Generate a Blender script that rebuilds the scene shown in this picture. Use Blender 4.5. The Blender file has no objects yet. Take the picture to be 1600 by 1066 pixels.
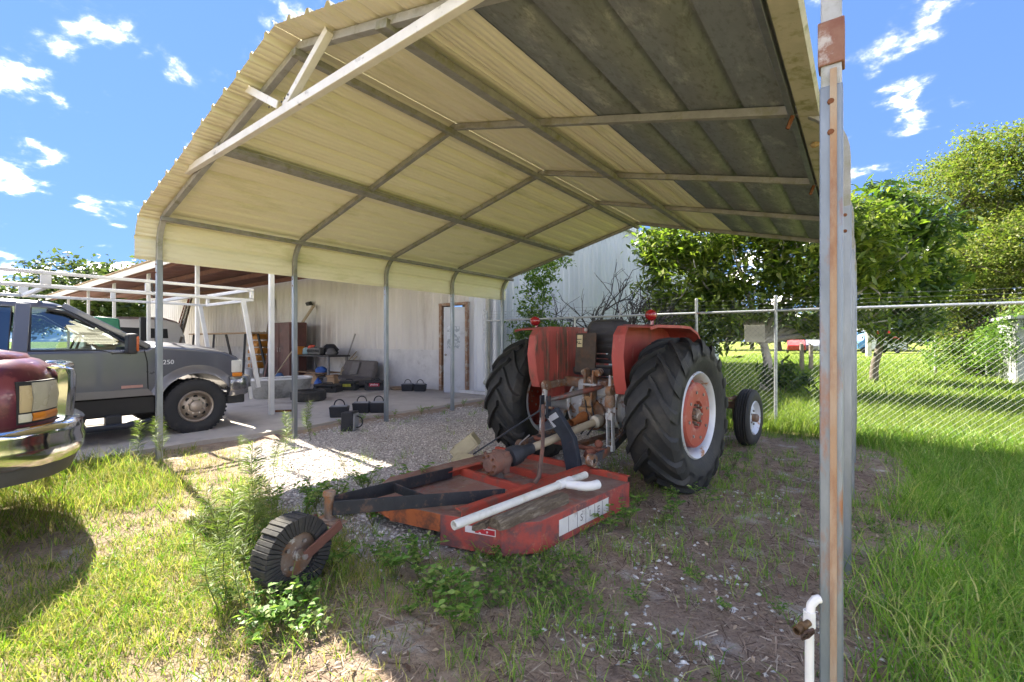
import bpy, bmesh, math, random
import numpy as np
from mathutils import Vector, Matrix, Euler

random.seed(7)
rng = np.random.default_rng(11)
R = math.radians
sc = bpy.context.scene
col = sc.collection

# ------------------------------------------------------------------ camera
EYE = 1.325
YAW = math.degrees(math.atan2(.606, .796))
cam_data = bpy.data.cameras.new('camera')
cam = bpy.data.objects.new('camera', cam_data)
col.objects.link(cam)
cam.location = (0, 0, EYE)
cam.rotation_euler = (R(90), 0, R(YAW))
cam_data.sensor_width = 36
cam_data.lens = 36 * 716 / 1600
cam_data.clip_start = .05
cam_data.clip_end = 2000
sc.camera = cam

# ------------------------------------------------------------------ light
SUN_TO = Vector((-1.0, .11, .98)).normalized()        # towards the sun
ELEV = math.asin(SUN_TO.z)
AZ = math.atan2(SUN_TO.x, SUN_TO.y)
world = bpy.data.worlds.new('World')
sc.world = world
world.use_nodes = True
wn, wl = world.node_tree.nodes, world.node_tree.links
wn.clear()
def WN(t, **k):
    n = wn.new(t)
    for a, b in k.items():
        setattr(n, a, b)
    return n
sky = WN('ShaderNodeTexSky', sky_type='NISHITA')
sky.sun_disc = False
sky.sun_elevation = ELEV
sky.sun_rotation = AZ
sky.air_density = 1.0
sky.dust_density = .0
sky.ozone_density = 2.0
bg = WN('ShaderNodeBackground')
bg.inputs['Strength'].default_value = .055
tc = WN('ShaderNodeTexCoord')
sep = WN('ShaderNodeSeparateXYZ')
wl.new(tc.outputs['Generated'], sep.inputs[0])
# clouds: fractal noise on a flat layer high above (direction / height)
zc = WN('ShaderNodeMath', operation='MAXIMUM'); zc.inputs[1].default_value = .0
wl.new(sep.outputs['Z'], zc.inputs[0])
zo = WN('ShaderNodeMath', operation='ADD'); zo.inputs[1].default_value = .34
wl.new(zc.outputs[0], zo.inputs[0])
dv = WN('ShaderNodeVectorMath', operation='DIVIDE')
cmb = WN('ShaderNodeCombineXYZ')
for i in range(3):
    wl.new(zo.outputs[0], cmb.inputs[i])
wl.new(tc.outputs['Generated'], dv.inputs[0]); wl.new(cmb.outputs[0], dv.inputs[1])
mp = WN('ShaderNodeMapping'); mp.inputs['Location'].default_value = (3.1, 1.7, 0)
wl.new(dv.outputs[0], mp.inputs['Vector'])
nz = WN('ShaderNodeTexNoise'); nz.inputs['Scale'].default_value = 5.2
nz.inputs['Detail'].default_value = 9; nz.inputs['Roughness'].default_value = .56
nz.inputs['Distortion'].default_value = .15
wl.new(mp.outputs[0], nz.inputs['Vector'])
cr = WN('ShaderNodeValToRGB')
cr.color_ramp.elements[0].position = .475; cr.color_ramp.elements[0].color = (0, 0, 0, 1)
cr.color_ramp.elements[1].position = .705; cr.color_ramp.elements[1].color = (1, 1, 1, 1)
cr.color_ramp.interpolation = 'EASE'
hz = WN('ShaderNodeMapRange')                      # cloud banks thicken towards the horizon all round
hz.inputs[1].default_value = .30; hz.inputs[2].default_value = .02; hz.inputs[3].default_value = 0; hz.inputs[4].default_value = .055
wl.new(sep.outputs['Z'], hz.inputs[0])
ha = WN('ShaderNodeMath', operation='ADD')
wl.new(nz.outputs['Fac'], ha.inputs[0]); wl.new(hz.outputs[0], ha.inputs[1])
wl.new(ha.outputs[0], cr.inputs[0])
cl = WN('ShaderNodeMix', data_type='RGBA')
tint = WN('ShaderNodeMix', data_type='RGBA', blend_type='MULTIPLY')
tint.inputs['Factor'].default_value = 1
tint.inputs['B'].default_value = (.36, .615, 1.24, 1)
gam = WN('ShaderNodeGamma'); gam.inputs['Gamma'].default_value = .3
wl.new(sky.outputs[0], gam.inputs[0]); wl.new(gam.outputs[0], tint.inputs['A'])
wl.new(tint.outputs['Result'], cl.inputs['A'])
cl.inputs['B'].default_value = (54, 48.5, 41.5, 1)
cf = WN('ShaderNodeMath', operation='MULTIPLY'); cf.inputs[1].default_value = .93
pw = WN('ShaderNodeMath', operation='POWER'); pw.inputs[1].default_value = 4.2
wl.new(cr.outputs[0], pw.inputs[0]); wl.new(pw.outputs[0], cf.inputs[0]); wl.new(cf.outputs[0], cl.inputs['Factor'])
wl.new(cl.outputs['Result'], bg.inputs['Color'])
wo = WN('ShaderNodeOutputWorld')
wl.new(bg.outputs[0], wo.inputs[0])

sun_data = bpy.data.lights.new('sun', 'SUN')
sun_data.energy = 2.2
sun_data.angle = R(.6)
sun_data.color = (1.0, .93, .80)
sun = bpy.data.objects.new('sun', sun_data)
col.objects.link(sun)
sun.rotation_euler = (-SUN_TO).to_track_quat('-Z', 'Y').to_euler()
sun.location = SUN_TO * 60

sc.view_settings.view_transform = 'Standard'
sc.view_settings.look = 'None'
sc.view_settings.exposure = 3.45
sc.view_settings.gamma = 1
sc.view_settings.use_curve_mapping = False
sc.render.engine = 'CYCLES'
sc.cycles.use_denoising = True
sc.cycles.max_bounces = 9
sc.cycles.diffuse_bounces = 6
sc.cycles.transparent_max_bounces = 6
sc.cycles.caustics_reflective = False
sc.cycles.caustics_refractive = False

# ------------------------------------------------------------------ materials
MATS = {}
def _nt(name):
    m = bpy.data.materials.new(name)
    m.use_nodes = True
    nt = m.node_tree
    nt.nodes.clear()
    out = nt.nodes.new('ShaderNodeOutputMaterial')
    return m, nt, out
def rgb(c):
    return (c[0], c[1], c[2], 1)
def M(name, c1, c2=None, scale=6, rough=.6, metal=0, stain=None, st_lo=.55, st_hi=.7, st_scale=2.5,
      stretch=(1, 1, 1), bump=.15, bscale=60, island=0, spec=.4, coat=0, stain2=None, s2_lo=.6, s2_hi=.68, s2_scale=9):
    """weathered surface: two mixed tones, blotches of stain, fine relief"""
    if name in MATS:
        return MATS[name]
    m, nt, out = _nt(name)
    N, L = nt.nodes, nt.links
    p = N.new('ShaderNodeBsdfPrincipled')
    L.new(p.outputs[0], out.inputs[0])
    tcn = N.new('ShaderNodeTexCoord')
    mpn = N.new('ShaderNodeMapping')
    mpn.inputs['Scale'].default_value = stretch
    L.new(tcn.outputs['Object'], mpn.inputs[0])
    c2 = c2 or tuple(x * .8 for x in c1)
    n1 = N.new('ShaderNodeTexNoise')
    n1.inputs['Scale'].default_value = scale; n1.inputs['Detail'].default_value = 6
    n1.inputs['Roughness'].default_value = .65
    L.new(mpn.outputs[0], n1.inputs['Vector'])
    r1 = N.new('ShaderNodeMapRange'); r1.inputs[1].default_value = .3; r1.inputs[2].default_value = .7
    L.new(n1.outputs['Fac'], r1.inputs[0])
    mx = N.new('ShaderNodeMix'); mx.data_type = 'RGBA'
    mx.inputs['A'].default_value = rgb(c1); mx.inputs['B'].default_value = rgb(c2)
    L.new(r1.outputs[0], mx.inputs['Factor'])
    cur = mx.outputs['Result']
    rsock = None
    for (st, lo, hi, ss) in ((stain, st_lo, st_hi, st_scale), (stain2, s2_lo, s2_hi, s2_scale)):
        if st is None:
            continue
        n2 = N.new('ShaderNodeTexNoise')
        n2.inputs['Scale'].default_value = ss; n2.inputs['Detail'].default_value = 8
        n2.inputs['Roughness'].default_value = .7
        L.new(mpn.outputs[0], n2.inputs['Vector'])
        r2 = N.new('ShaderNodeMapRange'); r2.inputs[1].default_value = lo; r2.inputs[2].default_value = hi
        L.new(n2.outputs['Fac'], r2.inputs[0])
        m2 = N.new('ShaderNodeMix'); m2.data_type = 'RGBA'
        m2.inputs['B'].default_value = rgb(st)
        L.new(cur, m2.inputs['A']); L.new(r2.outputs[0], m2.inputs['Factor'])
        cur = m2.outputs['Result']
        rsock = r2.outputs[0]
    if island:
        g = N.new('ShaderNodeNewGeometry')
        mr = N.new('ShaderNodeMapRange')
        mr.inputs[3].default_value = 1 - island; mr.inputs[4].default_value = 1 + island
        L.new(g.outputs['Random Per Island'], mr.inputs[0])
        mm = N.new('ShaderNodeVectorMath'); mm.operation = 'SCALE'
        L.new(cur, mm.inputs[0]); L.new(mr.outputs[0], mm.inputs['Scale'])
        cur = mm.outputs[0]
    L.new(cur, p.inputs['Base Color'])
    rr = N.new('ShaderNodeMapRange')
    rr.inputs[3].default_value = max(.02, rough - .08); rr.inputs[4].default_value = min(1, rough + .12)
    L.new(n1.outputs['Fac'], rr.inputs[0]); L.new(rr.outputs[0], p.inputs['Roughness'])
    p.inputs['Metallic'].default_value = metal
    p.inputs['Specular IOR Level'].default_value = spec
    p.inputs['Coat Weight'].default_value = coat
    p.inputs['Coat Roughness'].default_value = .08
    if bump:
        n3 = N.new('ShaderNodeTexNoise'); n3.inputs['Scale'].default_value = bscale
        n3.inputs['Detail'].default_value = 4
        L.new(mpn.outputs[0], n3.inputs['Vector'])
        b = N.new('ShaderNodeBump'); b.inputs['Strength'].default_value = bump
        b.inputs['Distance'].default_value = .01
        L.new(n3.outputs['Fac'], b.inputs['Height']); L.new(b.outputs[0], p.inputs['Normal'])
    MATS[name] = m
    return m
def LEAF(name, stops, trans=.35, rough=.5, spec=.3):
    """leaf surface: a random tone for each leaf, light shines through"""
    if name in MATS:
        return MATS[name]
    m, nt, out = _nt(name)
    N, L = nt.nodes, nt.links
    g = N.new('ShaderNodeNewGeometry')
    ramp = N.new('ShaderNodeValToRGB')
    e = ramp.color_ramp.elements
    while len(e) < len(stops):
        e.new(.5)
    for i, c in enumerate(stops):
        e[i].position = i / (len(stops) - 1); e[i].color = rgb(c)
    L.new(g.outputs['Random Per Island'], ramp.inputs[0])
    p = N.new('ShaderNodeBsdfPrincipled')
    p.inputs['Roughness'].default_value = rough
    p.inputs['Specular IOR Level'].default_value = spec
    L.new(ramp.outputs[0], p.inputs['Base Color'])
    t = N.new('ShaderNodeBsdfTranslucent')
    sc_ = N.new('ShaderNodeVectorMath'); sc_.operation = 'MULTIPLY'
    sc_.inputs[1].default_value = (1.08, 1.3, .55)
    L.new(ramp.outputs[0], sc_.inputs[0]); L.new(sc_.outputs[0], t.inputs['Color'])
    mx = N.new('ShaderNodeMixShader'); mx.inputs[0].default_value = trans
    L.new(p.outputs[0], mx.inputs[1]); L.new(t.outputs[0], mx.inputs[2])
    L.new(mx.outputs[0], out.inputs[0])
    MATS[name] = m
    return m
def GLASS(name, tint=(.55, .65, .63), rough=.02, alpha=.35):
    m, nt, out = _nt(name)
    N, L = nt.nodes, nt.links
    g = N.new('ShaderNodeBsdfGlossy'); g.inputs['Roughness'].default_value = rough
    g.inputs['Color'].default_value = (.9, .95, 1, 1)
    t = N.new('ShaderNodeBsdfTransparent'); t.inputs['Color'].default_value = rgb(tint)
    f = N.new('ShaderNodeFresnel'); f.inputs['IOR'].default_value = 1.6
    ad = N.new('ShaderNodeMath'); ad.operation = 'ADD'; ad.inputs[1].default_value = alpha * .3
    L.new(f.outputs[0], ad.inputs[0])
    mx = N.new('ShaderNodeMixShader')
    L.new(ad.outputs[0], mx.inputs[0]); L.new(t.outputs[0], mx.inputs[1]); L.new(g.outputs[0], mx.inputs[2])
    L.new(mx.outputs[0], out.inputs[0])
    MATS[name] = m
    return m

# ------------------------------------------------------------------ mesh helpers
class MB:
    """collects shapes; build() links them as ONE mesh object"""
    def __init__(s):
        s.v = []; s.f = []
    def add(s, vs, fs):
        o = len(s.v)
        s.v += [tuple(map(float, q)) for q in vs]
        s.f += [tuple(o + i for i in q) for q in fs]
        return s
    def box(s, c, d, rot=None):
        x, y, z = d[0] / 2, d[1] / 2, d[2] / 2
        vs = [Vector((i * x, j * y, k * z)) for i in (-1, 1) for j in (-1, 1) for k in (-1, 1)]
        if rot is not None:
            mm = rot if isinstance(rot, Matrix) else Euler(rot).to_matrix()
            vs = [mm @ q for q in vs]
        c = Vector(c)
        return s.add([q + c for q in vs], [(0, 1, 3, 2), (4, 6, 7, 5), (0, 4, 5, 1), (2, 3, 7, 6), (0, 2, 6, 4), (1, 5, 7, 3)])
    def bar(s, a, b, w, h, up=(0, 0, 1)):
        a, b = Vector(a), Vector(b)
        t = (b - a).normalized(); u = Vector(up)
        sd = t.cross(u)
        if sd.length < 1e-4:
            sd = t.cross(Vector((1, 0, 0)))
        sd.normalize(); u = sd.cross(t).normalized()
        vs = []
        for q in (a, b):
            for i, j in ((-1, -1), (1, -1), (1, 1), (-1, 1)):
                vs.append(q + sd * i * w / 2 + u * j * h / 2)
        return s.add(vs, [(3, 2, 1, 0), (4, 5, 6, 7), (0, 1, 5, 4), (1, 2, 6, 5), (2, 3, 7, 6), (3, 0, 4, 7)])
    def tube(s, pts, r, n=8, cap=True):
        pts = [Vector(q) for q in pts]
        rs = r if isinstance(r, (list, tuple)) else [r] * len(pts)
        vs = []; prev = None
        for i, q in enumerate(pts):
            t = (pts[min(i + 1, len(pts) - 1)] - pts[max(i - 1, 0)])
            t = t.normalized() if t.length > 1e-9 else Vector((0, 0, 1))
            if prev is None:
                u = t.orthogonal().normalized()
            else:
                u = (prev - t * prev.dot(t))
                u = u.normalized() if u.length > 1e-6 else t.orthogonal().normalized()
            prev = u; w = t.cross(u)
            for k in range(n):
                a = 2 * math.pi * k / n
                vs.append(q + (u * math.cos(a) + w * math.sin(a)) * rs[i])
        fs = []
        for i in range(len(pts) - 1):
            for k in range(n):
                k2 = (k + 1) % n
                fs.append((i * n + k, i * n + k2, (i + 1) * n + k2, (i + 1) * n + k))
        if cap:
            fs.append(tuple(range(n - 1, -1, -1)))
            fs.append(tuple((len(pts) - 1) * n + k for k in range(n)))
        return s.add(vs, fs)
    def lathe(s, prof, c=(0, 0, 0), ax=(0, 0, 1), n=24, closed=False):
        """prof: list of (radius, height along ax)"""
        ax = Vector(ax).normalized(); u = ax.orthogonal().normalized(); w = ax.cross(u); c = Vector(c)
        vs = []; m = len(prof)
        for k in range(n):
            a = 2 * math.pi * k / n
            d = u * math.cos(a) + w * math.sin(a)
            for r, h in prof:
                vs.append(c + d * r + ax * h)
        fs = []
        for k in range(n):
            k2 = (k + 1) % n
            for i in range(m if closed else m - 1):
                j = (i + 1) % m
                fs.append((k * m + i, k2 * m + i, k2 * m + j, k * m + j))
        return s.add(vs, fs)
    def disc(s, c, ax, r, n=20):
        ax = Vector(ax).normalized(); u = ax.orthogonal().normalized(); w = ax.cross(u); c = Vector(c)
        return s.add([c + (u * math.cos(2 * math.pi * k / n) + w * math.sin(2 * math.pi * k / n)) * r for k in range(n)], [tuple(range(n))])
    def cyl(s, a, b, r, n=16, r2=None):
        return s.tube([a, b], [r, r if r2 is None else r2], n)
    def prism(s, poly, a, b, axis='x'):
        """poly in the two other axes, extruded from a to b along axis"""
        n = len(poly); vs = []
        for t in (a, b):
            for (p, q) in poly:
                vs.append({'x': (t, p, q), 'y': (p, t, q), 'z': (p, q, t)}[axis])
        fs = [tuple(range(n - 1, -1, -1)), tuple(range(n, 2 * n))]
        for i in range(n):
            j = (i + 1) % n
            fs.append((i, j, n + j, n + i))
        return s.add(vs, fs)
    def loft(s, secs, closed=True, cap=True):
        n = len(secs[0]); vs = [q for sec in secs for q in sec]; fs = []
        for i in range(len(secs) - 1):
            for k in range(n if closed else n - 1):
                k2 = (k + 1) % n
                fs.append((i * n + k, i * n + k2, (i + 1) * n + k2, (i + 1) * n + k))
        if closed and cap:
            fs.append(tuple(range(n - 1, -1, -1)))
            fs.append(tuple((len(secs) - 1) * n + k for k in range(n)))
        return s.add(vs, fs)
    def build(s, name, mat, parent=None, bevel=0, smooth=None, world=False, seg=2, solid=0):
        me = bpy.data.meshes.new(name)
        vs = s.v
        if world and parent is not None:
            inv = Matrix.LocRotScale(parent.location, parent.rotation_euler, None).inverted()
            if parent.parent is not None:
                pp = parent.parent
                inv = inv @ Matrix.LocRotScale(pp.location, pp.rotation_euler, None).inverted()
            vs = [inv @ Vector(q) for q in vs]
        me.from_pydata([tuple(q) for q in vs], [], s.f)
        me.validate(); 
        bm = bmesh.new(); bm.from_mesh(me)
        bmesh.ops.recalc_face_normals(bm, faces=bm.faces)
        bm.to_mesh(me); bm.free()
        return obj(name, me, mat, parent, bevel, smooth, seg, solid)
def obj(name, me, mat, parent=None, bevel=0, smooth=None, seg=2, solid=0):
    o = bpy.data.objects.new(name, me)
    col.objects.link(o)
    if mat is not None and not me.materials:
        me.materials.append(mat)
    if smooth is not None:
        me.polygons.foreach_set('use_smooth', [True] * len(me.polygons))
        me.set_sharp_from_angle(angle=R(smooth))
    if parent is not None:
        o.parent = parent
    if solid:
        md = o.modifiers.new('s', 'SOLIDIFY'); md.thickness = solid; md.offset = 0
    if bevel:
        md = o.modifiers.new('b', 'BEVEL'); md.width = bevel; md.segments = seg
        md.limit_method = 'ANGLE'; md.angle_limit = R(35); md.harden_normals = False
        me.polygons.foreach_set('use_smooth', [True] * len(me.polygons))
        if smooth is None:
            me.set_sharp_from_angle(angle=R(50))
    return o
def thing(name, label, cat, loc=(0, 0, 0), rz=0, group=None):
    o = bpy.data.objects.new(name, None)
    o.empty_display_size = .2
    col.objects.link(o)
    o.location = loc; o.rotation_euler = (0, 0, rz)
    return tag(o, label, cat, group)
def tag(o, label, cat, group=None):
    o['label'] = label; o['category'] = cat
    if group:
        o['group'] = group
    return o
def struct(o, label=None, kind='structure'):
    o['kind'] = kind
    if label:
        o['label'] = label
    return o
def share(name, src, parent, loc=(0, 0, 0), rot=(0, 0, 0), scale=(1, 1, 1)):
    """another piece with the same mesh data"""
    o = bpy.data.objects.new(name, src.data)
    for md in src.modifiers:
        if md.type == 'BEVEL':
            b = o.modifiers.new('b', 'BEVEL'); b.width = md.width; b.segments = md.segments
            b.limit_method = 'ANGLE'; b.angle_limit = md.angle_limit
    col.objects.link(o)
    o.parent = parent
    o.location = loc; o.rotation_euler = rot; o.scale = scale
    return o
def copy_tree(o, parent=None):
    c = o.copy()
    col.objects.link(c)
    if parent is not None:
        c.parent = parent
    for ch in list(o.children):
        copy_tree(ch, c)
    return c
def text_mesh(body, size, depth=.002):
    cu = bpy.data.curves.new('t', 'FONT')
    cu.body = body; cu.size = size; cu.extrude = depth; cu.align_x = 'CENTER'; cu.align_y = 'CENTER'
    cu.resolution_u = 3
    t = bpy.data.objects.new('t', cu)
    col.objects.link(t)
    dg = bpy.context.evaluated_depsgraph_get()
    me = bpy.data.meshes.new_from_object(t.evaluated_get(dg))
    bpy.data.objects.remove(t); bpy.data.curves.remove(cu)
    return me
def lettering(name, body, size, loc, rot, mat, parent, depth=.002):
    me = text_mesh(body, size, depth)
    me.materials.clear()
    o = obj(name, me, mat, parent)
    o.location = loc; o.rotation_euler = rot
    return o
def quads(name, P, mat, parent=None):
    """P: (n,k,3) array of separate k-gons"""
    n, k, _ = P.shape
    me = bpy.data.meshes.new(name)
    me.vertices.add(n * k); me.vertices.foreach_set('co', P.reshape(-1).astype(np.float32))
    me.loops.add(n * k); me.loops.foreach_set('vertex_index', np.arange(n * k, dtype=np.int32))
    me.polygons.add(n); me.polygons.foreach_set('loop_start', np.arange(0, n * k, k, dtype=np.int32))
    me.polygons.foreach_set('loop_total', np.full(n, k, dtype=np.int32))
    me.update(calc_edges=True)
    return obj(name, me, mat, parent)
def np_mesh(name, V, F, mat, parent=None, smooth=False):
    """V (n,3); F (m,k) all of one size"""
    m_, k = F.shape
    me = bpy.data.meshes.new(name)
    me.vertices.add(len(V)); me.vertices.foreach_set('co', V.reshape(-1).astype(np.float32))
    me.loops.add(m_ * k); me.loops.foreach_set('vertex_index', F.reshape(-1).astype(np.int32))
    me.polygons.add(m_); me.polygons.foreach_set('loop_start', np.arange(0, m_ * k, k, dtype=np.int32))
    me.polygons.foreach_set('loop_total', np.full(m_, k, dtype=np.int32))
    if smooth:
        me.polygons.foreach_set('use_smooth', np.ones(m_, dtype=bool))
    me.update(calc_edges=True)
    return obj(name, me, mat, parent)
# ------------------------------------------------------------------ ground
def smooth(a, b, x):
    t = np.clip((x - a) / (b - a), 0, 1)
    return t * t * (3 - 2 * t)
_ph = rng.uniform(0, 6.28, (14, 3)); _fr = rng.uniform(.5, 5, 14)
def wob(x, y, k0=0, k1=14):
    """smooth pseudo noise, about -1..1"""
    s = 0
    for i in range(k0, k1):
        a = _ph[i, 0]
        s = s + np.sin((x * math.cos(a) + y * math.sin(a)) * _fr[i] + _ph[i, 1]) / (k1 - k0) ** .5
    return s * .9
def gh(x, y):
    x = np.asarray(x, float); y = np.asarray(y, float)
    h = .012 * wob(x, y) + .005 * wob(x * 4.1, y * 4.1) + .004 * wob(x * 9.3 + 2, y * 9.3)
    near = 1 - smooth(10, 20, np.hypot(x, y))
    h = h * (.25 + near * .75)
    h = h - .13 * smooth(.15, 1.0, x) * (1 - smooth(6.6, 8.4, y)) * near        # bank falling away outside the posts
    h = h - .03 * smooth(-6.6, -6.9, x) * smooth(-3, 0, y)
    return h
def axis_pts(c, near, step, far):
    pts = list(np.arange(c - near, c + near, step))
    d = near; s_ = step
    while d < far:
        s_ *= 1.25; d += s_
        pts = [c - d] + pts + [c + d]
    return np.array(pts)
gx = axis_pts(-2.5, 6.0, .09, 900); gy = axis_pts(3.6, 5.4, .09, 900)
GX, GY = np.meshgrid(gx, gy)
GZ = gh(GX, GY)
nx_, ny_ = len(gx), len(gy)
idx = np.arange(nx_ * ny_).reshape(ny_, nx_)
F = np.stack([idx[:-1, :-1], idx[:-1, 1:], idx[1:, 1:], idx[1:, :-1]], -1).reshape(-1, 4)
def gravel_mask(x, y):
    w = wob(x, y, 0, 9) * .28
    return (smooth(-6.5, -5.9, x + w * .3) * (1 - smooth(-2.5, -1.6, x + w)) * smooth(1.75, 2.35, y + w + (x + 4) * .08) * (1 - smooth(6.6, 7.4, y + w)))
def lawn_mask(x, y):
    """how thickly grass stands"""
    w = wob(x, y, 2, 12)
    m = smooth(.1, .75, x + w * .22 - .05 * (y - 4))                                 # right of the posts
    m = np.maximum(m, smooth(6.9, 7.7, y + w * .25) * smooth(-6.3, -4.9, x))                # along and behind the fence
    left = (1 - smooth(1.6, 2.25, y + w * .22 + (x + 5) * .03)) * (1 - smooth(-3.0, -1.2, x + w * .5) * .93)
    m = np.maximum(m, left * (.5 + .35 * w).clip(.12, 1))
    m = m * smooth(-6.85, -6.5, x) + (x < -6.85) * (y > 9)
    m = np.maximum(m, smooth(9, 10, np.hypot(x + 3, y)) * ((y > 8.3) | (x > .5)) )
    m = np.where((x < -6.7) & (y < 8.6), 0, m)
    return np.clip(m, 0, 1)
def ground_material():
    m, nt, out = _nt('ground')
    N, L = nt.nodes, nt.links
    p = N.new('ShaderNodeBsdfPrincipled'); p.inputs['Roughness'].default_value = .95
    p.inputs['Specular IOR Level'].default_value = .15
    L.new(p.outputs[0], out.inputs[0])
    geo = N.new('ShaderNodeNewGeometry')
    def noise(s, d=6, r=.6, st=None):
        n = N.new('ShaderNodeTexNoise'); n.inputs['Scale'].default_value = s
        n.inputs['Detail'].default_value = d; n.inputs['Roughness'].default_value = r
        if st:
            mp_ = N.new('ShaderNodeMapping'); mp_.inputs['Scale'].default_value = st; mp_.inputs['Rotation'].default_value = (0, 0, .7)
            L.new(geo.outputs['Position'], mp_.inputs[0]); L.new(mp_.outputs[0], n.inputs['Vector'])
        else:
            L.new(geo.outputs['Position'], n.inputs['Vector'])
        return n.outputs['Fac']
    def rng_(s, a, b):
        r = N.new('ShaderNodeMapRange'); r.inputs[1].default_value = a; r.inputs[2].default_value = b
        L.new(s, r.inputs[0]); return r.outputs[0]
    def mix(a, b, f):
        x = N.new('ShaderNodeMix'); x.data_type = 'RGBA'
        for sock, val in ((x.inputs['A'], a), (x.inputs['B'], b)):
            if isinstance(val, tuple): sock.default_value = rgb(val)
            else: L.new(val, sock)
        L.new(f, x.inputs['Factor']); return x.outputs['Result']
    dirt = mix((.27, .195, .14), (.45, .345, .255), rng_(noise(9, 8, .7), .35, .68))
    dirt = mix(dirt, (.12, .088, .07), rng_(noise(60, 6, .75), .5, .72))
    dirt = mix(dirt, (.54, .50, .44), rng_(noise(2.6, 8, .66), .56, .66))          # pale sand showing through
    at = N.new('ShaderNodeAttribute'); at.attribute_name = 'lawn'
    soil = mix((.20, .18, .075), (.40, .33, .18), rng_(noise(22, 6, .7), .35, .7))     # thatch under the grass
    colr = mix(dirt, soil, at.outputs['Fac'])
    ag = N.new('ShaderNodeAttribute'); ag.attribute_name = 'gravel'
    vor = N.new('ShaderNodeTexVoronoi'); vor.inputs['Scale'].default_value = 55
    L.new(geo.outputs['Position'], vor.inputs['Vector'])
    vs_ = N.new('ShaderNodeSeparateColor'); L.new(vor.outputs['Color'], vs_.inputs[0])
    grav = mix((.38, .34, .31), (.66, .61, .56), vs_.outputs[0])
    colr = mix(colr, grav, ag.outputs['Fac'])
    af = N.new('ShaderNodeAttribute'); af.attribute_name = 'far'
    field = mix((.14, .20, .03), (.24, .27, .05), rng_(noise(.8, 6, .7), .35, .65))
    field = mix(field, (.10, .15, .03), rng_(noise(9, 4, .7), .5, .75))
    colr = mix(colr, field, af.outputs['Fac'])
    L.new(colr, p.inputs['Base Color'])
    b = N.new('ShaderNodeBump'); b.inputs['Strength'].default_value = .9; b.inputs['Distance'].default_value = .03
    L.new(noise(45, 6, .75), b.inputs['Height']); L.new(b.outputs[0], p.inputs['Normal'])
    return m
ground = np_mesh('ground', np.stack([GX, GY, GZ], -1).reshape(-1, 3), F, ground_material(), smooth=True)
for nm, vals in (('lawn', lawn_mask(GX, GY)), ('gravel', gravel_mask(GX, GY)),
                 ('far', smooth(9.5, 13, np.hypot(GX, GY)) * ((GY > 8.5) | (GX > .5) | (GX < -20)))):
    a_ = ground.data.attributes.new(nm, 'FLOAT', 'POINT')
    a_.data.foreach_set('value', np.asarray(vals, np.float32).reshape(-1))
struct(ground)

# concrete slab in front of the shop
slab_m = M('concrete', (.50, .455, .40), (.40, .365, .32), 2.2, .9, stain=(.20, .18, .155), st_lo=.54, st_hi=.75, st_scale=.9, bump=.25, bscale=40)
mb = MB()
edge = []
yy = -4.0
while yy < 8.42:
    edge.append((-6.74 + .05 * math.sin(yy * 2.3) + .03 * math.sin(yy * 7.1), yy)); yy += .35
mb.prism(edge + [(-6.76, 8.5), (-34, 8.5), (-34, -4)], -.08, .035, 'z')
slab = struct(mb.build('concrete_slab', slab_m))
# saw-cut joints are separate slabs only by a dark groove filled with dirt
# ------------------------------------------------------------------ carport
galv = M('galvanised_steel', (.29, .32, .35), (.21, .235, .26), 14, .45, .75, stain=(.22, .23, .20), st_lo=.5, st_hi=.75, st_scale=5, stretch=(1, 1, .25), bump=.06, bscale=30)
galv_rust = M('rusty_galvanised_steel', (.26, .30, .34), (.19, .22, .25), 14, .5, .6, stain=(.30, .13, .05), st_lo=.56, st_hi=.66, st_scale=3.2, stretch=(1, 1, .3), bump=.1, bscale=50)
tube_m = M('weathered_steel_tube', (.36, .36, .34), (.26, .26, .24), 10, .6, .45, stain=(.22, .22, .12), st_lo=.5, st_hi=.68, st_scale=6, bump=.12, bscale=60)
white_m = M('weathered_white_steel', (.78, .77, .73), (.66, .65, .60), 7, .5, .1, stain=(.13, .12, .10), st_lo=.60, st_hi=.70, st_scale=5.5, bump=.1)
rust_m = M('rust', (.22, .085, .035), (.12, .05, .025), 20, .9, .1, bump=.4, bscale=90)
tan_m = M('tan_roof_sheet', (.83, .80, .62), (.76, .725, .54), 3, .5, 0, stain=(.52, .52, .26), st_lo=.56, st_hi=.74, st_scale=2.2, stretch=(1, .25, 1), bump=.04, spec=.35)
grey_m = M('bare_grey_roof_sheet', (.25, .275, .275), (.19, .21, .21), 3, .55, .2, stain=(.42, .44, .41), st_lo=.53, st_hi=.68, st_scale=2.6, stretch=(2.2, .9, 1), bump=.1, spec=.4,
           stain2=(.13, .14, .125), s2_lo=.5, s2_hi=.7, s2_scale=14)
XL, XR = -6.18, -.07
XC = (XL + XR) / 2
YB = [1.67 + 1.525 * i for i in range(5)]
KR, Z0 = .35, 2.36
A14 = R(14)
def half_path(off, n=9):
    """right-going half of the bow (from left foot to ridge), offset outwards by off"""
    pts = [(XL - off, -.06), (XL - off, Z0)]
    cx = XL + KR
    for i in range(1, n + 1):
        a = R(180) - (R(90) - A14) * i / n
        pts.append((cx + (KR + off) * math.cos(a), Z0 + (KR + off) * math.sin(a)))
    ex, ez = cx - KR * math.sin(A14), Z0 + KR * math.cos(A14)
    zr = ez + (XC - ex) * math.tan(A14)
    pts.append((XC, zr + off / math.cos(A14)))
    return pts
def mirror(pts):
    return [(2 * XC - x, z) for x, z in pts]
RIDGE_Z = half_path(0)[-1][1]
def roof_z(x):
    return RIDGE_Z - abs(x - XC) * math.tan(A14)
TW = .057
carport = thing('carport', 'open metal carport with tan sheet roof and galvanised posts over the red tractor', 'carport', (XC, 4.72, 0))
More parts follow.
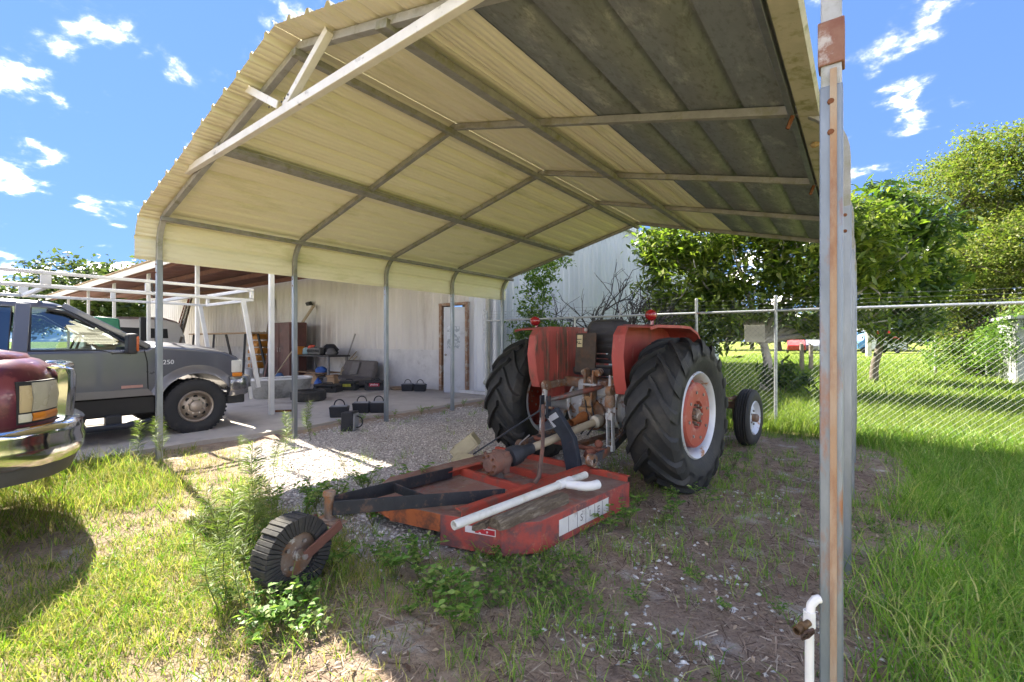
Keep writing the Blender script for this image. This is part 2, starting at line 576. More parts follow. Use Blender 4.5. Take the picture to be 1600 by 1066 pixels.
def square_path(mb, pts, y, w=TW, d=TW):
    """square tube along a path in the plane y = const"""
    secs = []
    for i, (x, z) in enumerate(pts):
        a = pts[max(i - 1, 0)]; b = pts[min(i + 1, len(pts) - 1)]
        t = Vector((b[0] - a[0], 0, b[1] - a[1])).normalized()
        if 0 < i < len(pts) - 1:
            t1 = Vector((x - a[0], 0, z - a[1])).normalized(); t2 = Vector((b[0] - x, 0, b[1] - z)).normalized()
            k = 1 / max(.5, math.cos(t1.angle(t2) / 2)) if t1.angle(t2) > 1e-5 else 1
        else:
            k = 1
        n = Vector((-t.z, 0, t.x)) * (w / 2 * k)
        q = Vector((x, y, z))
        secs.append([q + n + Vector((0, d / 2, 0)), q - n + Vector((0, d / 2, 0)), q - n - Vector((0, d / 2, 0)), q + n - Vector((0, d / 2, 0))])
    mb.loft(secs)
for bi, y in enumerate(YB):
    L_ = half_path(0); Rr = mirror(L_)
    ZP = 2.22
    for side, x in (('l', XL), ('r', XR)):
        m_ = galv_rust if (side == 'r' and bi == 0) else galv
        g = -.06 if side == 'l' else -.16
        top = ZP if side == 'l' else 2.08
        mb = MB(); mb.box((x, y, (top + g) / 2), (TW, TW, top - g))
        po = mb.build('post', m_, carport, bevel=.004, world=True)
        if side == 'r' and bi == 0:
            po['label'] = 'galvanised post with a rust-coloured stripe and a garden tap pipe at its foot'
            mb = MB(); mb.box((x + .006, y - TW / 2 - .0025, 1.0), (.017, .004, 2.25))
            mb.build('rust_stripe', M('rust_stripe', (.34, .20, .105), (.40, .33, .25), 16, .8, .1, stain=(.24, .11, .06), st_lo=.5, st_hi=.66, st_scale=5, stretch=(1, 1, .3), bump=.3, bscale=120), po, world=True)
        if side == 'r' and bi == 0:
            mb = MB(); mb.box((x, y, 2.205), (TW + .008, TW + .008, .13)); mb.build('rusty_sleeve', M('red_rust_sleeve', (.20, .085, .06), (.27, .16, .12), 14, .8, .1, stain=(.45, .42, .40), st_lo=.58, st_hi=.68, st_scale=9, bump=.3), po, bevel=.003, world=True)
        # bolts and rust collar where the bow slips into the post
        for dz in (-.05, -.14):
            mb = MB(); mb.lathe([(0, .006), (.008, .006), (.010, 0)], (x, y - TW / 2, top + dz), (0, -1, 0), 8)
            mb.build('bolt', rust_m, po, world=True)
    mb = MB()
    pts = [(XL, ZP - .12)] + L_[1:-1] + [(XC, RIDGE_Z)] + Rr[1:-1][::-1] + [(XR, 1.95)]
    square_path(mb, pts, y, TW - .006, TW - .006)
    mb.build('bow', tube_m if bi else M('sun_brightened_steel_tube', (.46, .46, .44), (.34, .34, .31), 10, .5, .5, stain=(.22, .22, .14), st_lo=.52, st_hi=.7, st_scale=6, bump=.1), carport, bevel=.003, world=True)  # front bow: paler copy of the tube steel, sunlight put into the colour
# lengthwise purlins under the sheets
def purlin(x, z, w, h, y0=1.62, y1=7.86, tilt=0, m=tube_m):
    mb = MB(); mb.box((x, (y0 + y1) / 2, z), (w, y1 - y0, h), (0, tilt, 0))
    return mb.build('purlin', m, carport, bevel=.004, world=True)
purlin(-5.95, roof_z(-5.95) - .055, .045, .045, tilt=-A14)
purlin(-4.50, roof_z(-4.50) - .028, .105, .05, tilt=-A14)
purlin(XC - .03, RIDGE_Z - .05, .055, .05)
purlin(-2.17, roof_z(-2.17) - .028, .105, .05, tilt=A14)
# roof sheets: each one a ribbed sheet running the length of the roof
def arc_path(off):
    L_ = half_path(off, 14)
    L_ = [(L_[0][0], 2.215)] + L_[1:]
    full = L_ + mirror(L_)[::-1][1:]
    return full
PATH = arc_path(TW / 2 + .003)
PX = np.array([q[0] for q in PATH]); PZ = np.array([q[1] for q in PATH])
SEG = np.hypot(np.diff(PX), np.diff(PZ)); S = np.concatenate([[0], np.cumsum(SEG)])
def on_path(s):
    x = np.interp(s, S, PX); z = np.interp(s, S, PZ)
    e = .004
    dx = np.interp(s + e, S, PX) - np.interp(s - e, S, PX); dz = np.interp(s + e, S, PZ) - np.interp(s - e, S, PZ)
    l = np.hypot(dx, dz)
    return x, z, -dz / l, dx / l
S_RIDGE = float(np.interp(XC, PX[np.argsort(PX)], S[np.argsort(PX)])) if False else float(S[len(half_path(0, 14)) - 1])
s_of_x = lambda x: S_RIDGE + (x - XC) / math.cos(A14)
def rib(s, pitch, top, base, h):
    d = np.abs((s + pitch / 2) % pitch - pitch / 2)
    return h * np.clip((base / 2 - d) / ((base - top) / 2), 0, 1)
def sheet(s0, s1, pitch, mat, minor=True, y0=1.46, y1=7.93, lift=0., org=None):
    org = s0 if org is None else org
    base, top, h = (.056, .026, .032)
    br = {s0, s1}
    k = math.floor((s0 - org) / pitch) - 1
    while org + k * pitch < s1 + pitch:
        c = org + k * pitch
        for d in (-base / 2, -top / 2, top / 2, base / 2):
            br.add(c + d)
        if minor:
            for f in (.25, .5, .75):
                for d in (-.008, -.003, .003, .008):
                    br.add(c + f * pitch + d)
        k += 1
    for q in S:
        br.add(float(q))
    t = np.array(sorted(b for b in br if s0 - 1e-9 <= b <= s1 + 1e-9))
    t = t[np.concatenate([[True], np.diff(t) > 1e-4])]
    x, z, nx, nz = on_path(t)
    hh = rib(t - org, pitch, top, base, h)
    if minor:
        for f in (.25, .5, .75):
            hh = hh + rib(t - org - f * pitch, pitch, .006, .016, .004)
    hh = hh + lift
    ys = np.linspace(y0, y1, 14)
    V = []; n = len(t)
    sag = .004 * np.sin(np.linspace(0, 8 * math.pi, 14))
    for j, yv in enumerate(ys):
        V.append(np.stack([x + nx * (hh + sag[j] * 0), np.full(n, yv), z + nz * (hh + 0)], -1))
    V = np.concatenate(V)
    V = V - np.array(carport.location)
    i0 = np.arange(13)[:, None] * n + np.arange(n - 1)[None, :]
    Fq = np.stack([i0, i0 + 1, i0 + n + 1, i0 + n], -1).reshape(-1, 4)
    return np_mesh('roof_sheet', V, Fq, mat, carport)
SW = .686
s_cur = 0.0; k = 0
s_grey = s_of_x(-1.62); s_end = s_of_x(-.275)
while s_cur < s_grey - .05:
    nxt = min(s_cur + SW, s_grey)
    if s_cur < S_RIDGE - .02 < nxt and nxt - S_RIDGE > .02:
        nxt = S_RIDGE if nxt - S_RIDGE > .25 else nxt
    sheet(s_cur, min(nxt + .02, s_grey + .03), .2286, tan_m, True, 1.46 + .006 * (k % 3), 7.93, lift=.0016 * (k % 2), org=s_cur)
    s_cur = nxt; k += 1
g0 = s_grey
for i in range(2):
    a = g0 + i * (s_end - g0) / 2; b = g0 + (i + 1) * (s_end - g0) / 2
    sh = sheet(a - .03, b + .012, (s_end - g0) / 4, grey_m, False, 1.47, 7.92, lift=.0016 * (i % 2) + .001, org=a)
    sh['label'] = 'bare dark grey roof sheet with pale mottling'
# tan drip trim along the right eave
mb = MB()
zt = roof_z(-.29)
secs = []
for y in (1.47, 7.92):
    secs.append([(-.295, y, zt + .035), (-.29, y, zt - .045), (-.19, y, zt - .066), (-.175, y, zt - .044), (-.19, y, zt - .050), (-.27, y, zt - .034), (-.275, y, zt + .03)])
mb.loft(secs)
mb.build('eave_trim', M('tan_trim', (.46, .44, .34), (.37, .36, .27), 9, .55, 0, stain=(.20, .21, .08), st_lo=.5, st_hi=.65, st_scale=7, bump=.2), carport, world=True)
mb = MB()
mb.lathe([(0, .02), (.022, .018), (.03, 0), (.02, -.012)], (-.24, 3.62, zt - .062), (.2, 0, -1), 9)
mb.build('wasp_nest', M('mud_nest', (.42, .30, .14), (.25, .18, .09), 40, .9, bump=.6, bscale=150), carport, world=True)
# galvanised edge angles beside the trim
mb = MB(); mb.box((-.325, 4.7, zt - .015), (.035, 6.4, .03), (0, A14, 0))
mb.build('edge_angle', galv, carport, bevel=.003, world=True)
for y in YB[1:4]:
    mb = MB(); mb.bar((-.32, y - .034, zt - .03), (-.345, y - .055, zt - .11), .012, .02)
    mb.build('rusty_strap', rust_m, carport, world=True)
# collar tie and braces on the front bow
yt = YB[0] - TW / 2 - .03
mb = MB(); mb.bar((-5.16, yt, 2.955), (-1.06, yt, 2.955), .05, .062)
mb.build('collar_tie', white_m, carport, bevel=.004, world=True)
mb = MB(); mb.bar((-3.26, yt + .012, 2.99), (-2.70, yt + .012, 3.31), .05, .05, (0, 1, 0))
mb.build('brace', white_m, carport, bevel=.003, world=True)
mb = MB(); mb.bar((-3.29, yt - .036, 3.0), (-3.80, yt - .036, 3.29), .055, .010, (0, 1, 0))
mb.build('brace', white_m, carport, bevel=.002, world=True)
for i in range(6):
    mb = MB(); mb.lathe([(0, .004), (.007, .004), (.009, 0)], (-3.42 + .045 * i + (.05 if i > 2 else 0), yt - .031, 2.999 + .01 * abs(i - 2.5)), (0, -1, 0), 6)
    mb.build('screw', M('dark_screw', (.06, .06, .06), None, 5, .6, .5), carport, world=True)
# roof screws seen as dark dots on the front edge are too small to pick apart
# garden tap on a white pipe beside the near post
spig = thing('standpipe', 'white plastic water pipe with brass garden tap beside the rust-striped carport post', 'water pipe', (-.118, 1.57, 0))
pvc = M('white_pvc', (.78, .78, .76), (.70, .70, .67), 5, .35, bump=.02)
mb = MB(); mb.tube([(-.118, 1.57, -.1), (-.118, 1.57, .53), (-.114, 1.572, .565), (-.104, 1.58, .58), (-.095, 1.588, .582)], .0118, 14)
mb.build('pipe', pvc, spig, smooth=40, world=True)
mb = MB(); mb.lathe([(.0155, -.022), (.0155, .022)], (-.118, 1.57, .525), (0, 0, 1), 16); mb.disc((-.118, 1.57, .547), (0, 0, 1), .0155, 16)
mb.build('coupling', pvc, spig, smooth=40, world=True)
brass = M('old_brass', (.20, .12, .055), (.10, .065, .04), 30, .5, .7, bump=.3, bscale=120)
tapd = Vector((-.42, -.88, -.12)).normalized()
c0 = Vector((-.118, 1.55, .523))
mb = MB()
mb.lathe([(.009, 0), (.009, .02), (.013, .023), (.013, .031), (.008, .034), (.008, .042), (.0115, .044), (.0115, .058), (.008, .058), (.008, .046)], c0, tapd, 14)
tp = mb.build('tap_body', brass, spig, smooth=40, world=True)
mb = MB()
w0 = c0 + tapd * .026 + Vector((-.008, 0, .0)); side = Vector((.75, -.5, -.45)).normalized()
mb.cyl(w0, w0 + side * .024, .004, 8)
wc = w0 + side * .026
u = side.orthogonal().normalized(); v = side.cross(u)
ring = [wc + (u * math.cos(t_ * R(30)) + v * math.sin(t_ * R(30))) * (.019 + .003 * (t_ % 2)) for t_ in range(13)]
mb.tube(ring, .0034, 6, False)
for t_ in range(5):
    d_ = u * math.cos(t_ * R(72)) + v * math.sin(t_ * R(72))
    mb.bar(wc, wc + d_ * .019, .0045, .004, side)
mb.build('hand_wheel', M('dark_wheel', (.10, .06, .045), (.05, .035, .03), 30, .6, .4), spig, world=True, smooth=40)
# ------------------------------------------------------------------ shop building with lean-to
steelw = M('painted_wall_panel', (.62, .60, .57), (.52, .50, .475), 1.2, .55, .1, stain=(.36, .31, .26), st_lo=.54, st_hi=.78, st_scale=1.1, stretch=(1, 1, .3), bump=.05)
steelb = M('pale_blue_wall_panel', (.60, .63, .67), (.51, .54, .58), 1.0, .5, .15, stain=(.42, .42, .42), st_lo=.55, st_hi=.8, st_scale=1.1, stretch=(1, 1, .3), bump=.05)
stucco = M('white_block_wall', (.60, .60, .60), (.47, .47, .48), 4, .9, stain=(.25, .24, .24), st_lo=.56, st_hi=.75, st_scale=2.2, bump=.5, bscale=30)
shop = thing('shop_building', 'long pale steel-clad workshop with ribbed wall panels and an open side door', 'building', (-17, 8.6, 0))
WY = 8.5
XE = -6.92
def wall_panel(x0, x1, z0, z1, y, mat, axis='x', pitch=.305, name='wall_panel'):
    """ribbed steel cladding sheet, ribs upright"""
    br = set([x0, x1])
    k = math.ceil(x0 / pitch)
    while k * pitch < x1:
        for d in (-.035, -.014, .014, .035):
            br.add(k * pitch + d)
        for f in (.36, .64):
            for d in (-.012, 0, .012):
                br.add((k + f) * pitch + d)
        k += 1
    t = np.array(sorted(b for b in br if x0 <= b <= x1))
    h = rib(t, pitch, .028, .07, .03) + rib(t - .36 * pitch, pitch, .001, .024, .006) + rib(t - .64 * pitch, pitch, .001, .024, .006)
    n = len(t)
    rows = []
    for z in (z0, z1):
        if axis == 'x':
            rows.append(np.stack([t, y - h, np.full(n, z)], -1))
        else:
            rows.append(np.stack([y + h, t, np.full(n, z)], -1))
    V = np.concatenate(rows) - np.array(shop.location)
    i = np.arange(n - 1)
    return np_mesh(name, V, np.stack([i, i + 1, i + n + 1, i + n], -1), mat, shop)
# front wall: sheets above a low block wall, door opening between -8.78 and -7.84
x = -33.0
first = None
while x < -8.9:
    x1 = min(x + .915 * 2, -8.79)
    wall_panel(x, x1, 1.05, 5.2, WY, steelw)
    x = x1
wall_panel(-8.79, -7.82, 2.24, 5.2, WY, steelw)
wall_panel(-7.82, XE - .02, .0, 5.2, WY, steelb)
mb = MB(); mb.box((-20.9, WY + .05, .53), (24.2, .2, 1.12))
mb.build('block_wall', stucco, shop, world=True)
# body behind the cladding and the roof
mb = MB()
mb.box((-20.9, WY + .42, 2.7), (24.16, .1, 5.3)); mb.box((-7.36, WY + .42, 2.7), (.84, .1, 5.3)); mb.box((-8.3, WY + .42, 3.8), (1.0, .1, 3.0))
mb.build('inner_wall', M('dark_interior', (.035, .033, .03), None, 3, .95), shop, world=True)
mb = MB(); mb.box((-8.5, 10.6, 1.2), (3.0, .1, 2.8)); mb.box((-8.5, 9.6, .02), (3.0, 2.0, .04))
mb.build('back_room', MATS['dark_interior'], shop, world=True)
y = WY
while y < 30:
    y1 = min(y + .915 * 2, 30)
    wall_panel(y, y1, 0, 5.5, XE, steelb, 'y')
    y = y1
mb = MB()
sl = [(XE + .12, 5.52), (-20, 7.0), (-33.2, 5.52), (-33.2, 5.60), (-20, 7.08), (XE + .12, 5.60)]
mb.prism(sl, WY - .1, 30.1, 'y')
mb.build('roof', M('white_roof', (.68, .69, .70), (.60, .61, .62), 2, .5, .2), shop, world=True)
mb = MB(); mb.box((XE + .10, 19.2, 5.47), (.12, 21.8, .13))
mb.build('gutter', M('gutter_white', (.66, .67, .69), None, 4, .5), shop, bevel=.01, world=True)
mb = MB(); mb.prism([(XE - .02, 5.19), (-20, 6.9), (-33, 5.19)], WY - .02, WY + .06, 'y')
mb.build('gable_panel', steelw, shop, world=True)
# corner trim, downspout
mb = MB(); mb.box((XE - .03, WY - .035, 2.7), (.10, .03, 5.4)); mb.box((XE + .035, WY + .03, 2.7), (.012, .14, 5.4))
mb.build('corner_trim', steelb, shop, world=True)
mb = MB(); mb.box((XE - .20, WY - .10, 2.9), (.095, .075, 5.0)); mb.bar((XE - .2, WY - .1, .42), (XE - .2, WY - .22, .3), .095, .075, (0, 1, 0))
mb.build('downspout', M('tan_downspout', (.44, .43, .37), (.36, .36, .30), 6, .6, stain=(.20, .22, .14), st_lo=.5, st_hi=.7, st_scale=4), shop, bevel=.006, world=True)
# door frame, open door leaf
fr = M('rusty_door_frame', (.33, .20, .13), (.22, .13, .085), 9, .8, stain=(.42, .38, .33), st_lo=.5, st_hi=.6, st_scale=5, bump=.3)
mb = MB()
mb.box((-8.75, WY - .03, 1.12), (.10, .16, 2.24)); mb.box((-7.84, WY - .03, 1.12), (.06, .16, 2.24)); mb.box((-8.3, WY - .03, 2.27), (1.02, .16, .07))
mb.build('door_frame', fr, shop, bevel=.004, world=True)
dm = M('painted_steel_door', (.55, .57, .60), (.47, .49, .52), 2, .5, stain=(.33, .33, .33), st_lo=.56, st_hi=.75, st_scale=2.5, bump=.05)
a0 = Vector((-7.875, WY - .06, 0)); ang = R(180 + 34)
d = Vector((math.cos(ang), math.sin(ang), 0))
mb = MB(); mb.bar(a0 + d * .0 + Vector((0, 0, 1.1)), a0 + d * .56 + Vector((0, 0, 1.1)), .045, 2.16)
door = mb.build('door', dm, shop, bevel=.004, world=True)
nrm = Vector((d.y, -d.x, 0)); nrm = nrm if nrm.y < 0 else -nrm
mb = MB(); q = a0 + d * .31 + nrm * .0255
mb.bar(q - d * .16 + Vector((0, 0, 1.42)), q + d * .16 + Vector((0, 0, 1.42)), .006, .56)
mb.build('notice', M('torn_paper_notice', (.50, .54, .57), (.62, .66, .68), 14, .7, stain=(.30, .34, .37), st_lo=.5, st_hi=.53, st_scale=12), door, world=True)
mb = MB(); mb.lathe([(.012, 0), (.012, .03), (.03, .04), (.03, .06), (0, .07)], a0 + d * .50 + nrm * .022 + Vector((0, 0, .98)), nrm, 14)
mb.build('handle', M('dull_knob', (.30, .28, .25), None, 5, .4, .8), door, smooth=40, world=True)
mb = MB(); mb.box((-7.6, WY - .12, .07), (1.7, .12, .07))
mb.build('sill', M('white_sill', (.66, .66, .66), (.5, .5, .5), 5, .7, bump=.2), shop, bevel=.005, world=True)

# lean-to roof in front of the shop
lean = thing('lean_to_roof', 'long low shed roof on white steel posts along the workshop front', 'shed roof', (-17, 4, 0))
lw = M('lean_to_white_post', (.68, .68, .66), (.56, .56, .54), 6, .5, .1, stain=(.30, .13, .06), st_lo=.66, st_hi=.72, st_scale=3.5, stretch=(1, 1, .3))
brown = M('brown_roof_underside', (.16, .065, .045), (.11, .045, .035), 5, .7, .1, stain=(.07, .035, .03), st_lo=.5, st_hi=.7, st_scale=1.5, bump=.05)
x = -28.0
LZ0, LZ1 = 3.22, 3.52
while x < -7.05:
    x1 = min(x + .93, -7.0)
    # each sheet ribbed from eave to wall
    t = np.unique(np.concatenate([[x, x1]] + [[c - .04, c - .016, c + .016, c + .04] for c in np.arange(x + .1, x1, .31)]))
    t = t[(t >= x) & (t <= x1)]
    hh = rib(t - x - .1, .31, .032, .08, .035); n = len(t)
    V = np.concatenate([np.stack([t, np.full(n, 3.55), LZ0 + hh], -1), np.stack([t, np.full(n, WY - .04), LZ1 + hh], -1)]) - np.array(lean.location)
    i = np.arange(n - 1)
    np_mesh('roof_sheet', V, np.stack([i, i + 1, i + n + 1, i + n], -1), brown, lean)
    x = x1
for y, z in ((3.72, 3.14), (4.9, 3.19), (6.1, 3.24), (7.3, 3.29)):
    mb = MB(); mb.box((-17.5, y, z + .0), (21, .06, .12))
    mb.build('purlin', brown, lean, world=True)
mb = MB(); mb.box((-17.5, 3.56, 3.17), (21.1, .03, .16))
mb.build('fascia', M('fascia_white', (.70, .69, .66), (.58, .57, .53), 5, .6), lean, world=True)
mb = MB(); mb.prism([(3.5, 3.262), (3.5, 3.285), (8.42, 3.585), (8.42, 3.562)], -28.1, -6.95, 'x')
mb.build('roof_deck', M('rusty_tan_roofing', (.46, .36, .24), (.34, .24, .15), 4, .8, stain=(.24, .13, .07), st_lo=.5, st_hi=.68, st_scale=2), lean, world=True)
for px_ in (-8.25, -11.68, -15.1, -18.5, -21.9, -25.3):
    mb = MB(); mb.box((px_, 3.85, 1.58), (.075, .075, 3.1))
    mb.build('post', lw, lean, bevel=.004, world=True)
# ------------------------------------------------------------------ chain-link fence
FY = 8.05
fence = thing('chain_link_fence', 'galvanised chain-link fence with top rail and barbed wire behind the tractor', 'fence', (0, FY, 0))
fgalv = M('fence_galvanised', (.45, .47, .48), (.34, .36, .37), 10, .45, .7, stain=(.3, .3, .29), st_lo=.55, st_hi=.7, st_scale=3)
wire_m = M('fence_wire', (.20, .21, .21), (.15, .16, .16), 4, .55, .4, bump=0)
FX0, FX1, FH = XE + .03, 14.0, 1.79
def ftop(x):
    return FH - .006 * max(0, x)
for px_, ht in ((FX0 + .02, 2.0), (-4.55, 1.80), (-2.21, 2.02), (-1.04, 2.0), (1.95, 1.98), (4.4, 1.98), (6.8, 1.98), (9.2, 1.98), (11.6, 1.98)):
    mb = MB(); mb.cyl((px_, FY, -.1), (px_, FY, ht), .024 if px_ > -6 else .03, 12)
    mb.lathe([(.027, 0), (.022, .02), (0, .03)], (px_, FY, ht), (0, 0, 1), 12)
    mb.build('post', fgalv, fence, smooth=40, world=True)
mb = MB(); mb.tube([(FX0, FY - .0, ftop(FX0)), (-3, FY, ftop(-3) + .005), (0, FY, ftop(0)), (4, FY, ftop(4) + .004), (FX1, FY, ftop(FX1))], .021, 10)
rail = mb.build('top_rail', M('rail_rusty', (.52, .54, .55), (.44, .46, .47), 9, .4, .7, stain=(.42, .13, .04), st_lo=.60, st_hi=.63, st_scale=1.7, stretch=(1, 1, 1)), fence, smooth=40, world=True)
# woven wire: two families of diagonal wires
mb = MB(); pitch = .074
x = FX0 - 1.8
zb, zt_ = .03, FH - .03
while x < FX1:
    for sgn in (1, -1):
        xa, xb = (x, x + (zt_ - zb)) if sgn > 0 else (x + (zt_ - zb), x)
        za, zb2 = zb, zt_
        (x0, z0), (x1, z1) = (xa, za), (xb, zb2)
        def clip(x0, z0, x1, z1):
            for lim, lo in ((FX0, True), (FX1, False)):
                for _ in range(2):
                    if (x0 < lim) == lo and (x1 < lim) == lo:
                        return None
                    if (x0 < lim) == lo:
                        t = (lim - x0) / (x1 - x0); x0, z0 = lim, z0 + t * (z1 - z0)
                    if (x1 < lim) == lo:
                        t = (lim - x0) / (x1 - x0); x1, z1 = lim, z0 + t * (z1 - z0)
            return x0, z0, x1, z1
        c = clip(x0, z0, x1, z1)
        if c:
            oy = .0025 * sgn
            mb.tube([(c[0], FY - .028 + oy, c[1]), (c[2], FY - .028 + oy, c[3])], .00125, 3, False)
    x += pitch
o = mb.build('wire_mesh', wire_m, fence, world=True); o['kind'] = 'stuff'
for k, z in enumerate((1.86, 1.92, 1.985)):
    mb = MB(); pts = []
    xx = FX0
    while xx < FX1:
        pts.append((xx, FY - .02, z - .02 * abs(math.sin((xx - FX0) / 2.35 * math.pi)) - .004 * xx * .5)); xx += .3
    mb.tube(pts, .0024, 4, False)
    for q in pts:
        mb.bar((q[0] - .012, q[1] - .012, q[2] - .012), (q[0] + .012, q[1] + .012, q[2] + .012), .003, .003)
        mb.bar((q[0] - .012, q[1] + .012, q[2] + .008), (q[0] + .012, q[1] - .012, q[2] - .008), .003, .003)
    mb.build('barbed_wire', wire_m, fence, world=True)
mb = MB()
mb.tube([(FX0 + .02 + .05 * math.cos(i * .8), FY - .03 + .05 * math.sin(i * .8), 1.3 + i * .014) for i in range(56)], .0025, 4, False)
mb.build('coiled_wire', wire_m, fence, world=True)
sign = MB()
sign.box((-1.335, FY + .035, 1.44), (.29, .006, .27))
sg = sign.build('blank_sign', M('faded_sign', (.50, .49, .40), (.42, .41, .33), 6, .6, stain=(.30, .30, .23), st_lo=.55, st_hi=.7, st_scale=4), None, bevel=.002)
tag(sg, 'blank beige sign plate fixed to the chain-link fence', 'sign')
# ------------------------------------------------------------------ tractor
red = M('faded_red_paint', (.40, .070, .055), (.32, .060, .048), 4, .55, stain=(.10, .055, .045), st_lo=.52, st_hi=.72, st_scale=3.2, stretch=(1.6, 1.6, .5), bump=.08, stain2=(.42, .15, .11), s2_lo=.58, s2_hi=.7, s2_scale=7)
redmold = M('mouldy_red_paint', (.43, .095, .075), (.35, .075, .06), 4, .6, stain=(.13, .085, .06), st_lo=.48, st_hi=.62, st_scale=5, stretch=(2.2, 2.2, .45), bump=.1, stain2=(.46, .17, .13), s2_lo=.6, s2_hi=.72, s2_scale=6)
redhub = M('hub_red', (.40, .085, .055), (.33, .07, .045), 6, .5, stain=(.45, .20, .16), st_lo=.55, st_hi=.7, st_scale=6)
rubber = M('old_tyre_rubber', (.028, .029, .029), (.02, .021, .021), 8, .62, stain=(.065, .06, .05), st_lo=.5, st_hi=.72, st_scale=4, bump=.2, bscale=45, spec=.35)
rubber_d = M('dusty_tyre_rubber', (.045, .043, .04), (.028, .027, .026), 8, .85, stain=(.10, .09, .07), st_lo=.52, st_hi=.75, st_scale=4, bump=.2, bscale=60)
rimw = M('rim_white_rust', (.66, .69, .72), (.56, .59, .62), 7, .45, .2, stain=(.42, .22, .10), st_lo=.57, st_hi=.63, st_scale=5)
cast = M('grey_casting', (.44, .45, .45), (.34, .35, .35), 9, .6, .1, stain=(.20, .10, .05), st_lo=.54, st_hi=.62, st_scale=6, bump=.25, bscale=60, stain2=(.62, .62, .58), s2_lo=.6, s2_hi=.66, s2_scale=10)
castr = M('rusty_casting', (.25, .20, .16), (.16, .09, .05), 12, .8, .1, stain=(.26, .11, .04), st_lo=.48, st_hi=.62, st_scale=9, bump=.45, bscale=90, stain2=(.45, .43, .38), s2_lo=.58, s2_hi=.64, s2_scale=11)
blackp = M('black_plastic', (.022, .023, .026), (.015, .016, .018), 8, .5, bump=.08)
TX, TY, TA = -2.10, 4.30, R(-6)
tr = thing('tractor', 'old red farm tractor seen from behind with tall lugged rear tyres', 'tractor', (TX, TY, 0), TA)
def rear_wheel(cx, sgn):
    """wheel on the x axis; sgn points outwards"""
    RR, W = .685, .44
    cz = RR - .012
    mb = MB()
    f = .385
    # rim: outer flange, well, inner flange
    prof = [(f, .17), (f - .012, .185), (f - .03, .17), (f - .045, .12), (f - .06, .06), (f - .075, .0), (f - .07, -.10), (f - .04, -.16), (f, -.17)]
    mb.lathe([(r, h * sgn) for r, h in prof], (cx, 0, cz), (1, 0, 0), 48)
    w = mb.build('rear_wheel', rimw, tr, smooth=40)
    mb = MB()
    prof = [(f - .005, .165), (.42, .19), (.47, .213), (.53, .222), (.585, .212), (.622, .192), (.640, .15), (.645, .0)]
    full = [(r, h) for r, h in prof] + [(r, -h) for r, h in prof[::-1][1:]]
    mb.lathe(full, (cx, 0, cz), (1, 0, 0), 72)
    nl = 17
    for side in (-1, 1):
        for k in range(nl):
            th0 = 2 * math.pi * (k + (.5 if side > 0 else 0)) / nl
            secs = []
            for a, rb, hgt, wd in ((-.012, .636, .05, .058), (.05, .636, .05, .056), (.11, .634, .05, .056), (.165, .624, .051, .062), (.205, .602, .052, .074), (.226, .565, .036, .08), (.226, .53, .006, .07)):
                th = th0 - 2.55 * max(a, 0) ** 1.05 * .9
                aa = a * side
                def P(dth, r):
                    t_ = th + dth
                    return (cx + aa, -r * math.cos(t_), cz + r * math.sin(t_))
                hw = wd / 2 / rb
                secs.append([P(-hw * 1.25, rb - .012), P(hw * 1.25, rb - .012), P(hw * .85, rb + hgt * .97), P(-hw * .85, rb + hgt)])
            mb.loft(secs)
    mb.build('tyre', rubber, w, smooth=28)
    # cast red centre
    mb = MB()
    mb.lathe([(f - .078, -.04 * sgn), (.295, -.03 * sgn), (.287, .148 * sgn), (.272, .165 * sgn), (.22, .169 * sgn), (.125, .161 * sgn), (.115, .133 * sgn), (.0, .133 * sgn)], (cx, 0, cz), (1, 0, 0), 40)
    mb.build('wheel_centre', redhub, w, smooth=35)
    for k in range(8):
        a = k * math.pi / 4 + .2
        mb = MB(); mb.cyl((cx + .161 * sgn, .205 * math.cos(a), cz + .205 * math.sin(a)), (cx + .177 * sgn, .205 * math.cos(a), cz + .205 * math.sin(a)), .014, 8)
        mb.build('bolt', M('bolt_grey', (.40, .38, .36), (.25, .22, .2), 20, .5, .6), w)
    for k in range(8):
        a = k * math.pi / 4
        mb = MB(); mb.cyl((cx + .13 * sgn, .085 * math.cos(a), cz + .085 * math.sin(a)), (cx + .172 * sgn, .085 * math.cos(a), cz + .085 * math.sin(a)), .012, 6)
        mb.build('wheel_nut', M('nut_dark', (.16, .14, .12), (.3, .28, .25), 25, .5, .6), w)
    mb = MB(); mb.lathe([(.055, .13 * sgn), (.055, .17 * sgn), (.04, .18 * sgn), (0, .183 * sgn)], (cx, 0, cz), (1, 0, 0), 20)
    mb.build('hub_cap', castr, w, smooth=40)
    for k in range(6):
        a = k * math.pi / 3 + .1
        mb = MB(); mb.box((cx + .03 * sgn, .285 * math.cos(a), cz + .285 * math.sin(a)), (.07, .09, .08), (a, 0, 0))
        mb.build('rim_clamp', redhub, w, bevel=.006)
    return w
rear_wheel(.80, 1)
rear_wheel(-.88, -1)
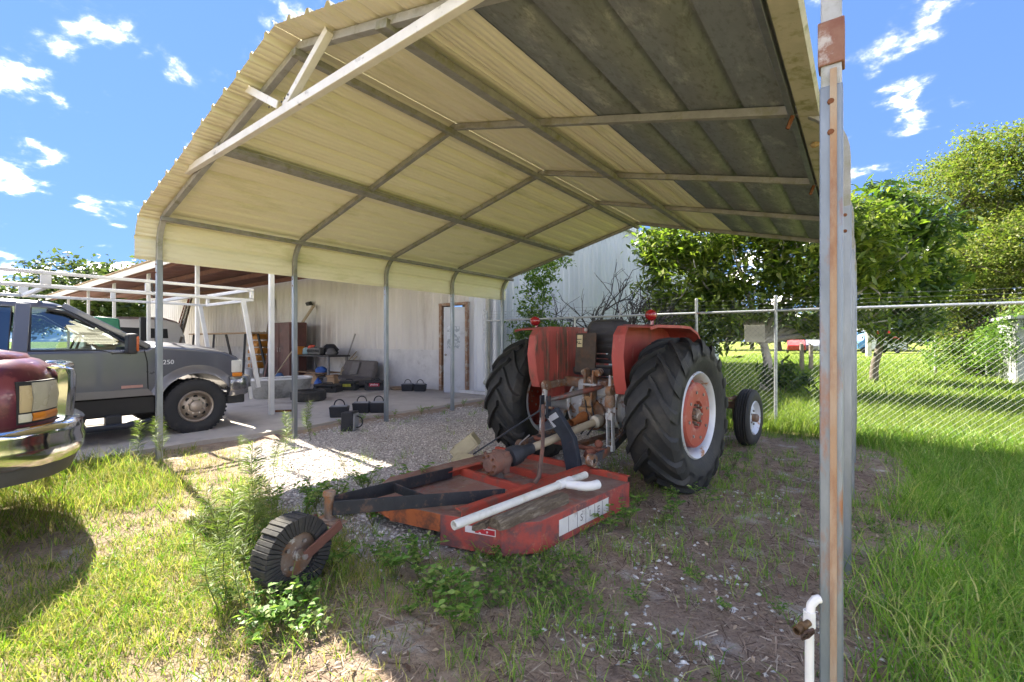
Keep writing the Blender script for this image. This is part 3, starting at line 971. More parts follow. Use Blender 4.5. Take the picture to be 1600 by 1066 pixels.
def front_wheel(cx, cy, sgn):
    RR = .36
    mb = MB()
    mb.lathe([(r, h * sgn) for r, h in [(.215, .075), (.205, .085), (.195, .07), (.17, .03), (.12, .035), (.07, .05), (.0, .05)]], (cx, cy, RR), (1, 0, 0), 32)
    w = mb.build('front_wheel', rimw, tr, smooth=40)
    mb = MB()
    prof = [(.21, .075), (.26, .092), (.31, .088), (.335, .075), (.35, .062), (.338, .056), (.338, .048), (.357, .042), (.345, .03), (.345, .022), (.36, .014), (.347, .006), (.347, 0)]
    mb.lathe(prof + [(r, -h) for r, h in prof[::-1][1:]], (cx, cy, RR), (1, 0, 0), 40)
    mb.build('tyre', rubber, w, smooth=35)
    mb = MB(); mb.lathe([(.05, .05 * sgn), (.05, .10 * sgn), (.035, .115 * sgn), (0, .12 * sgn)], (cx, cy, RR), (1, 0, 0), 16)
    mb.build('hub_cap', castr, w, smooth=40)
    for k in range(5):
        a = k * 2 * math.pi / 5
        mb = MB(); mb.cyl((cx + .045 * sgn, cy + .085 * math.cos(a), RR + .085 * math.sin(a)), (cx + .062 * sgn, cy + .085 * math.cos(a), RR + .085 * math.sin(a)), .013, 6)
        mb.build('wheel_nut', MATS['nut_dark'], w)
front_wheel(.74, 2.22, 1)
front_wheel(-.74, 2.22, -1)
# front axle
mb = MB(); mb.bar((-.62, 2.2, .50), (.62, 2.2, .50), .09, .09)
ax_ = mb.build('front_axle', castr, tr, bevel=.01)
for s_ in (-1, 1):
    mb = MB(); mb.cyl((s_ * .60, 2.2, .30), (s_ * .60, 2.2, .62), .045, 12); mb.bar((s_ * .6, 2.22, .36), (s_ * .72, 2.22, .36), .06, .06); mb.bar((s_ * .60, 2.2, .6), (s_ * .58, 2.0, .6), .04, .03)
    mb.build('spindle', castr, tr, smooth=40)
mb = MB(); mb.bar((.60, 2.0, .60), (.2, 1.6, .7), .03, .03); mb.build('drag_link', castr, tr)
# gearbox body, engine and bonnet
mb = MB(); mb.box((0, .65, .60), (.36, 1.3, .42)); mb.box((0, 1.65, .62), (.34, .9, .46)); mb.box((0, 2.25, .55), (.30, .35, .3))
mb.build('engine_block', M('engine_grey', (.23, .24, .24), (.14, .13, .12), 8, .7, .1, stain=(.06, .055, .05), st_lo=.45, st_hi=.6, st_scale=5), tr, bevel=.03)
mb = MB()
secs = []
for y, w_, zt2 in ((.95, .22, 1.16), (1.0, .25, 1.19), (1.6, .25, 1.21), (2.35, .24, 1.18), (2.5, .22, 1.08)):
    secs.append([(-w_, y, .82), (-w_, y, zt2 - .09), (-w_ * .72, y, zt2 - .01), (0, y, zt2), (w_ * .72, y, zt2 - .01), (w_, y, zt2 - .09), (w_, y, .82)])
mb.loft(secs)
mb.build('bonnet', red, tr, bevel=.012)
mb = MB(); mb.box((0, 2.49, .82), (.42, .08, .55)); mb.build('grille', blackp, tr, bevel=.02)
# platform, steering wheel
mb = MB(); mb.box((0, .48, .80), (.9, .6, .02)); mb.build('footplate', redmold, tr)
mb = MB(); mb.cyl((0, .98, 1.1), (0, .72, 1.27), .022, 10); mb.build('steering_column', blackp, tr)
mb = MB()
n_ = Vector((0, -.55, .83)).normalized(); u_ = Vector((1, 0, 0)); v_ = n_.cross(u_)
c_ = Vector((0, .70, 1.29))
mb.tube([c_ + (u_ * math.cos(t_) + v_ * math.sin(t_)) * .21 for t_ in np.linspace(0, 2 * math.pi, 29)], .016, 8, False)
for t_ in (0, 2.1, 4.2):
    mb.bar(c_, c_ + (u_ * math.cos(t_) + v_ * math.sin(t_)) * .21, .02, .012, n_)
mb.build('steering_wheel', blackp, tr, smooth=40)
# fenders
def fender(xi, xo, m_, name='fender'):
    prof = [(-.50, .86), (-.545, 1.0), (-.57, 1.2), (-.54, 1.38), (-.47, 1.455), (-.35, 1.475), (.10, 1.48), (.34, 1.475), (.52, 1.42), (.66, 1.30), (.80, 1.10), (.84, .92)]
    t_ = .012
    mb = MB()
    inner = prof + [(.60, .86), (.30, .84), (-.1, .84), (-.30, .84)]
    sg_ = 1 if xo > xi else -1
    mb.prism(inner, xi, xi - t_ * sg_, 'x')
    f_ = mb.build(name, m_, tr, bevel=.004)
    # pressed upright folds
    for yy in (-.36, -.20, -.02, .16):
        mb = MB(); mb.box((xi - (t_ + .003) * sg_, yy, 1.17), (.012, .03, .52)); mb.build('pressed_fold', m_, f_, bevel=.005)
    # outward flange over the tyre
    mb = MB(); secs = []
    for (y, z) in prof[4:]:
        secs.append([(xi, y, z), (xo, y, z - .01), (xo, y, z - .035), (xo - .008 * sg_, y, z - .035), (xo - .008 * sg_, y, z - .017), (xi, y, z - .008)])
    mb.loft(secs)
    mb.build('top_flange', m_, f_, smooth=30)
    mb = MB(); secs = []
    for (y, z) in prof[:5]:
        secs.append([(xi, y, z), (xi + .10 * sg_, y + .01, z), (xi + .10 * sg_, y + .018, z), (xi, y + .008, z)])
    mb.loft(secs); mb.build('rear_flange', m_, f_, smooth=30)
    return f_
fl = fender(-.44, -.80, redmold)
fr_ = fender(.45, .76, red)
mb = MB(); mb.box((-.46, .0, .80), (.05, .5, .16)); mb.build('fender_bracket', red, fl, bevel=.015)
mb = MB(); mb.box((-.42, -.28, .79), (.09, .30, .17)); mb.build('tool_box', red, fl, bevel=.02)
lens = M('red_lamp_lens', (.30, .012, .015), (.22, .01, .012), 5, .15, bump=0, spec=.6, coat=.5)
for (lx, ly, lz, par) in ((-.73, -.22, 1.545, fl), (.58, -.12, 1.565, fr_)):
    mb = MB(); mb.lathe([(.02, -.075), (.02, -.04), (.05, -.03), (.053, 0), (.045, .03), (.025, .048), (0, .052)], (lx, ly, lz), (.15, -1, .1), 18)
    mb.cyl((lx, ly + .03, lz - .09), (lx, ly + .03, lz - .02), .016, 8)
    mb.build('tail_lamp', lens, par, smooth=40)
# seat with board standing in front of it
mb = MB()
mb.box((-.06, .06, 1.02), (.46, .40, .09)); s1 = mb.build('seat', M('cracked_black_vinyl', (.025, .026, .03), (.04, .04, .042), 14, .55, bump=.25), tr, bevel=.03)
mb = MB()
secs = []
for z, w_, t_ in ((1.20, .20, .07), (1.24, .235, .085), (1.27, .235, .10), (1.29, .235, .085), (1.33, .24, .105), (1.355, .24, .09), (1.395, .24, .105), (1.42, .235, .09), (1.47, .235, .10), (1.53, .20, .08), (1.55, .14, .03)):
    secs.append([(-.02 - w_, .14 - t_ * .6, z), (-.02 - w_ * .6, .10 - t_, z), (-.02 + w_ * .6, .10 - t_, z), (-.02 + w_, .14 - t_ * .6, z), (-.02 + w_, .17, z), (-.02 - w_, .17, z)])
mb.loft(secs); mb.build('seat_back', MATS['cracked_black_vinyl'], s1, smooth=45, bevel=.012)
for z in (1.10, 1.15):
    mb = MB(); mb.tube([(-.30, .28, z), (-.28, .05, z + .01), (-.06, .0, z + .02), (.17, .05, z + .01), (.20, .28, z)], .022, 8)
    mb.build('seat_frame', blackp, s1, smooth=40)
mb = MB(); mb.box((-.13, -.12, 1.205), (.235, .022, .40), (R(-4), 0, R(4)))
bd = mb.build('backing_board', M('rusty_plate', (.085, .065, .05), (.055, .045, .036), 12, .8, stain=(.12, .07, .04), st_lo=.5, st_hi=.7, st_scale=8, bump=.2), tr, bevel=.002)
mb = MB(); mb.box((-.19, -.141, 1.325), (.062, .002, .125), (R(-4), 0, R(4)))
dc = mb.build('decal', M('yellow_decal', (.62, .55, .30), (.55, .48, .28), 9, .6), bd)
lettering('decal_print', 'F1', .075, (-.192, -.1435, 1.325), (R(90 - 4), R(-90), R(4)), M('decal_black', (.02, .02, .02), None, 5, .6), dc)
mb = MB(); mb.lathe([(0, .012), (.018, .01), (.022, 0)], (-.12, -.135, 1.44), (0, -1, 0), 12); mb.build('bolt', MATS['bolt_grey'], bd, smooth=40)
mb = MB(); mb.tube([(-.02, .30, 1.35), (.02, .32, 1.72)], [.012, .006], 6); mb.build('antenna', M('pale_rod', (.45, .46, .48), None, 5, .5, .3), tr)
# rear axle, differential, hydraulics
mb = MB()
mb.lathe([(.085, -.72), (.095, -.45), (.12, -.36), (.17, -.34), (.17, -.30), (.20, -.26), (.215, -.12), (.215, .12), (.20, .26), (.17, .30), (.17, .34), (.12, .36), (.095, .45), (.085, .72)], (0, 0, .67), (1, 0, 0), 32)
ra = mb.build('rear_axle', cast, tr, smooth=35)
for x_ in (-.30, -.05, .11, .30):
    mb = MB(); mb.lathe([(.215, -.012), (.238, -.012), (.238, .012), (.215, .012)], (x_ * .9, 0, .67), (1, 0, 0), 32); mb.build('flange', cast, ra, smooth=35)
    for k in range(9):
        a = R(100 + k * 19)
        if k % 2 == 0:
            mb = MB(); mb.cyl((x_ * .9 - .02, .226 * math.cos(a), .67 + .226 * math.sin(a)), (x_ * .9 + .02, .226 * math.cos(a), .67 + .226 * math.sin(a)), .011, 6); mb.build('bolt', castr, ra)
mb = MB(); mb.box((0, .02, .86), (.34, .48, .16)); mb.build('lift_cover', cast, tr, bevel=.03)
mb = MB(); mb.lathe([(.15, 0), (.15, .05), (.11, .07), (.075, .10), (.065, .16), (0, .16)], (.02, -.20, .60), (0, -1, 0), 20); pt = mb.build('pto_housing', castr, tr, smooth=40)
mb = MB(); mb.lathe([(.0, .0), (.045, 0), (.055, .03), (.05, .10), (.035, .14), (.03, .24)], (.02, -.34, .60), (0, -1, -.15), 14); mb.build('pto_shaft', M('orange_rust', (.34, .12, .03), (.22, .08, .03), 16, .85, bump=.4), pt, smooth=40)
mb = MB(); mb.bar((-.33, -.12, .90), (.36, -.12, .90), .07, .07); mb.lathe([(.055, -.37), (.055, .40)], (0, -.12, .90), (1, 0, 0), 14); mb.build('rocker_shaft', castr, tr, smooth=40)
# top-link bracket: two upright cheeks, a pin and a spring
mb = MB()
for s_ in (-.045, .045):
    mb.box((s_ + .02, -.27, .87), (.022, .09, .34), (R(-8), 0, 0))
br_ = mb.build('top_link_bracket', castr, tr, bevel=.006); 
mb = MB(); mb.cyl((-.07, -.30, .90), (.12, -.30, .90), .014, 8); mb.build('pin', cast, br_, smooth=40)
for (px_, pz_) in ((-.05, 1.02), (.10, 1.02), (.02, .95)):
    mb = MB(); mb.lathe([(.0, -.04), (.034, -.035), (.036, .0), (.034, .035), (0, .04)], (px_, -.24, pz_), (0, 1, .2), 12); mb.build('knuckle', castr, br_, smooth=40)
mb = MB(); mb.box((.02, -.33, .66), (.16, .05, .05)); mb.box((.02, -.30, .74), (.10, .04, .10)); mb.build('hitch_lug', M('tan_rust', (.36, .22, .11), (.22, .12, .05), 18, .85, bump=.4), tr, bevel=.008)
# lift arms, rods and lower links
for s_ in (-1, 1):
    mb = MB(); mb.bar((s_ * .34, -.12, .90), (s_ * .37, -.48, .88), .035, .07); mb.lathe([(.05, -.025), (.05, .025)], (s_ * .37, -.47, .88), (1, 0, 0), 14); mb.disc((s_ * .37 + .025, -.47, .88), (1, 0, 0), .05); mb.disc((s_ * .37 - .025, -.47, .88), (1, 0, 0), .05)
    mb.build('lift_arm', castr, tr, bevel=.006)
    mb = MB()
    top = Vector((s_ * .37, -.48, .86)); bot = Vector((s_ * .40, -.52, .38))
    if s_ > 0:
        mb.tube([top + Vector((0, 0, .16)), top, top.lerp(bot, .42)], [.010, .02, .022], 10)
        m1 = top.lerp(bot, .42); m2 = bot
        for dx in (-.026, .026):
            mb.bar(m1 + Vector((dx, 0, 0)), m2 + Vector((dx, 0, 0)), .012, .045, (0, 1, 0))
        mb.box(m1, (.07, .05, .06)); mb.box(m2, (.07, .05, .05))
        mb.build('lift_rod', cast, tr, bevel=.004)
        mb = MB(); mb.lathe([(.0, -.06), (.045, -.05), (.05, .0), (.045, .05), (0, .06)], top.lerp(bot, .15), (0, 0, 1), 10); mb.build('lift_rod_gear', castr, tr, smooth=40)
    else:
        mb.tube([top, top.lerp(bot, .5), bot], [.026, .03, .022], 10)
        mb.build('lift_rod', cast, tr, smooth=40)
    mb = MB(); mb.bar((s_ * .26, .12, .46), (s_ * .40, -.50, .37), .028, .075); mb.bar((s_ * .40, -.50, .37), (s_ * .40, -.80, .33), .028, .07)
    mb.build('lower_link', M('dark_link', (.10, .11, .13), (.075, .07, .07), 12, .7, .2, stain=(.20, .10, .05), st_lo=.52, st_hi=.65, st_scale=7), tr, bevel=.005)
    mb = MB(); mb.lathe([(.02, -.03), (.052, -.028), (.055, 0), (.052, .028), (.02, .03)], (s_ * .40, -.82, .33), (1, 0, 0), 14); mb.build('ball_end', castr, tr, smooth=40)
    # check chains
    pts = [Vector((s_ * .30, -.10, .56)).lerp(Vector((s_ * .37, -.46, .40)), t_ / 9) + Vector((0, 0, -.05 * math.sin(t_ / 9 * math.pi))) for t_ in range(10)]
    for k in range(9):
        mb = MB(); dd = (pts[k + 1] - pts[k]).normalized(); uu = dd.orthogonal().normalized() if k % 2 else dd.cross(dd.orthogonal()).normalized()
        mid = (pts[k] + pts[k + 1]) / 2
        mb.tube([mid + dd * .028 * math.cos(t_) + uu * .014 * math.sin(t_) for t_ in np.linspace(0, 2 * math.pi, 11)], .005, 5, False)
        mb.build('chain_link', castr, tr, smooth=60)
# red rusty ball end and drawbar below
mb = MB(); mb.box((0, -.15, .34), (.10, .9, .035)); mb.build('drawbar', castr, tr, bevel=.005)
mb = MB(); mb.cyl((-.42, -.62, .37), (.42, -.62, .37), .022, 10); mb.build('crossbar', M('red_rust_bar', (.26, .09, .06), (.17, .07, .045), 14, .8, bump=.3), tr, smooth=40)
for (x_, y_, z_, r_) in ((.28, -.66, .34, .055), (.33, -.60, .42, .04), (.22, -.6, .30, .045)):
    mb = MB(); mb.lathe([(0, -r_), (r_ * .8, -r_ * .6), (r_, 0), (r_ * .8, r_ * .6), (0, r_)], (x_, y_, z_), (1, .4, .2), 10); mb.build('rusty_knuckle', MATS['red_rust_bar'], tr, smooth=50)
for (x_, z_) in ((-.02, .5), (.05, .48)):
    mb = MB(); mb.tube([(x_, -.30, .78), (x_ + .06, -.36, .66), (x_ + .12, -.40, .55), (x_ + .05, -.44, .44)], .008, 6); mb.build('hose', blackp, tr, smooth=60)
# ------------------------------------------------------------------ rotary mower behind the tractor
MA = R(-6)
mow = thing('rotary_mower', 'rusty red rotary mower deck with laminated tail wheel hitched behind the tractor', 'mower', (-2.28, 2.70, 0), MA)
deckm = M('rusty_red_deck', (.25, .12, .085), (.20, .125, .095), 5, .9, stain=(.26, .19, .15), st_lo=.45, st_hi=.62, st_scale=5.5, bump=.4, bscale=70, stain2=(.34, .09, .055), s2_lo=.54, s2_hi=.66, s2_scale=3)
skirtm = M('red_skirt', (.43, .075, .05), (.31, .06, .048), 6, .7, stain=(.15, .07, .065), st_lo=.50, st_hi=.62, st_scale=4.5, bump=.3, bscale=40, stain2=(.46, .16, .10), s2_lo=.56, s2_hi=.66, s2_scale=7)
orangem = M('orange_rust_skirt', (.42, .12, .035), (.32, .09, .035), 6, .75, stain=(.14, .06, .035), st_lo=.5, st_hi=.62, st_scale=6, bump=.2)
railm = M('red_angle_iron', (.44, .065, .035), (.33, .055, .035), 8, .65, stain=(.20, .085, .06), st_lo=.48, st_hi=.64, st_scale=8, bump=.2)
darkbar = M('dark_blue_steel', (.045, .055, .075), (.03, .036, .048), 8, .55, .3, stain=(.15, .085, .06), st_lo=.56, st_hi=.66, st_scale=5, bump=.12)
blackbar = M('black_steel_beam', (.035, .037, .042), (.022, .024, .027), 8, .6, .2, stain=(.12, .07, .05), st_lo=.56, st_hi=.66, st_scale=9, bump=.15)
DT = .215
out_ = [(.74, .82), (.74, -.27), (.60, -.47), (.20, -.62), (-.20, -.74), (-.50, -.72), (-.74, -.40), (-.74, .82)]
mb = MB(); mb.prism([(x, y) for x, y in out_], DT - .012, DT, 'z')
deck = mb.build('deck', deckm, mow, bevel=.004)
zb = .02
def skirt(i, j, m_, z0=zb, z1=DT - .002, name='skirt'):
    a, b = Vector((*out_[i], 0)), Vector((*out_[j], 0))
    mb = MB(); mid = (z0 + z1) / 2
    mb.bar(a + Vector((0, 0, mid)), b + Vector((0, 0, mid)), .012, z1 - z0)
    return mb.build(name, m_, deck, bevel=.003)
sk = skirt(0, 1, skirtm); skirt(1, 2, skirtm); skirt(2, 3, skirtm)
skirt(3, 4, orangem, .10); skirt(4, 5, orangem, .11); skirt(5, 6, skirtm); skirt(6, 7, skirtm)
for i in (1, 2):
    mb = MB(); x, y = out_[i]; mb.cyl((x, y, zb), (x, y, DT - .002), .008, 8); mb.build('weld_seam', skirtm, deck)
# white lettered strip along the side skirt
strip = M('peeling_white_strip', (.68, .67, .62), (.60, .59, .54), 9, .6, stain=(.33, .30, .26), st_lo=.58, st_hi=.66, st_scale=14)
mb = MB(); mb.box((.7475, .21, .118), (.002, .60, .105)); st = mb.build('brand_strip', strip, deck)
inkm = M('strip_ink', (.09, .08, .075), (.25, .23, .2), 30, .7)
for k, (y0, ch) in enumerate(((-.04, 'I'), (.06, 'I'), (.16, 'S'), (.27, 'L'), (.37, 'E'), (.455, 'L'))):
    mb = MB(); mb.box((.7492, y0 + .05, .118), (.0012, .004, .10)); mb.build('strip_gap', inkm, st)
    if ch in 'SLE' and k in (2, 3, 4):
        lettering('strip_letter', ch, .07, (.7490, y0, .118), (R(90), 0, R(90)), inkm, st, .0008)
rs = Vector((*out_[2], 0)) - Vector((*out_[3], 0))
dirv = rs.normalized(); nr = Vector((dirv.y, -dirv.x, 0)); nr = nr if nr.y < 0 else -nr
base = Vector((*out_[2], .155)) - dirv * .14 + nr * .0075
mb = MB(); mb.bar(base - dirv * .105, base + dirv * .105, .002, .042); sb_ = mb.build('sticker', M('white_sticker', (.70, .70, .68), (.62, .60, .58), 20, .5), deck)
mb = MB(); mb.bar(base - dirv * .035 + nr * .0016, base + dirv * .10 + nr * .0016, .002, .030); mb.build('sticker_panel', M('torn_red_sticker', (.50, .02, .03), (.42, .02, .03), 9, .5, stain=(.68, .66, .64), st_lo=.60, st_hi=.61, st_scale=22), sb_)
# rails and cross members of angle iron
def angle(a, b, m_, w=.055, h=.06, name='rail'):
    a, b = Vector(a), Vector(b); t = (b - a).normalized(); sd = Vector((-t.y, t.x, 0))
    mb = MB(); mb.bar(a + Vector((0, 0, h / 2)), b + Vector((0, 0, h / 2)), .008, h); mb.bar(a + sd * w / 2 + Vector((0, 0, h)), b + sd * w / 2 + Vector((0, 0, h)), w, .008)
    return mb.build(name, m_, mow, bevel=.002)
angle((.38, -.60, DT), (.38, .80, DT), railm)
angle((-.38, .80, DT), (-.38, -.55, DT), railm)
angle((-.37, .02, DT), (.34, .02, DT), railm, .04, .05, 'cross_member')
angle((-.37, .36, DT), (.34, .36, DT), railm, .04, .05, 'cross_member')
angle((-.74, .80, DT), (.74, .80, DT), railm, .04, .04, 'front_angle')
for x in (-.1, .22):
    mb = MB(); mb.box((x, -.38, DT + .003), (.10, .22, .005)); mb.build('patch_plate', deckm, mow)
# tail beams to the wheel pivot
piv = Vector((-.02, -1.25, 0))
for s_, y1 in ((1, -.18), (-1, -.08)):
    mb = MB(); mb.bar((piv.x + s_ * .045, piv.y, .375), (s_ * .345, y1, .265), .014, .082); mb.build('tail_beam', blackbar, mow, bevel=.004)
mb = MB(); mb.bar((-.17, -.72, .325), (.19, -.72, .325), .012, .06); mb.build('beam_spreader', blackbar, mow, bevel=.003)
mb = MB(); mb.lathe([(.0, .47), (.032, .465), (.036, .45), (.036, .438), (.026, .434), (.026, .31), (.04, .305), (.04, .29), (0, .29)], (piv.x, piv.y, 0), (0, 0, 1), 16)
mb.build('pivot', castr, mow, smooth=40)
# tail wheel fork and laminated wheel (turned out to one side)
fa = R(-15)
fd = Vector((-math.sin(fa), -math.cos(fa), 0)); sd = Vector((math.cos(fa), -math.sin(fa), 0))
wc = piv + fd * .235 + Vector((0, 0, .205))
mb = MB(); mb.bar(piv + Vector((0, 0, .29)) - sd * .098, piv + Vector((0, 0, .29)) + sd * .098, .09, .014); fk = mb.build('fork_crown', castr, mow, bevel=.003)
for s_ in (-1, 1):
    mb = MB(); mb.bar(piv + sd * s_ * .098 + Vector((0, 0, .295)), wc + sd * s_ * .098, .012, .055, sd.cross(Vector((0, 0, 1)))); mb.build('fork_arm', M('brown_fork', (.16, .065, .045), (.11, .05, .035), 14, .75, bump=.2), fk, bevel=.003)
mb = MB(); mb.lathe([(.1, -.035), (.115, -.03), (.115, .03), (.1, .035), (.03, .035), (.03, .06), (0, .06), (0, -.06), (.03, -.06), (.03, -.035), (.1, -.035)], wc, sd, 28); mb.build('tail_wheel', castr, mow, smooth=40)
tw = mow.children[-1]
for k in range(46):
    a0 = 2 * math.pi * k / 46; a1 = a0 + 2 * math.pi / 46 * .86
    hz = .064 + random.uniform(-.004, .004); rr = .197 + random.uniform(-.004, .004) - .006 * (math.sin(a0 * 3) > .8)
    u_ = fd; v_ = Vector((0, 0, 1))
    secs = []
    for h in (-hz, hz):
        secs.append([wc + sd * h + (u_ * math.cos(a) + v_ * math.sin(a)) * r for a, r in ((a0, .112), (a1, .112), (a1, rr), (a0, rr))])
    mb = MB(); mb.loft(secs); mb.build('tyre_ply', rubber_d, tw, bevel=.002, seg=1)
for k in range(4):
    a = k * math.pi / 2 + .6
    for s_ in (1,):
        q = wc + sd * .036 + (fd * math.cos(a) + Vector((0, 0, 1)) * math.sin(a)) * .07
        mb = MB(); mb.cyl(q, q + sd * .012, .011, 6); mb.build('bolt', MATS['bolt_grey'], tw)
q = wc + sd * .092; mb = MB(); mb.cyl(q, q + sd * .014, .015, 6); mb.build('axle_bolt', MATS['bolt_grey'], tw)
# gearbox, shaft with guard
gm = M('gearbox_rust', (.20, .11, .08), (.13, .075, .06), 14, .85, stain=(.26, .10, .06), st_lo=.5, st_hi=.64, st_scale=7, bump=.4, bscale=70)
mb = MB(); mb.lathe([(.075, 0), (.075, .02), (.05, .03), (.045, .09), (.06, .11), (0, .11)], (.0, .10, DT), (0, 0, 1), 16); gb = mb.build('gearbox_stand', M('grey_rust', (.15, .12, .10), (.10, .08, .07), 12, .85, bump=.4), mow, smooth=40)
mb = MB(); mb.lathe([(0, -.12), (.05, -.115), (.06, -.10), (.085, -.09), (.088, .06), (.07, .08), (.05, .10), (.05, .14), (0, .14)], (.0, .10, .375), (0, 1, .06), 12); mb.build('gearbox', gm, mow, smooth=38)
for k in range(8):
    a = k * math.pi / 4
    mb = MB(); mb.cyl((.068 * math.cos(a), -.02, .372 + .068 * math.sin(a)), (.068 * math.cos(a), .0, .372 + .068 * math.sin(a)), .009, 6); mb.build('gearbox_bolt', MATS['rust'], mow)
mb = MB(); mb.box((0, .13, .375), (.15, .06, .17)); mb.build('gearbox_flange', gm, mow, bevel=.008)
mb = MB(); mb.lathe([(0, 0), (.014, 0), (.014, .025), (.0, .03)], (-.055, .02, .435), (0, -.4, 1), 8); mb.build('filler_plug', gm, mow)
p0, p1 = Vector((0, .22, .385)), Vector((.18, 1.34, .585))
pd = (p1 - p0).normalized()
mb = MB(); mb.lathe([(.035, 0), (.078, .012), (.082, .05), (.075, .052), (.08, .08), (.072, .083), (.074, .11), (.062, .115), (.06, .15), (.048, .17), (.046, .25), (.034, .26)], p0, pd, 22); mb.build('shaft_boot', M('dark_rubber_boot', (.035, .04, .05), (.022, .025, .03), 8, .6), mow, smooth=30)
mb = MB(); mb.cyl(p0 + pd * .24, p1 - pd * .12, .034, 16); mb.build('shaft_guard', M('tan_shaft_guard', (.42, .36, .26), (.33, .28, .20), 6, .6, stain=(.18, .14, .10), st_lo=.56, st_hi=.7, st_scale=6), mow, smooth=40)
mb = MB(); mb.lathe([(.034, 0), (.06, .02), (.06, .07), (.045, .1), (.03, .12)], p1 - pd * .14, pd, 18); mb.build('shaft_collar', M('pale_collar', (.45, .42, .35), (.35, .32, .26), 8, .6), mow, smooth=40)
# A-frame
ap = Vector((.055, .62, .755))
for dx in (-.035, .035):
    mb = MB(); mb.bar(ap + Vector((dx, 0, -.09)), ap + Vector((dx, 0, .10)), .014, .055, (0, 1, 0)); mb.build('mast_plate', darkbar, mow, bevel=.003)
mb = MB(); mb.cyl(ap + Vector((-.06, 0, .0)), ap + Vector((.075, 0, .0)), .012, 10); mb.build('mast_pin', castr, mow, smooth=40)
pts = [ap + Vector((.055, .0, -.03)), Vector((.235, .70, .50)), Vector((.275, .735, .20))]
mb = MB(); secs = []
for i, q in enumerate(pts):
    wv = Vector((.062, .0, .040)) if i < 1 else Vector((.068, 0, .012)) if i < 2 else Vector((.072, 0, 0))
    secs.append([q - wv + Vector((0, -.012, 0)), q + wv + Vector((0, -.012, 0)), q + wv + Vector((0, .04, 0)), q - wv + Vector((0, .04, 0))])
mb.loft(secs); al = mb.build('mast_leg', darkbar, mow, bevel=.004)
mb = MB(); c_ = pts[0].lerp(pts[1], .22) + Vector((0, -.030, 0)); t_ = (pts[1] - pts[0]).normalized()
q0, q1 = pts[0].lerp(pts[1], .12) , pts[0].lerp(pts[1], .50)
wv = Vector((.046, 0, .029))
mb.add([q0 - wv + Vector((0, -.014, 0)), q0 + wv + Vector((0, -.014, 0)), q1 + wv + Vector((0, -.014, 0)), q1 - wv + Vector((0, -.014, 0))], [(0, 1, 2, 3)])
mb.build('pale_label', M('pale_label', (.50, .53, .58), (.42, .45, .5), 12, .5, .2), al)
mb = MB(); mb.bar(ap + Vector((-.04, 0, -.02)), (-.72, .50, .25), .012, .055, (0, 1, .4)); mb.build('mast_leg', darkbar, mow, bevel=.003)
mb = MB(); mb.tube([ap + Vector((.0, -.03, .02)), (.24, .36, .48), (.35, .18, .31), (.36, .11, .275)], [.016, .016, .018, .022], 10); mb.build('rear_strut', M('brown_strut', (.15, .095, .075), (.10, .065, .055), 12, .7, .2, stain=(.22, .10, .07), st_lo=.5, st_hi=.65, st_scale=8), mow, smooth=40)
mb = MB(); mb.tube([Vector((-.30, .62, .30)), (-.25, .64, .40), (-.16, .66, .48)], .006, 6); mb.build('bent_wire', M('pale_wire', (.4, .4, .38), None, 4, .5, .5), mow)
tl0 = ap + Vector((0.0, .02, .055)); tl1 = Vector((.23, 1.26, .90))
mb = MB(); mb.tube([tl0, tl0.lerp(tl1, .3), tl0.lerp(tl1, .32), tl0.lerp(tl1, .8), tl1], [.018, .018, .026, .026, .016], 10); mb.build('top_link', M('top_link_steel', (.16, .14, .13), (.10, .08, .075), 12, .6, .4, stain=(.28, .09, .06), st_lo=.5, st_hi=.62, st_scale=6), mow, smooth=40)

# things lying on and beside the deck
pz = .308
def loc2w(x, y, z):
    c, s = math.cos(MA), math.sin(MA)
    return Vector((-2.28 + c * x - s * y, 2.70 + s * x + c * y, z))
pA, pB = Vector((-1.80, 1.83, .30)), Vector((-1.66, 3.10, .312))
pipe = thing('plastic_pipe', 'white plastic drain pipe with a branch fitting lying on the mower deck', 'pipe', pA)
pd = (pB - pA).normalized(); sdv = Vector((pd.y, -pd.x, 0)).normalized()
mb = MB(); mb.tube([pA, pB], .0265, 18, False); mb.tube([pA, pA + pd * .02], .022, 18, False)
mb.lathe([(.022, 0), (.0265, 0)], pA, pd, 18); mb.disc(pA + pd * .03, pd, .0225, 18); mb.disc(pB, pd, .0262, 18)
mb.build('tube', M('dirty_pvc', (.72, .71, .66), (.64, .63, .57), 6, .4, stain=(.44, .41, .31), st_lo=.5, st_hi=.72, st_scale=5, bump=.02), pipe, smooth=40, world=True)
T0 = pA.lerp(pB, .80)
mb = MB(); mb.tube([T0 - pd * .075, T0 + pd * .06], .033, 18); f1 = mb.build('tee_fitting', pvc, pipe, smooth=40, world=True)
e0 = T0 + sdv * .02 - pd * .01 + Vector((0, 0, -.005))
mb = MB(); mb.tube([e0, e0 + sdv * .05 + pd * .02, e0 + sdv * .09 + pd * .03], .030, 16); mb.build('branch', pvc, pipe, smooth=40, world=True)
mb = MB(); mb.tube([e0 + sdv * .08 + pd * .028, e0 + sdv * .13 + pd * .05, e0 + sdv * .155 + pd * .09, e0 + sdv * .165 + pd * .15], .0325, 16); mb.build('elbow', pvc, pipe, smooth=40, world=True)
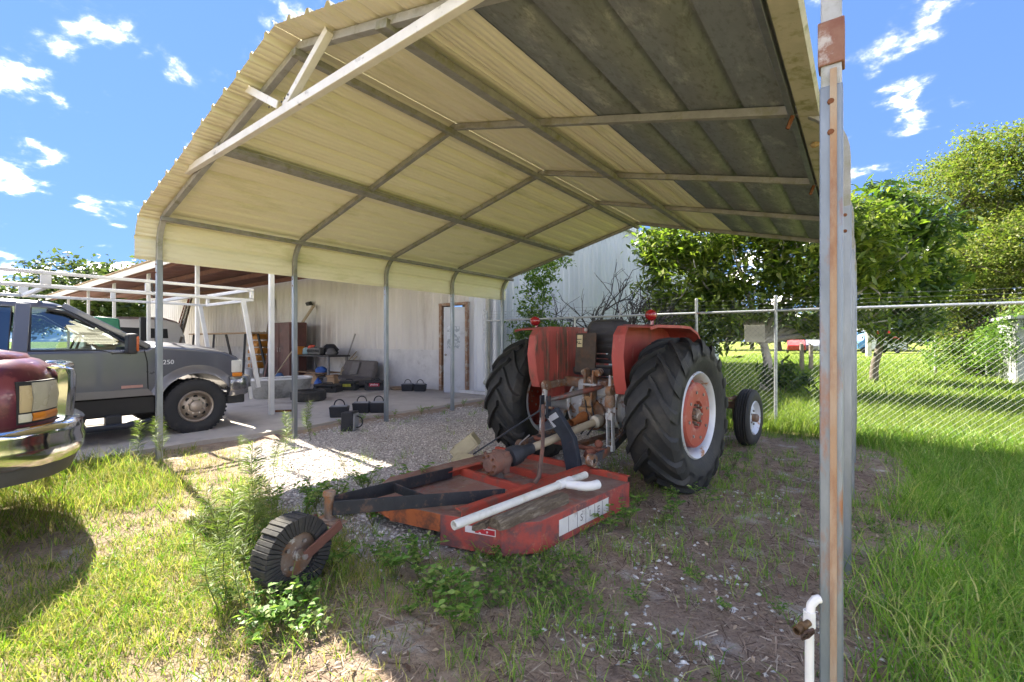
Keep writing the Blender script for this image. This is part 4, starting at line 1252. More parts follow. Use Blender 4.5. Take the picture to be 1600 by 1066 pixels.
# weathered timber
wood = M('weathered_timber', (.16, .125, .085), (.085, .065, .045), 9, .95, stain=(.27, .23, .17), st_lo=.5, st_hi=.66, st_scale=7, stretch=(5, .7, 5), bump=.8, bscale=26)
bA, bB = Vector((-1.72, 2.09, .2455)), Vector((-1.63, 2.74, .2455))
bd_ = (bB - bA).normalized(); sv = Vector((bd_.y, -bd_.x, 0))
mb = MB(); secs = []
for i in range(15):
    t_ = i / 14; q = bA.lerp(bB, t_)
    w_ = .056 + random.uniform(-.008, .004); h_ = .040 + random.uniform(-.012, .003)
    if i in (0, 14): w_ *= .8; h_ *= .7
    sh = random.uniform(-.006, .006)
    secs.append([q + sv * (-w_ + sh) + Vector((0, 0, -.029)), q + sv * (w_ + sh) + Vector((0, 0, -.029)), q + sv * (w_ * .95) + Vector((0, 0, h_ * .5)), q + sv * (w_ * .6) + Vector((0, 0, h_)), q + sv * (-w_ * .5) + Vector((0, 0, h_ * 1.05)), q + sv * (-w_) + Vector((0, 0, h_ * .6))])
mb.loft(secs)
o = mb.build('timber_post', wood); tag(o, 'rotten grey timber offcut lying beside the white pipe on the mower deck', 'timber')
mb = MB(); secs = []
for i in range(7):
    q = Vector((-1.80, 1.99, .235)).lerp(Vector((-1.785, 2.12, .235)), i / 6); w_ = .03 * (1 - .5 * abs(i / 3 - 1)) + random.uniform(-.005, .005)
    secs.append([q + Vector((-w_, 0, -.018)), q + Vector((w_, 0, -.018)), q + Vector((w_ * .8, 0, .008 + random.uniform(0, .012))), q + Vector((-w_ * .7, 0, .012))])
mb.loft(secs); o = mb.build('bark_fragment', wood); tag(o, 'small dark crumbling bark fragment beside the timber on the mower deck', 'bark')
# tipped foam box by the left rear tyre
fo = thing('foam_box', 'yellowed foam box tipped on its side on the gravel', 'box', (-3.42, 3.72, 0))
fm = M('yellowed_foam', (.52, .46, .30), (.44, .39, .25), 8, .8, stain=(.28, .25, .17), st_lo=.55, st_hi=.75, st_scale=6, bump=.3, bscale=90)
rot = Matrix.Rotation(R(35), 3, 'Z') @ Matrix.Rotation(R(-38), 3, 'Y')
for c, d, nm in (((0, 0, .01), (.30, .22, .02), 'base'), ((-.14, 0, .08), (.02, .22, .12), 'side'), ((.14, 0, .08), (.02, .22, .12), 'side'), ((0, -.10, .08), (.26, .02, .12), 'side'), ((0, .10, .08), (.26, .02, .12), 'side')):
    mb = MB(); mb.box(rot @ Vector(c) + Vector((0, 0, .115)), d, rot); mb.build(nm, fm, fo, bevel=.006)
mb = MB(); mb.box((.06, -.17, .055), (.2, .17, .09), (R(20), R(8), R(20))); mb.build('lid', fm, fo, bevel=.012)
# dry leaves and clippings lying on the deck
n = 900
lx = rng.uniform(-.68, .68, n); ly = rng.uniform(-.4, .76, n)
edge_ = np.exp(-np.minimum(np.abs(np.abs(lx) - .42), np.abs(ly - .36)) / .05)
kp = rng.uniform(size=n) < .25 + .75 * edge_
lx, ly = lx[kp], ly[kp]; n = len(lx)
a = rng.uniform(0, 6.28, n); Lc = rng.uniform(.006, .03, n); wc_ = rng.uniform(.0015, .005, n)
dd = np.stack([np.cos(a), np.sin(a), rng.normal(0, .15, n)], -1); ss = np.stack([-np.sin(a), np.cos(a), rng.normal(0, .3, n)], -1)
C = np.stack([lx, ly, np.full(n, DT + .006)], -1)
Q = np.stack([C - dd * Lc[:, None], C + ss * wc_[:, None], C + dd * Lc[:, None], C - ss * wc_[:, None]], 1)
o = quads('clippings', Q, LEAF('dry_clippings', [(.16, .11, .07), (.26, .19, .12), (.36, .28, .18), (.12, .08, .05)], .1, .9, .1), deck); o['kind'] = 'stuff'
# ------------------------------------------------------------------ grey pickup
tyre_m = M('road_tyre', (.022, .023, .025), (.03, .03, .032), 9, .7, stain=(.075, .068, .06), st_lo=.55, st_hi=.8, st_scale=3, bump=.15)
chrome = M('chrome', (.72, .72, .72), (.66, .66, .66), 3, .07, 1.0, bump=.012, bscale=6)
lens_c = M('clear_lens', (.62, .62, .58), (.52, .52, .48), 9, .15, bump=0, coat=.5)
lens_a = M('amber_lens', (.75, .26, .02), (.62, .20, .02), 9, .18, bump=0, coat=.5)
plast = M('trim_plastic', (.030, .031, .033), (.022, .023, .024), 9, .55, bump=.06)
glassm = GLASS('car_glass')
def arc(cy, cz, r, a0, a1, n):
    return [(cy + r * math.cos(R(a0 + (a1 - a0) * i / n)), cz + r * math.sin(R(a0 + (a1 - a0) * i / n))) for i in range(n + 1)]
def road_wheel(par, cx, cy, sgn, Rr=.395, W=.25, rim_r=.225, rimmat=None):
    mb = MB()
    mb.lathe([(r, h * sgn) for r, h in ((rim_r, .105), (rim_r - .012, .118), (rim_r - .03, .11), (rim_r - .045, .06), (rim_r - .05, -.06))], (cx, cy, Rr), (1, 0, 0), 40)
    mb.lathe([(r, h * sgn) for r, h in ((rim_r - .045, .05), (.15, .068), (.12, .085), (.085, .085), (.078, .12), (.05, .135), (0, .135))], (cx, cy, Rr), (1, 0, 0), 40)
    w = mb.build('wheel', rimmat, par, smooth=35)
    mb = MB()
    prof = [(rim_r - .004, .105), (rim_r + .03, .125), (.31, .132), (.36, .122), (.385, .105), (.393, .08), (.395, .03), (.385, .028), (.385, .02), (.396, .018), (.396, 0)]
    mb.lathe(prof + [(r, -h) for r, h in prof[::-1][1:]], (cx, cy, Rr), (1, 0, 0), 56)
    for k in range(40):
        a = 2 * math.pi * k / 40
        for s2 in (-1, 1):
            mb.box((cx + s2 * .108, cy + .383 * math.cos(a + s2 * .04), Rr + .383 * math.sin(a + s2 * .04)), (.03, .022, .03), (a, 0, 0))
    mb.build('tyre', tyre_m, w, smooth=35)
    for k in range(8):
        a = 2 * math.pi * k / 8
        mb = MB(); mb.lathe([(0, .004 * sgn), (.026, .004 * sgn), (.028, 0)], (cx + .062 * sgn + (.012 * sgn), cy + .137 * math.cos(a), Rr + .137 * math.sin(a)), (1, 0, 0), 12)
        mb.build('wheel_hole', M('wheel_hole', (.02, .018, .016), None, 5, .8), w)
        a += math.pi / 8
        mb = MB(); mb.cyl((cx + .08 * sgn, cy + .098 * math.cos(a), Rr + .098 * math.sin(a)), (cx + .105 * sgn, cy + .098 * math.cos(a), Rr + .098 * math.sin(a)), .011, 6)
        mb.build('wheel_nut', chrome, w)
    return w
gp = thing('pickup_truck', 'grey pickup truck with a white ladder rack parked on the concrete', 'pickup truck', (-8.5, 0, 0))
gpaint = M('dark_grey_car_paint', (.095, .10, .12), (.085, .09, .11), 2, .28, .5, bump=0, coat=.6)
gpaint2 = M('tan_grey_car_paint', (.15, .145, .15), (.135, .13, .135), 2, .32, .5, bump=0, coat=.5)
A1 = arc(2.47, .40, .475, 152, 20, 14)
A2 = arc(-1.5, .40, .475, 152, 28, 14)
body = ([(-3.2, .60)] + A2 + A1 + [(2.98, .60), (3.05, .68), (3.07, .98), (3.0, 1.08), (2.80, 1.165), (2.4, 1.225), (1.98, 1.265), (1.90, 1.215), (-.9, 1.215), (-.95, 1.32), (-3.2, 1.32)])
mb = MB(); mb.prism(body, -.99, .99, 'x')
bo = mb.build('body', gpaint, gp, bevel=.045, seg=4)
for s_ in (1, -1):
    # lighter lower two-tone band and dark rocker
    mb = MB(); mb.prism([(-.98, .605), (1.98, .605), (1.90, .70), (-.9, .70)], .992 * s_, 1.002 * s_, 'x'); mb.build('lower_band', gpaint2, bo, bevel=.003)
    mb = MB(); mb.prism([(-1.0, .36), (2.0, .36), (1.99, .60), (-1.0, .60)], .80 * s_, .965 * s_, 'x'); mb.build('rocker', M('black_rocker', (.012, .012, .013), None, 5, .5), bo, bevel=.02)
    for cy, A in ((2.47, A1), (-1.5, A2)):
        pts = arc(cy, .40, .515, 158, 18, 22)
        mb = MB(); secs = []
        for i, (y, z) in enumerate(pts):
            d = Vector((0, y - cy, z - .40)).normalized()
            q = Vector((.985 * s_, y, z))
            secs.append([q - d * .045 + Vector((.035 * s_, 0, 0)), q + d * .02 + Vector((.028 * s_, 0, 0)), q + d * .075 + Vector((.003 * s_, 0, 0)), q + d * .06 + Vector((-.04 * s_, 0, 0)), q - d * .045 + Vector((-.04 * s_, 0, 0))])
        mb.loft(secs); mb.build('wheel_arch', gpaint2, bo, smooth=40)
mb = MB(); mb.box((0, -.1, .55), (1.5, 5.6, .3)); mb.build('chassis', M('underbody', (.015, .014, .013), None, 5, .9), gp)
# bonnet with raised centre
mb = MB(); secs = []
for y, z in ((1.93, 1.262), (2.1, 1.265), (2.5, 1.232), (2.85, 1.170), (3.0, 1.105), (3.05, 1.05)):
    secs.append([(x, y, z + .055 * (1 - (abs(x) / .93) ** 2.2) + (.018 if .3 < abs(x) < .62 else 0) - .01) for x in np.linspace(-.93, .93, 25)] + [(.93, y, z - .06), (-.93, y, z - .06)])
mb.loft(secs); mb.build('bonnet', gpaint, bo, smooth=50)
# cab: roof, pillars, glass, seats
mb = MB(); secs = []
for z, w_, y0, y1 in ((1.72, .83, -.82, 1.16), (1.765, .815, -.80, 1.12), (1.80, .76, -.74, 1.02), (1.822, .55, -.6, .8)):
    n = 8; pts = []
    for (sx, sy) in ((1, 1), (-1, 1), (-1, -1), (1, -1)):
        rr = .12
        cx_, cy_ = sx * (w_ - rr), (y1 - rr if sy > 0 else y0 + rr)
        a0 = {(1, 1): 0, (-1, 1): 90, (-1, -1): 180, (1, -1): 270}[(sx, sy)]
        pts += [(cx_ + rr * math.cos(R(a0 + 30 * k)), cy_ + rr * math.sin(R(a0 + 30 * k)), z) for k in range(4)]
    secs.append(pts)
mb.loft(secs); mb.build('roof', gpaint, gp, smooth=50)
cabf = M('pillar_paint', (.125, .13, .145), (.115, .12, .135), 2, .3, .5, bump=0, coat=.5)
for s_ in (1, -1):
    for a, b, w_ in (((.945, 1.93, 1.24), (.79, 1.12, 1.755), .075), ((.965, .745, 1.19), (.80, .79, 1.76), .13), ((.965, -.80, 1.19), (.80, -.72, 1.76), .17)):
        mb = MB(); mb.bar((a[0] * s_, a[1], a[2]), (b[0] * s_, b[1], b[2]), w_, .05, (s_, 0, .25)); mb.build('pillar', cabf, gp, bevel=.012)
    for y0, y1, ya, yb, tip in ((.82, 1.86, .85, 1.12, True), (-.70, .66, -.63, .70, False)):
        mb = MB(); P = [(.962 * s_, y0, 1.21), (.962 * s_, y1, 1.21), (.80 * s_, yb, 1.74), (.80 * s_, ya, 1.74)]
        if tip:
            P = [(.962 * s_, y0, 1.21), (.962 * s_, 1.42, 1.21), (.975 * s_, 1.56, 1.165), (.972 * s_, 1.86, 1.165), (.80 * s_, yb, 1.735), (.80 * s_, ya, 1.735)]
        mb.add(P, [tuple(range(len(P)))]); mb.build('side_window', glassm, gp)
        # black rubber surround
        ring = [Vector(q) + Vector((.006 * s_, 0, 0)) for q in P]; mb = MB(); mb.tube(ring + [ring[0]], .013, 6, False); mb.build('window_seal', plast, gp, smooth=60)
    mb = MB(); mb.tube([(.845 * s_, .98, 1.70), (.86 * s_, 1.15, 1.665), (.90 * s_, 1.40, 1.49)], [.022, .026, .012], 8); mb.build('vent_visor', plast, gp, smooth=60)
    # mirror
    mb = MB(); mb.box((1.13 * s_, 1.70, 1.29), (.20, .10, .26)); mb.box((1.0 * s_, 1.74, 1.22), (.12, .06, .07)); mi = mb.build('mirror', plast, gp, bevel=.03, seg=3)
    mb = MB(); mb.box((1.205 * s_, 1.745, 1.29), (.06, .03, .19)); mb.build('turn_lamp', M('dark_amber', (.45, .10, .02), (.35, .08, .02), 9, .25), mi, bevel=.012)
    # door seams and bright strip
    for pts in ([(.994 * s_, 1.91, .62), (.994 * s_, 1.90, 1.05), (.992 * s_, 1.87, 1.20)], [(.994 * s_, .74, .62), (.994 * s_, .735, 1.2)]):
        mb = MB(); mb.tube(pts, .006, 5); mb.build('door_seam', M('seam_black', (.01, .01, .01), None, 4, .8), bo)
    mb = MB(); mb.box((1.003 * s_, .88, 1.06), (.02, .17, .045)); mb.build('door_handle', plast, bo, bevel=.008)
    mb = MB(); mb.box((1.0045 * s_, 1.74, .735), (.002, .22, .035)); mb.build('door_decal', M('pink_decal', (.45, .26, .22), (.35, .18, .15), 12, .5), bo)
lettering('model_badge', 'F-250', .085, (.992, 2.10, 1.035), (R(90), 0, R(90)), M('silver_badge', (.75, .76, .78), None, 4, .3, .6), bo, .004)
mb = MB(); mb.add([(-.93, 1.955, 1.265), (.93, 1.955, 1.265), (.77, 1.13, 1.765), (-.77, 1.13, 1.765)], [(0, 1, 2, 3)]); mb.build('windscreen', glassm, gp)
mb = MB(); mb.add([(-.9, -.82, 1.25), (.9, -.82, 1.25), (.78, -.76, 1.73), (-.78, -.76, 1.73)], [(0, 1, 2, 3)]); mb.build('rear_window', glassm, gp)
mb = MB(); mb.box((0, 1.72, 1.17), (1.8, .35, .14)); mb.build('dashboard', M('interior_grey', (.16, .155, .15), (.12, .12, .115), 5, .8), gp, bevel=.03)
for x_ in (-.45, .45):
    for y_ in (.45, -.55):
        mb = MB(); mb.box((x_, y_, 1.2), (.52, .16, .62), (R(-12), 0, 0)); mb.box((x_, y_ - .08, 1.58), (.26, .1, .18)); mb.build('seat', MATS['interior_grey'], gp, bevel=.04)
mb = MB(); mb.tube([(-.45 + .19 * math.cos(t_), 1.42 + .06 * math.sin(t_), 1.24 + .18 * math.sin(t_)) for t_ in np.linspace(0, 2 * math.pi, 25)], .014, 6, False); mb.build('steering_wheel', plast, gp, smooth=60)
for s_ in (1, -1):
    road_wheel(gp, .86 * s_, 2.47, s_, rimmat=M('dusty_alloy', (.42, .36, .30), (.30, .25, .20), 8, .4, .7))
    road_wheel(gp, .86 * s_, -1.5, s_, rimmat=MATS['dusty_alloy'])
    mb = MB(); mb.tube([(1.06 * s_, -.9, .27), (1.08 * s_, -.7, .25), (1.08 * s_, 1.75, .25), (1.05 * s_, 1.92, .28)], .038, 12); sb_ = mb.build('step_bar', M('black_step', (.03, .035, .045), None, 6, .35, .3), gp, smooth=40)
    for y_ in (.2, 1.55):
        mb = MB(); mb.box((1.0 * s_, y_, .32), (.12, .16, .14)); mb.build('step_bracket', plast, sb_, bevel=.02)
    # headlamp cluster
    mb = MB(); mb.box((.80 * s_, 3.045, .945), (.36, .06, .19)); mb.box((.97 * s_, 2.98, .945), (.05, .13, .19)); hl = mb.build('headlamp', lens_c, gp, bevel=.015)
    mb = MB(); mb.box((.80 * s_, 3.05, .82), (.36, .055, .055)); mb.box((.975 * s_, 2.99, .82), (.05, .12, .06)); mb.build('turn_lamp', lens_a, hl, bevel=.01)
# grille, bumper
mb = MB(); mb.box((0, 3.05, .93), (1.2, .06, .28)); gr = mb.build('grille', chrome, gp, bevel=.02)
for z in (.86, .92, .98):
    mb = MB(); mb.box((0, 3.085, z), (1.1, .02, .03)); mb.build('grille_slat', plast, gr)
bm_ = M('grey_chrome_bumper', (.34, .34, .35), (.28, .28, .29), 3, .18, .9, bump=.01)
mb = MB(); secs = []
for x_, y_ in ((-1.03, 2.88), (-1.05, 3.0), (-1.0, 3.14), (-.88, 3.22), (-.6, 3.28), (0, 3.30), (.6, 3.28), (.88, 3.22), (1.0, 3.14), (1.05, 3.0), (1.03, 2.88)):
    n_ = Vector((x_ * .35, y_ - 2.5, 0)).normalized() if abs(x_) < 1 else Vector((1 if x_ > 0 else -1, .35, 0)).normalized()
    q = Vector((x_, y_, 0))
    secs.append([q + n_ * d_ + Vector((0, 0, z)) for d_, z in ((-.06, .80), (.0, .79), (.02, .74), (.015, .68), (.02, .62), (-.01, .53), (-.06, .50))])
mb.loft(secs); mb.build('front_bumper', bm_, gp, smooth=50)
mb = MB(); mb.box((.0, 3.0, .45), (1.9, .25, .13)); mb.build('air_dam', plast, gp, bevel=.02)
# ladder rack
rk = M('white_rack_paint', (.60, .60, .60), (.52, .52, .52), 6, .4, .1, stain=(.36, .34, .32), st_lo=.6, st_hi=.72, st_scale=4)
rk_root = None
for x_ in (1.0, -.72):
    for z in (2.115, 1.955):
        mb = MB(); mb.box((x_, -.0, z), (.036, 6.45, .038)); o = mb.build('rack_rail', rk, gp, bevel=.005)
    for y_ in (-3.2, -2.1, -1.0, .15, .95, 1.9, 3.2):
        mb = MB(); mb.box((x_, y_, 2.035), (.044, .05 if y_ not in (.95,) else .09, .11)); mb.build('rack_upright', rk, gp, bevel=.004)
for y_ in (-3.18, -1.0, .95, 2.4, 3.18):
    mb = MB(); mb.box((.14, y_, 1.955), (1.68, .045, .045)); mb.build('rack_crossbar', rk, gp, bevel=.004)
mb = MB(); mb.box((.14, 3.2, 2.115), (1.68, .045, .045)); mb.build('rack_crossbar', rk, gp, bevel=.004)
for x_ in (1.0, -.72):
    for a, b in (((x_, 3.08, 1.94), (x_ * 1.0, 3.30, .60)), ((x_, -2.9, 1.94), (x_, -2.9, 1.32))):
        mb = MB(); mb.bar(a, b, .06, .045, (1, 0, 0)); mb.build('rack_leg', rk, gp, bevel=.004)
    mb = MB(); mb.bar((x_, 3.17, .62), (x_, 3.19, .44), .05, .03, (1, 0, 0)); mb.build('rack_foot', rk, gp)
mb = MB(); mb.tube([(.95, 1.95, 2.17), (.955, 1.98, 1.90)], .012, 6); mb.build('hanging_strap', plast, gp)

# ------------------------------------------------------------------ maroon pickup, only its front corner is in view
mp_ = thing('pickup_truck', 'faded maroon pickup with chrome bumper and yellowed headlamp parked on the grass', 'pickup truck', (-5.0, -1.6, 0))
maroon = M('faded_maroon_paint', (.105, .02, .032), (.085, .016, .027), 3, .3, .2, stain=(.36, .25, .26), st_lo=.55, st_hi=.66, st_scale=2.6, bump=.02, coat=.4, stain2=(.20, .05, .055), s2_lo=.5, s2_hi=.6, s2_scale=5)
PLAN = [(-4.02, -4.3), (-4.02, -1.0), (-4.02, .05), (-4.03, .22), (-4.05, .34), (-4.10, .44), (-4.18, .52), (-4.30, .585), (-4.45, .63), (-4.62, .665), (-4.8, .685), (-5.0, .69)]
PLAN = PLAN + [(-10 - x, y) for x, y in PLAN[::-1][1:]]
def plan_off(d):
    out = []
    for i, (x, y) in enumerate(PLAN):
        a = PLAN[max(i - 1, 0)]; b = PLAN[min(i + 1, len(PLAN) - 1)]
        t = Vector((b[0] - a[0], b[1] - a[1])).normalized()
        n_ = Vector((t.y, -t.x))
        out.append((x + n_.x * d, y + n_.y * d))
    return out
mb = MB()
secs = [[(x, y, z) for x, y in plan_off(-d)] for z, d in ((.62, .02), (.80, .0), (.98, .0), (1.08, .015), (1.15, .05), (1.195, .11), (1.225, .20), (1.245, .34), (1.262, .6))]
mb.loft(secs); mbody = mb.build('body', maroon, mp_, smooth=55, world=True)
# bonnet lip, slightly raised sheet with a shut line round it
mb = MB(); secs = []
for d, dz in ((.155, .0), (.17, .022), (.34, .028), (.6, .035)):
    secs.append([(x, y, np.interp(d, [.11, .2, .34, .6], [1.195, 1.225, 1.245, 1.262]) + dz) for x, y in plan_off(-d)])
mb.loft(secs); mb.build('bonnet', maroon, mp_, smooth=50, world=True)
mb = MB(); secs = []
for y, zt2, w_ in ((-1.3, 1.27, .90), (-1.9, 1.75, .78), (-2.2, 1.80, .74), (-3.3, 1.78, .74), (-3.5, 1.28, .9)):
    secs.append([(-5 - w_, y, 1.2), (-5 - w_ * .98, y, zt2 - .05), (-5 - w_ * .85, y, zt2), (-5 + w_ * .85, y, zt2), (-5 + w_ * .98, y, zt2 - .05), (-5 + w_, y, 1.2)])
mb.loft(secs); mb.build('cab', maroon, mp_, smooth=35, world=True)
def strip(name, mat, i0, i1, z0, z1, off, par, bulge=.0, zt_off=None):
    P0 = plan_off(off); mb = MB(); secs = []
    a = np.array(P0); idxs = np.linspace(i0, i1, 14)
    xs = np.interp(idxs, range(len(a)), a[:, 0]); ys = np.interp(idxs, range(len(a)), a[:, 1])
    Pi = np.array(plan_off(off - .03)); xi = np.interp(idxs, range(len(a)), Pi[:, 0]); yi = np.interp(idxs, range(len(a)), Pi[:, 1])
    for x, y, x2, y2 in zip(xs, ys, xi, yi):
        secs.append([(x2, y2, z0), (x, y, z0), (x + (x - x2) * bulge, y + (y - y2) * bulge, (z0 + z1) / 2), (x, y, z1), (x2, y2, z1)])
    mb.loft(secs); return mb.build(name, mat, par, smooth=50, world=True)
lens_o = M('yellowed_lens', (.50, .47, .37), (.42, .39, .30), 5, .25, bump=.05, bscale=30, stain=(.60, .56, .44), st_lo=.5, st_hi=.7, st_scale=4, coat=.3)
hl = strip('headlamp', lens_o, 5.22, 7.2, .885, 1.065, .008, mp_, .4)
strip('side_marker', M('pale_amber_lens', (.58, .46, .26), (.50, .40, .22), 8, .25, coat=.4), 4.62, 5.15, .885, 1.05, .008, hl, .3)
strip('turn_lamp', lens_a, 5.25, 7.2, .825, .875, .008, hl, .2)
strip('cornering_lamp', M('cream_lens', (.70, .66, .52), None, 8, .25, coat=.4), 4.58, 5.17, .825, .875, .008, hl, .2)
strip('lamp_bezel', plast, 4.5, 7.35, .812, 1.075, .003, mp_)
# chrome grille surround
mb = MB(); secs = []
for z, y, x in ((.72, .665, -4.50), (.78, .68, -4.495), (1.0, .695, -4.49), (1.09, .695, -4.49), (1.13, .68, -4.48), (1.15, .64, -4.48)):
    secs.append([(x + .10, y - .03, z), (x + .06, y + .015, z), (x, y + .03, z), (x - .05, y + .005, z), (x - .05, y - .06, z), (x + .1, y - .08, z)])
mb.loft(secs); gs = mb.build('grille_surround', chrome, mp_, smooth=40, world=True)
mb = MB(); mb.tube([(-4.42, .63, 1.135), (-4.6, .70, 1.14), (-4.8, .735, 1.14), (-5.2, .745, 1.14), (-5.38, .70, 1.135)], .032, 10); mb.tube([(-4.7, .735, .72), (-5.3, .735, .72)], .03, 10); mb.build('grille_bar', chrome, mp_, smooth=40, world=True)
mb = MB(); mb.box((-5.0, .70, .93), (.5, .03, .40)); mb.build('grille', plast, mp_, world=True)
# chrome bumper with grey valance
P1 = plan_off(.055)
def bumper(prof, name, mat):
    mb = MB(); secs = []
    for k in range(2, len(P1) - 2):
        a = Vector((*P1[k], 0)); b = Vector((*PLAN[k], 0)); n_ = (a - b).normalized()
        fw = .0 if k in (2, len(P1) - 3) else .03
        front = max(0, min(1, (PLAN[k][1] - .3) / .35)) * .05
        secs.append([a + n_ * d + Vector((0, front + (fw if PLAN[k][1] > .3 else 0) * .3, z)) for d, z in prof])
    mb.loft(secs); return mb.build(name, mat, mp_, smooth=45, world=True)
bumper([(-.09, .80), (-.02, .795), (.012, .775), (.02, .74), (.012, .705), (.022, .66), (.016, .60), (-.005, .555), (-.03, .54), (-.09, .54)], 'front_bumper', chrome)
bumper([(-.10, .55), (-.025, .545), (-.03, .50), (-.05, .455), (-.12, .45)], 'valance', M('grey_valance', (.075, .072, .07), (.06, .058, .056), 6, .6, bump=.1))
for s_ in (1, -1):
    for y_ in (.85, -1.5):
        w = road_wheel(mp_, .86 * s_, y_, s_, rimmat=chrome)
# ------------------------------------------------------------------ things standing under the lean-to
SZ = .036
def T(name, label, cat, x, y, z=SZ, rz=0, group=None):
    return thing(name, label, cat, (x, y, z), R(rz), group)
# bathtub
t = T('bathtub', 'old grey bathtub with a white rolled rim on the concrete', 'bathtub', -10.65, 5.2, rz=-8)
def oval(a, b, z, n=28):
    return [(math.copysign(abs(math.cos(q)) ** .7, math.cos(q)) * a, math.copysign(abs(math.sin(q)) ** .7, math.sin(q)) * b, z) for q in np.linspace(0, 2 * math.pi, n, endpoint=False)]
mb = MB(); mb.loft([oval(.27, .56, 0), oval(.30, .60, .06), oval(.34, .66, .42), oval(.31, .63, .42), oval(.26, .56, .1)], cap=False); mb.loft([oval(.26, .56, .1), oval(.1, .3, .09)], cap=False)
mb.build('tub', M('tub_grey', (.33, .33, .31), (.25, .25, .235), 4, .6, stain=(.10, .095, .085), st_lo=.5, st_hi=.72, st_scale=3), t, smooth=50)
mb = MB(); ring = oval(.335, .655, .43); mb.tube([Vector(q) for q in ring + [ring[0]]], .024, 8, False); mb.build('rim', M('enamel_white', (.72, .72, .72), None, 4, .3), t, smooth=60)
# loose tyre
t = T('loose_tyre', 'worn black tyre lying flat beside the bathtub', 'tyre', -9.55, 5.25)
mb = MB(); pr = [(.20, .02), (.24, .0), (.32, .0), (.345, .03), (.35, .11), (.345, .19), (.32, .22), (.24, .22), (.20, .20), (.215, .18), (.31, .17), (.31, .05), (.215, .04)]
mb.lathe(pr, (0, 0, 0), (0, 0, 1), 40, closed=True); mb.build('carcass', rubber_d, t, smooth=40)
for k in range(36):
    a = k * R(10); mb = MB(); mb.box((.35 * math.cos(a), .35 * math.sin(a), .11), (.014, .04, .15), (0, 0, a)); mb.build('tread_block', rubber_d, t)
# bench seat out of a van
t = T('bench_seat', 'grey cloth van bench seat against the white block wall', 'seat', -11.6, 7.85)
cloth = M('grey_seat_cloth', (.15, .135, .125), (.115, .105, .10), 8, .9, bump=.35, bscale=140)
mb = MB(); mb.box((0, -.33, .17), (1.62, .55, .20), (R(4), 0, 0)); mb.build('cushion', cloth, t, bevel=.05, seg=3)
mb = MB(); secs = []
for z, w_, y_ in ((.20, .78, .0), (.5, .76, .10), (.66, .72, .15), (.72, .66, .17)):
    secs.append([(-w_, y_ - .10, z), (w_, y_ - .10, z), (w_ * .98, y_ + .07, z), (-w_ * .98, y_ + .07, z)])
mb.loft(secs); bk = mb.build('backrest', cloth, t, bevel=.04, seg=3)
mb = MB(); mb.box((-.05, -.045, .50), (.34, .06, .36), (R(-18), 0, 0)); mb.build('armrest', M('seat_panel', (.19, .175, .165), (.15, .14, .13), 8, .85, bump=.2), bk, bevel=.02)
mb = MB(); mb.box((0, -.3, .04), (1.4, .4, .07)); mb.build('base_frame', plast, t)
# tool cases
def case(x, y, w, d, h, rz, name, label, band=None, txt=None):
    t = T(name, label, 'tool case', x, y, rz=rz)
    mb = MB(); mb.box((0, 0, h * .32), (w, d, h * .64)); mb.build('body', plast, t, bevel=.018)
    mb = MB(); mb.box((0, 0, h * .84), (w * .98, d * .96, h * .32)); mb.build('lid', plast, t, bevel=.022)
    mb = MB(); mb.tube([(-w * .2, 0, h * .98), (-w * .18, 0, h * 1.16), (w * .18, 0, h * 1.16), (w * .2, 0, h * .98)], .014, 8); mb.build('handle', plast, t, smooth=60)
    for x_ in (-.3, .3):
        mb = MB(); mb.box((x_ * w, -d / 2 - .004, h * .62), (.05, .012, .07)); mb.build('latch', MATS['seam_black'], t, bevel=.003)
    if band:
        mb = MB(); mb.box((0, -d / 2 - .006, h * .55), (w * .52, .006, h * .3)); bnd = mb.build('brand_panel', band, t)
        if txt:
            for k in range(7):
                mb = MB(); mb.box((-w * .16 + k * w * .054, -d / 2 - .0105, h * .55 + .006 * (k % 2)), (.014, .003, .035 if k % 3 else .05), (0, R(12), 0)); mb.build('script_stroke', M('white_print', (.8, .8, .8), None, 4, .5), bnd)
    return t
case(-10.20, 7.45, .52, .26, .26, 38, 'tool_case', 'black tool case with a red name panel by the van seat', M('red_panel', (.5, .03, .06), None, 5, .5), True)
case(-10.75, 7.02, .44, .3, .24, 35, 'tool_case', 'black tool case with a small yellow sticker by the van seat', M('yellow_panel', (.55, .52, .06), (.2, .2, .03), 9, .5))
case(-10.75, 6.42, .62, .36, .2, 32, 'tool_case', 'wide flat black tool case behind the loose tyre')
# small black carriers with a loop handle
def carrier(x, y, rz, label, group=None, tip=0, z=SZ):
    t = T('battery_box', label, 'box', x, y, z, rz, group)
    mb = MB(); secs = []
    for zz, w_, d_ in ((0, .135, .085), (.02, .14, .09), (.15, .15, .098), (.165, .155, .102), (.18, .155, .102)):
        secs.append([(-w_, -d_, zz), (w_, -d_, zz), (w_, d_, zz), (-w_, d_, zz)])
    mb.loft(secs); b = mb.build('case', M('navy_black_plastic', (.022, .025, .033), (.016, .018, .022), 7, .5, stain=(.06, .06, .06), st_lo=.58, st_hi=.75, st_scale=6), t, bevel=.012)
    mb = MB(); mb.box((0, 0, .19), (.25, .15, .02)); mb.build('lid', M('grey_lid', (.30, .31, .33), (.22, .23, .25), 7, .5), t, bevel=.006)
    mb = MB(); mb.tube([(.085 * math.cos(a) , 0, .18 + .115 * math.sin(a) ** .8 if math.sin(a) > 0 else .18) for a in np.linspace(0, math.pi, 13)], .010, 7); mb.build('handle', plast, t, smooth=60)
    if tip:
        t.rotation_euler = (R(0), R(tip), R(rz)); t.location.z = z + .15
    return t
carrier(-7.05, 4.42, 48, 'black battery box with loop handle standing alone at the slab edge')
carrier(-6.05, 3.86, 30, 'black battery box tipped over on the gravel', tip=92, z=.0)
pr_ = 'pair of battery boxes at the slab edge'
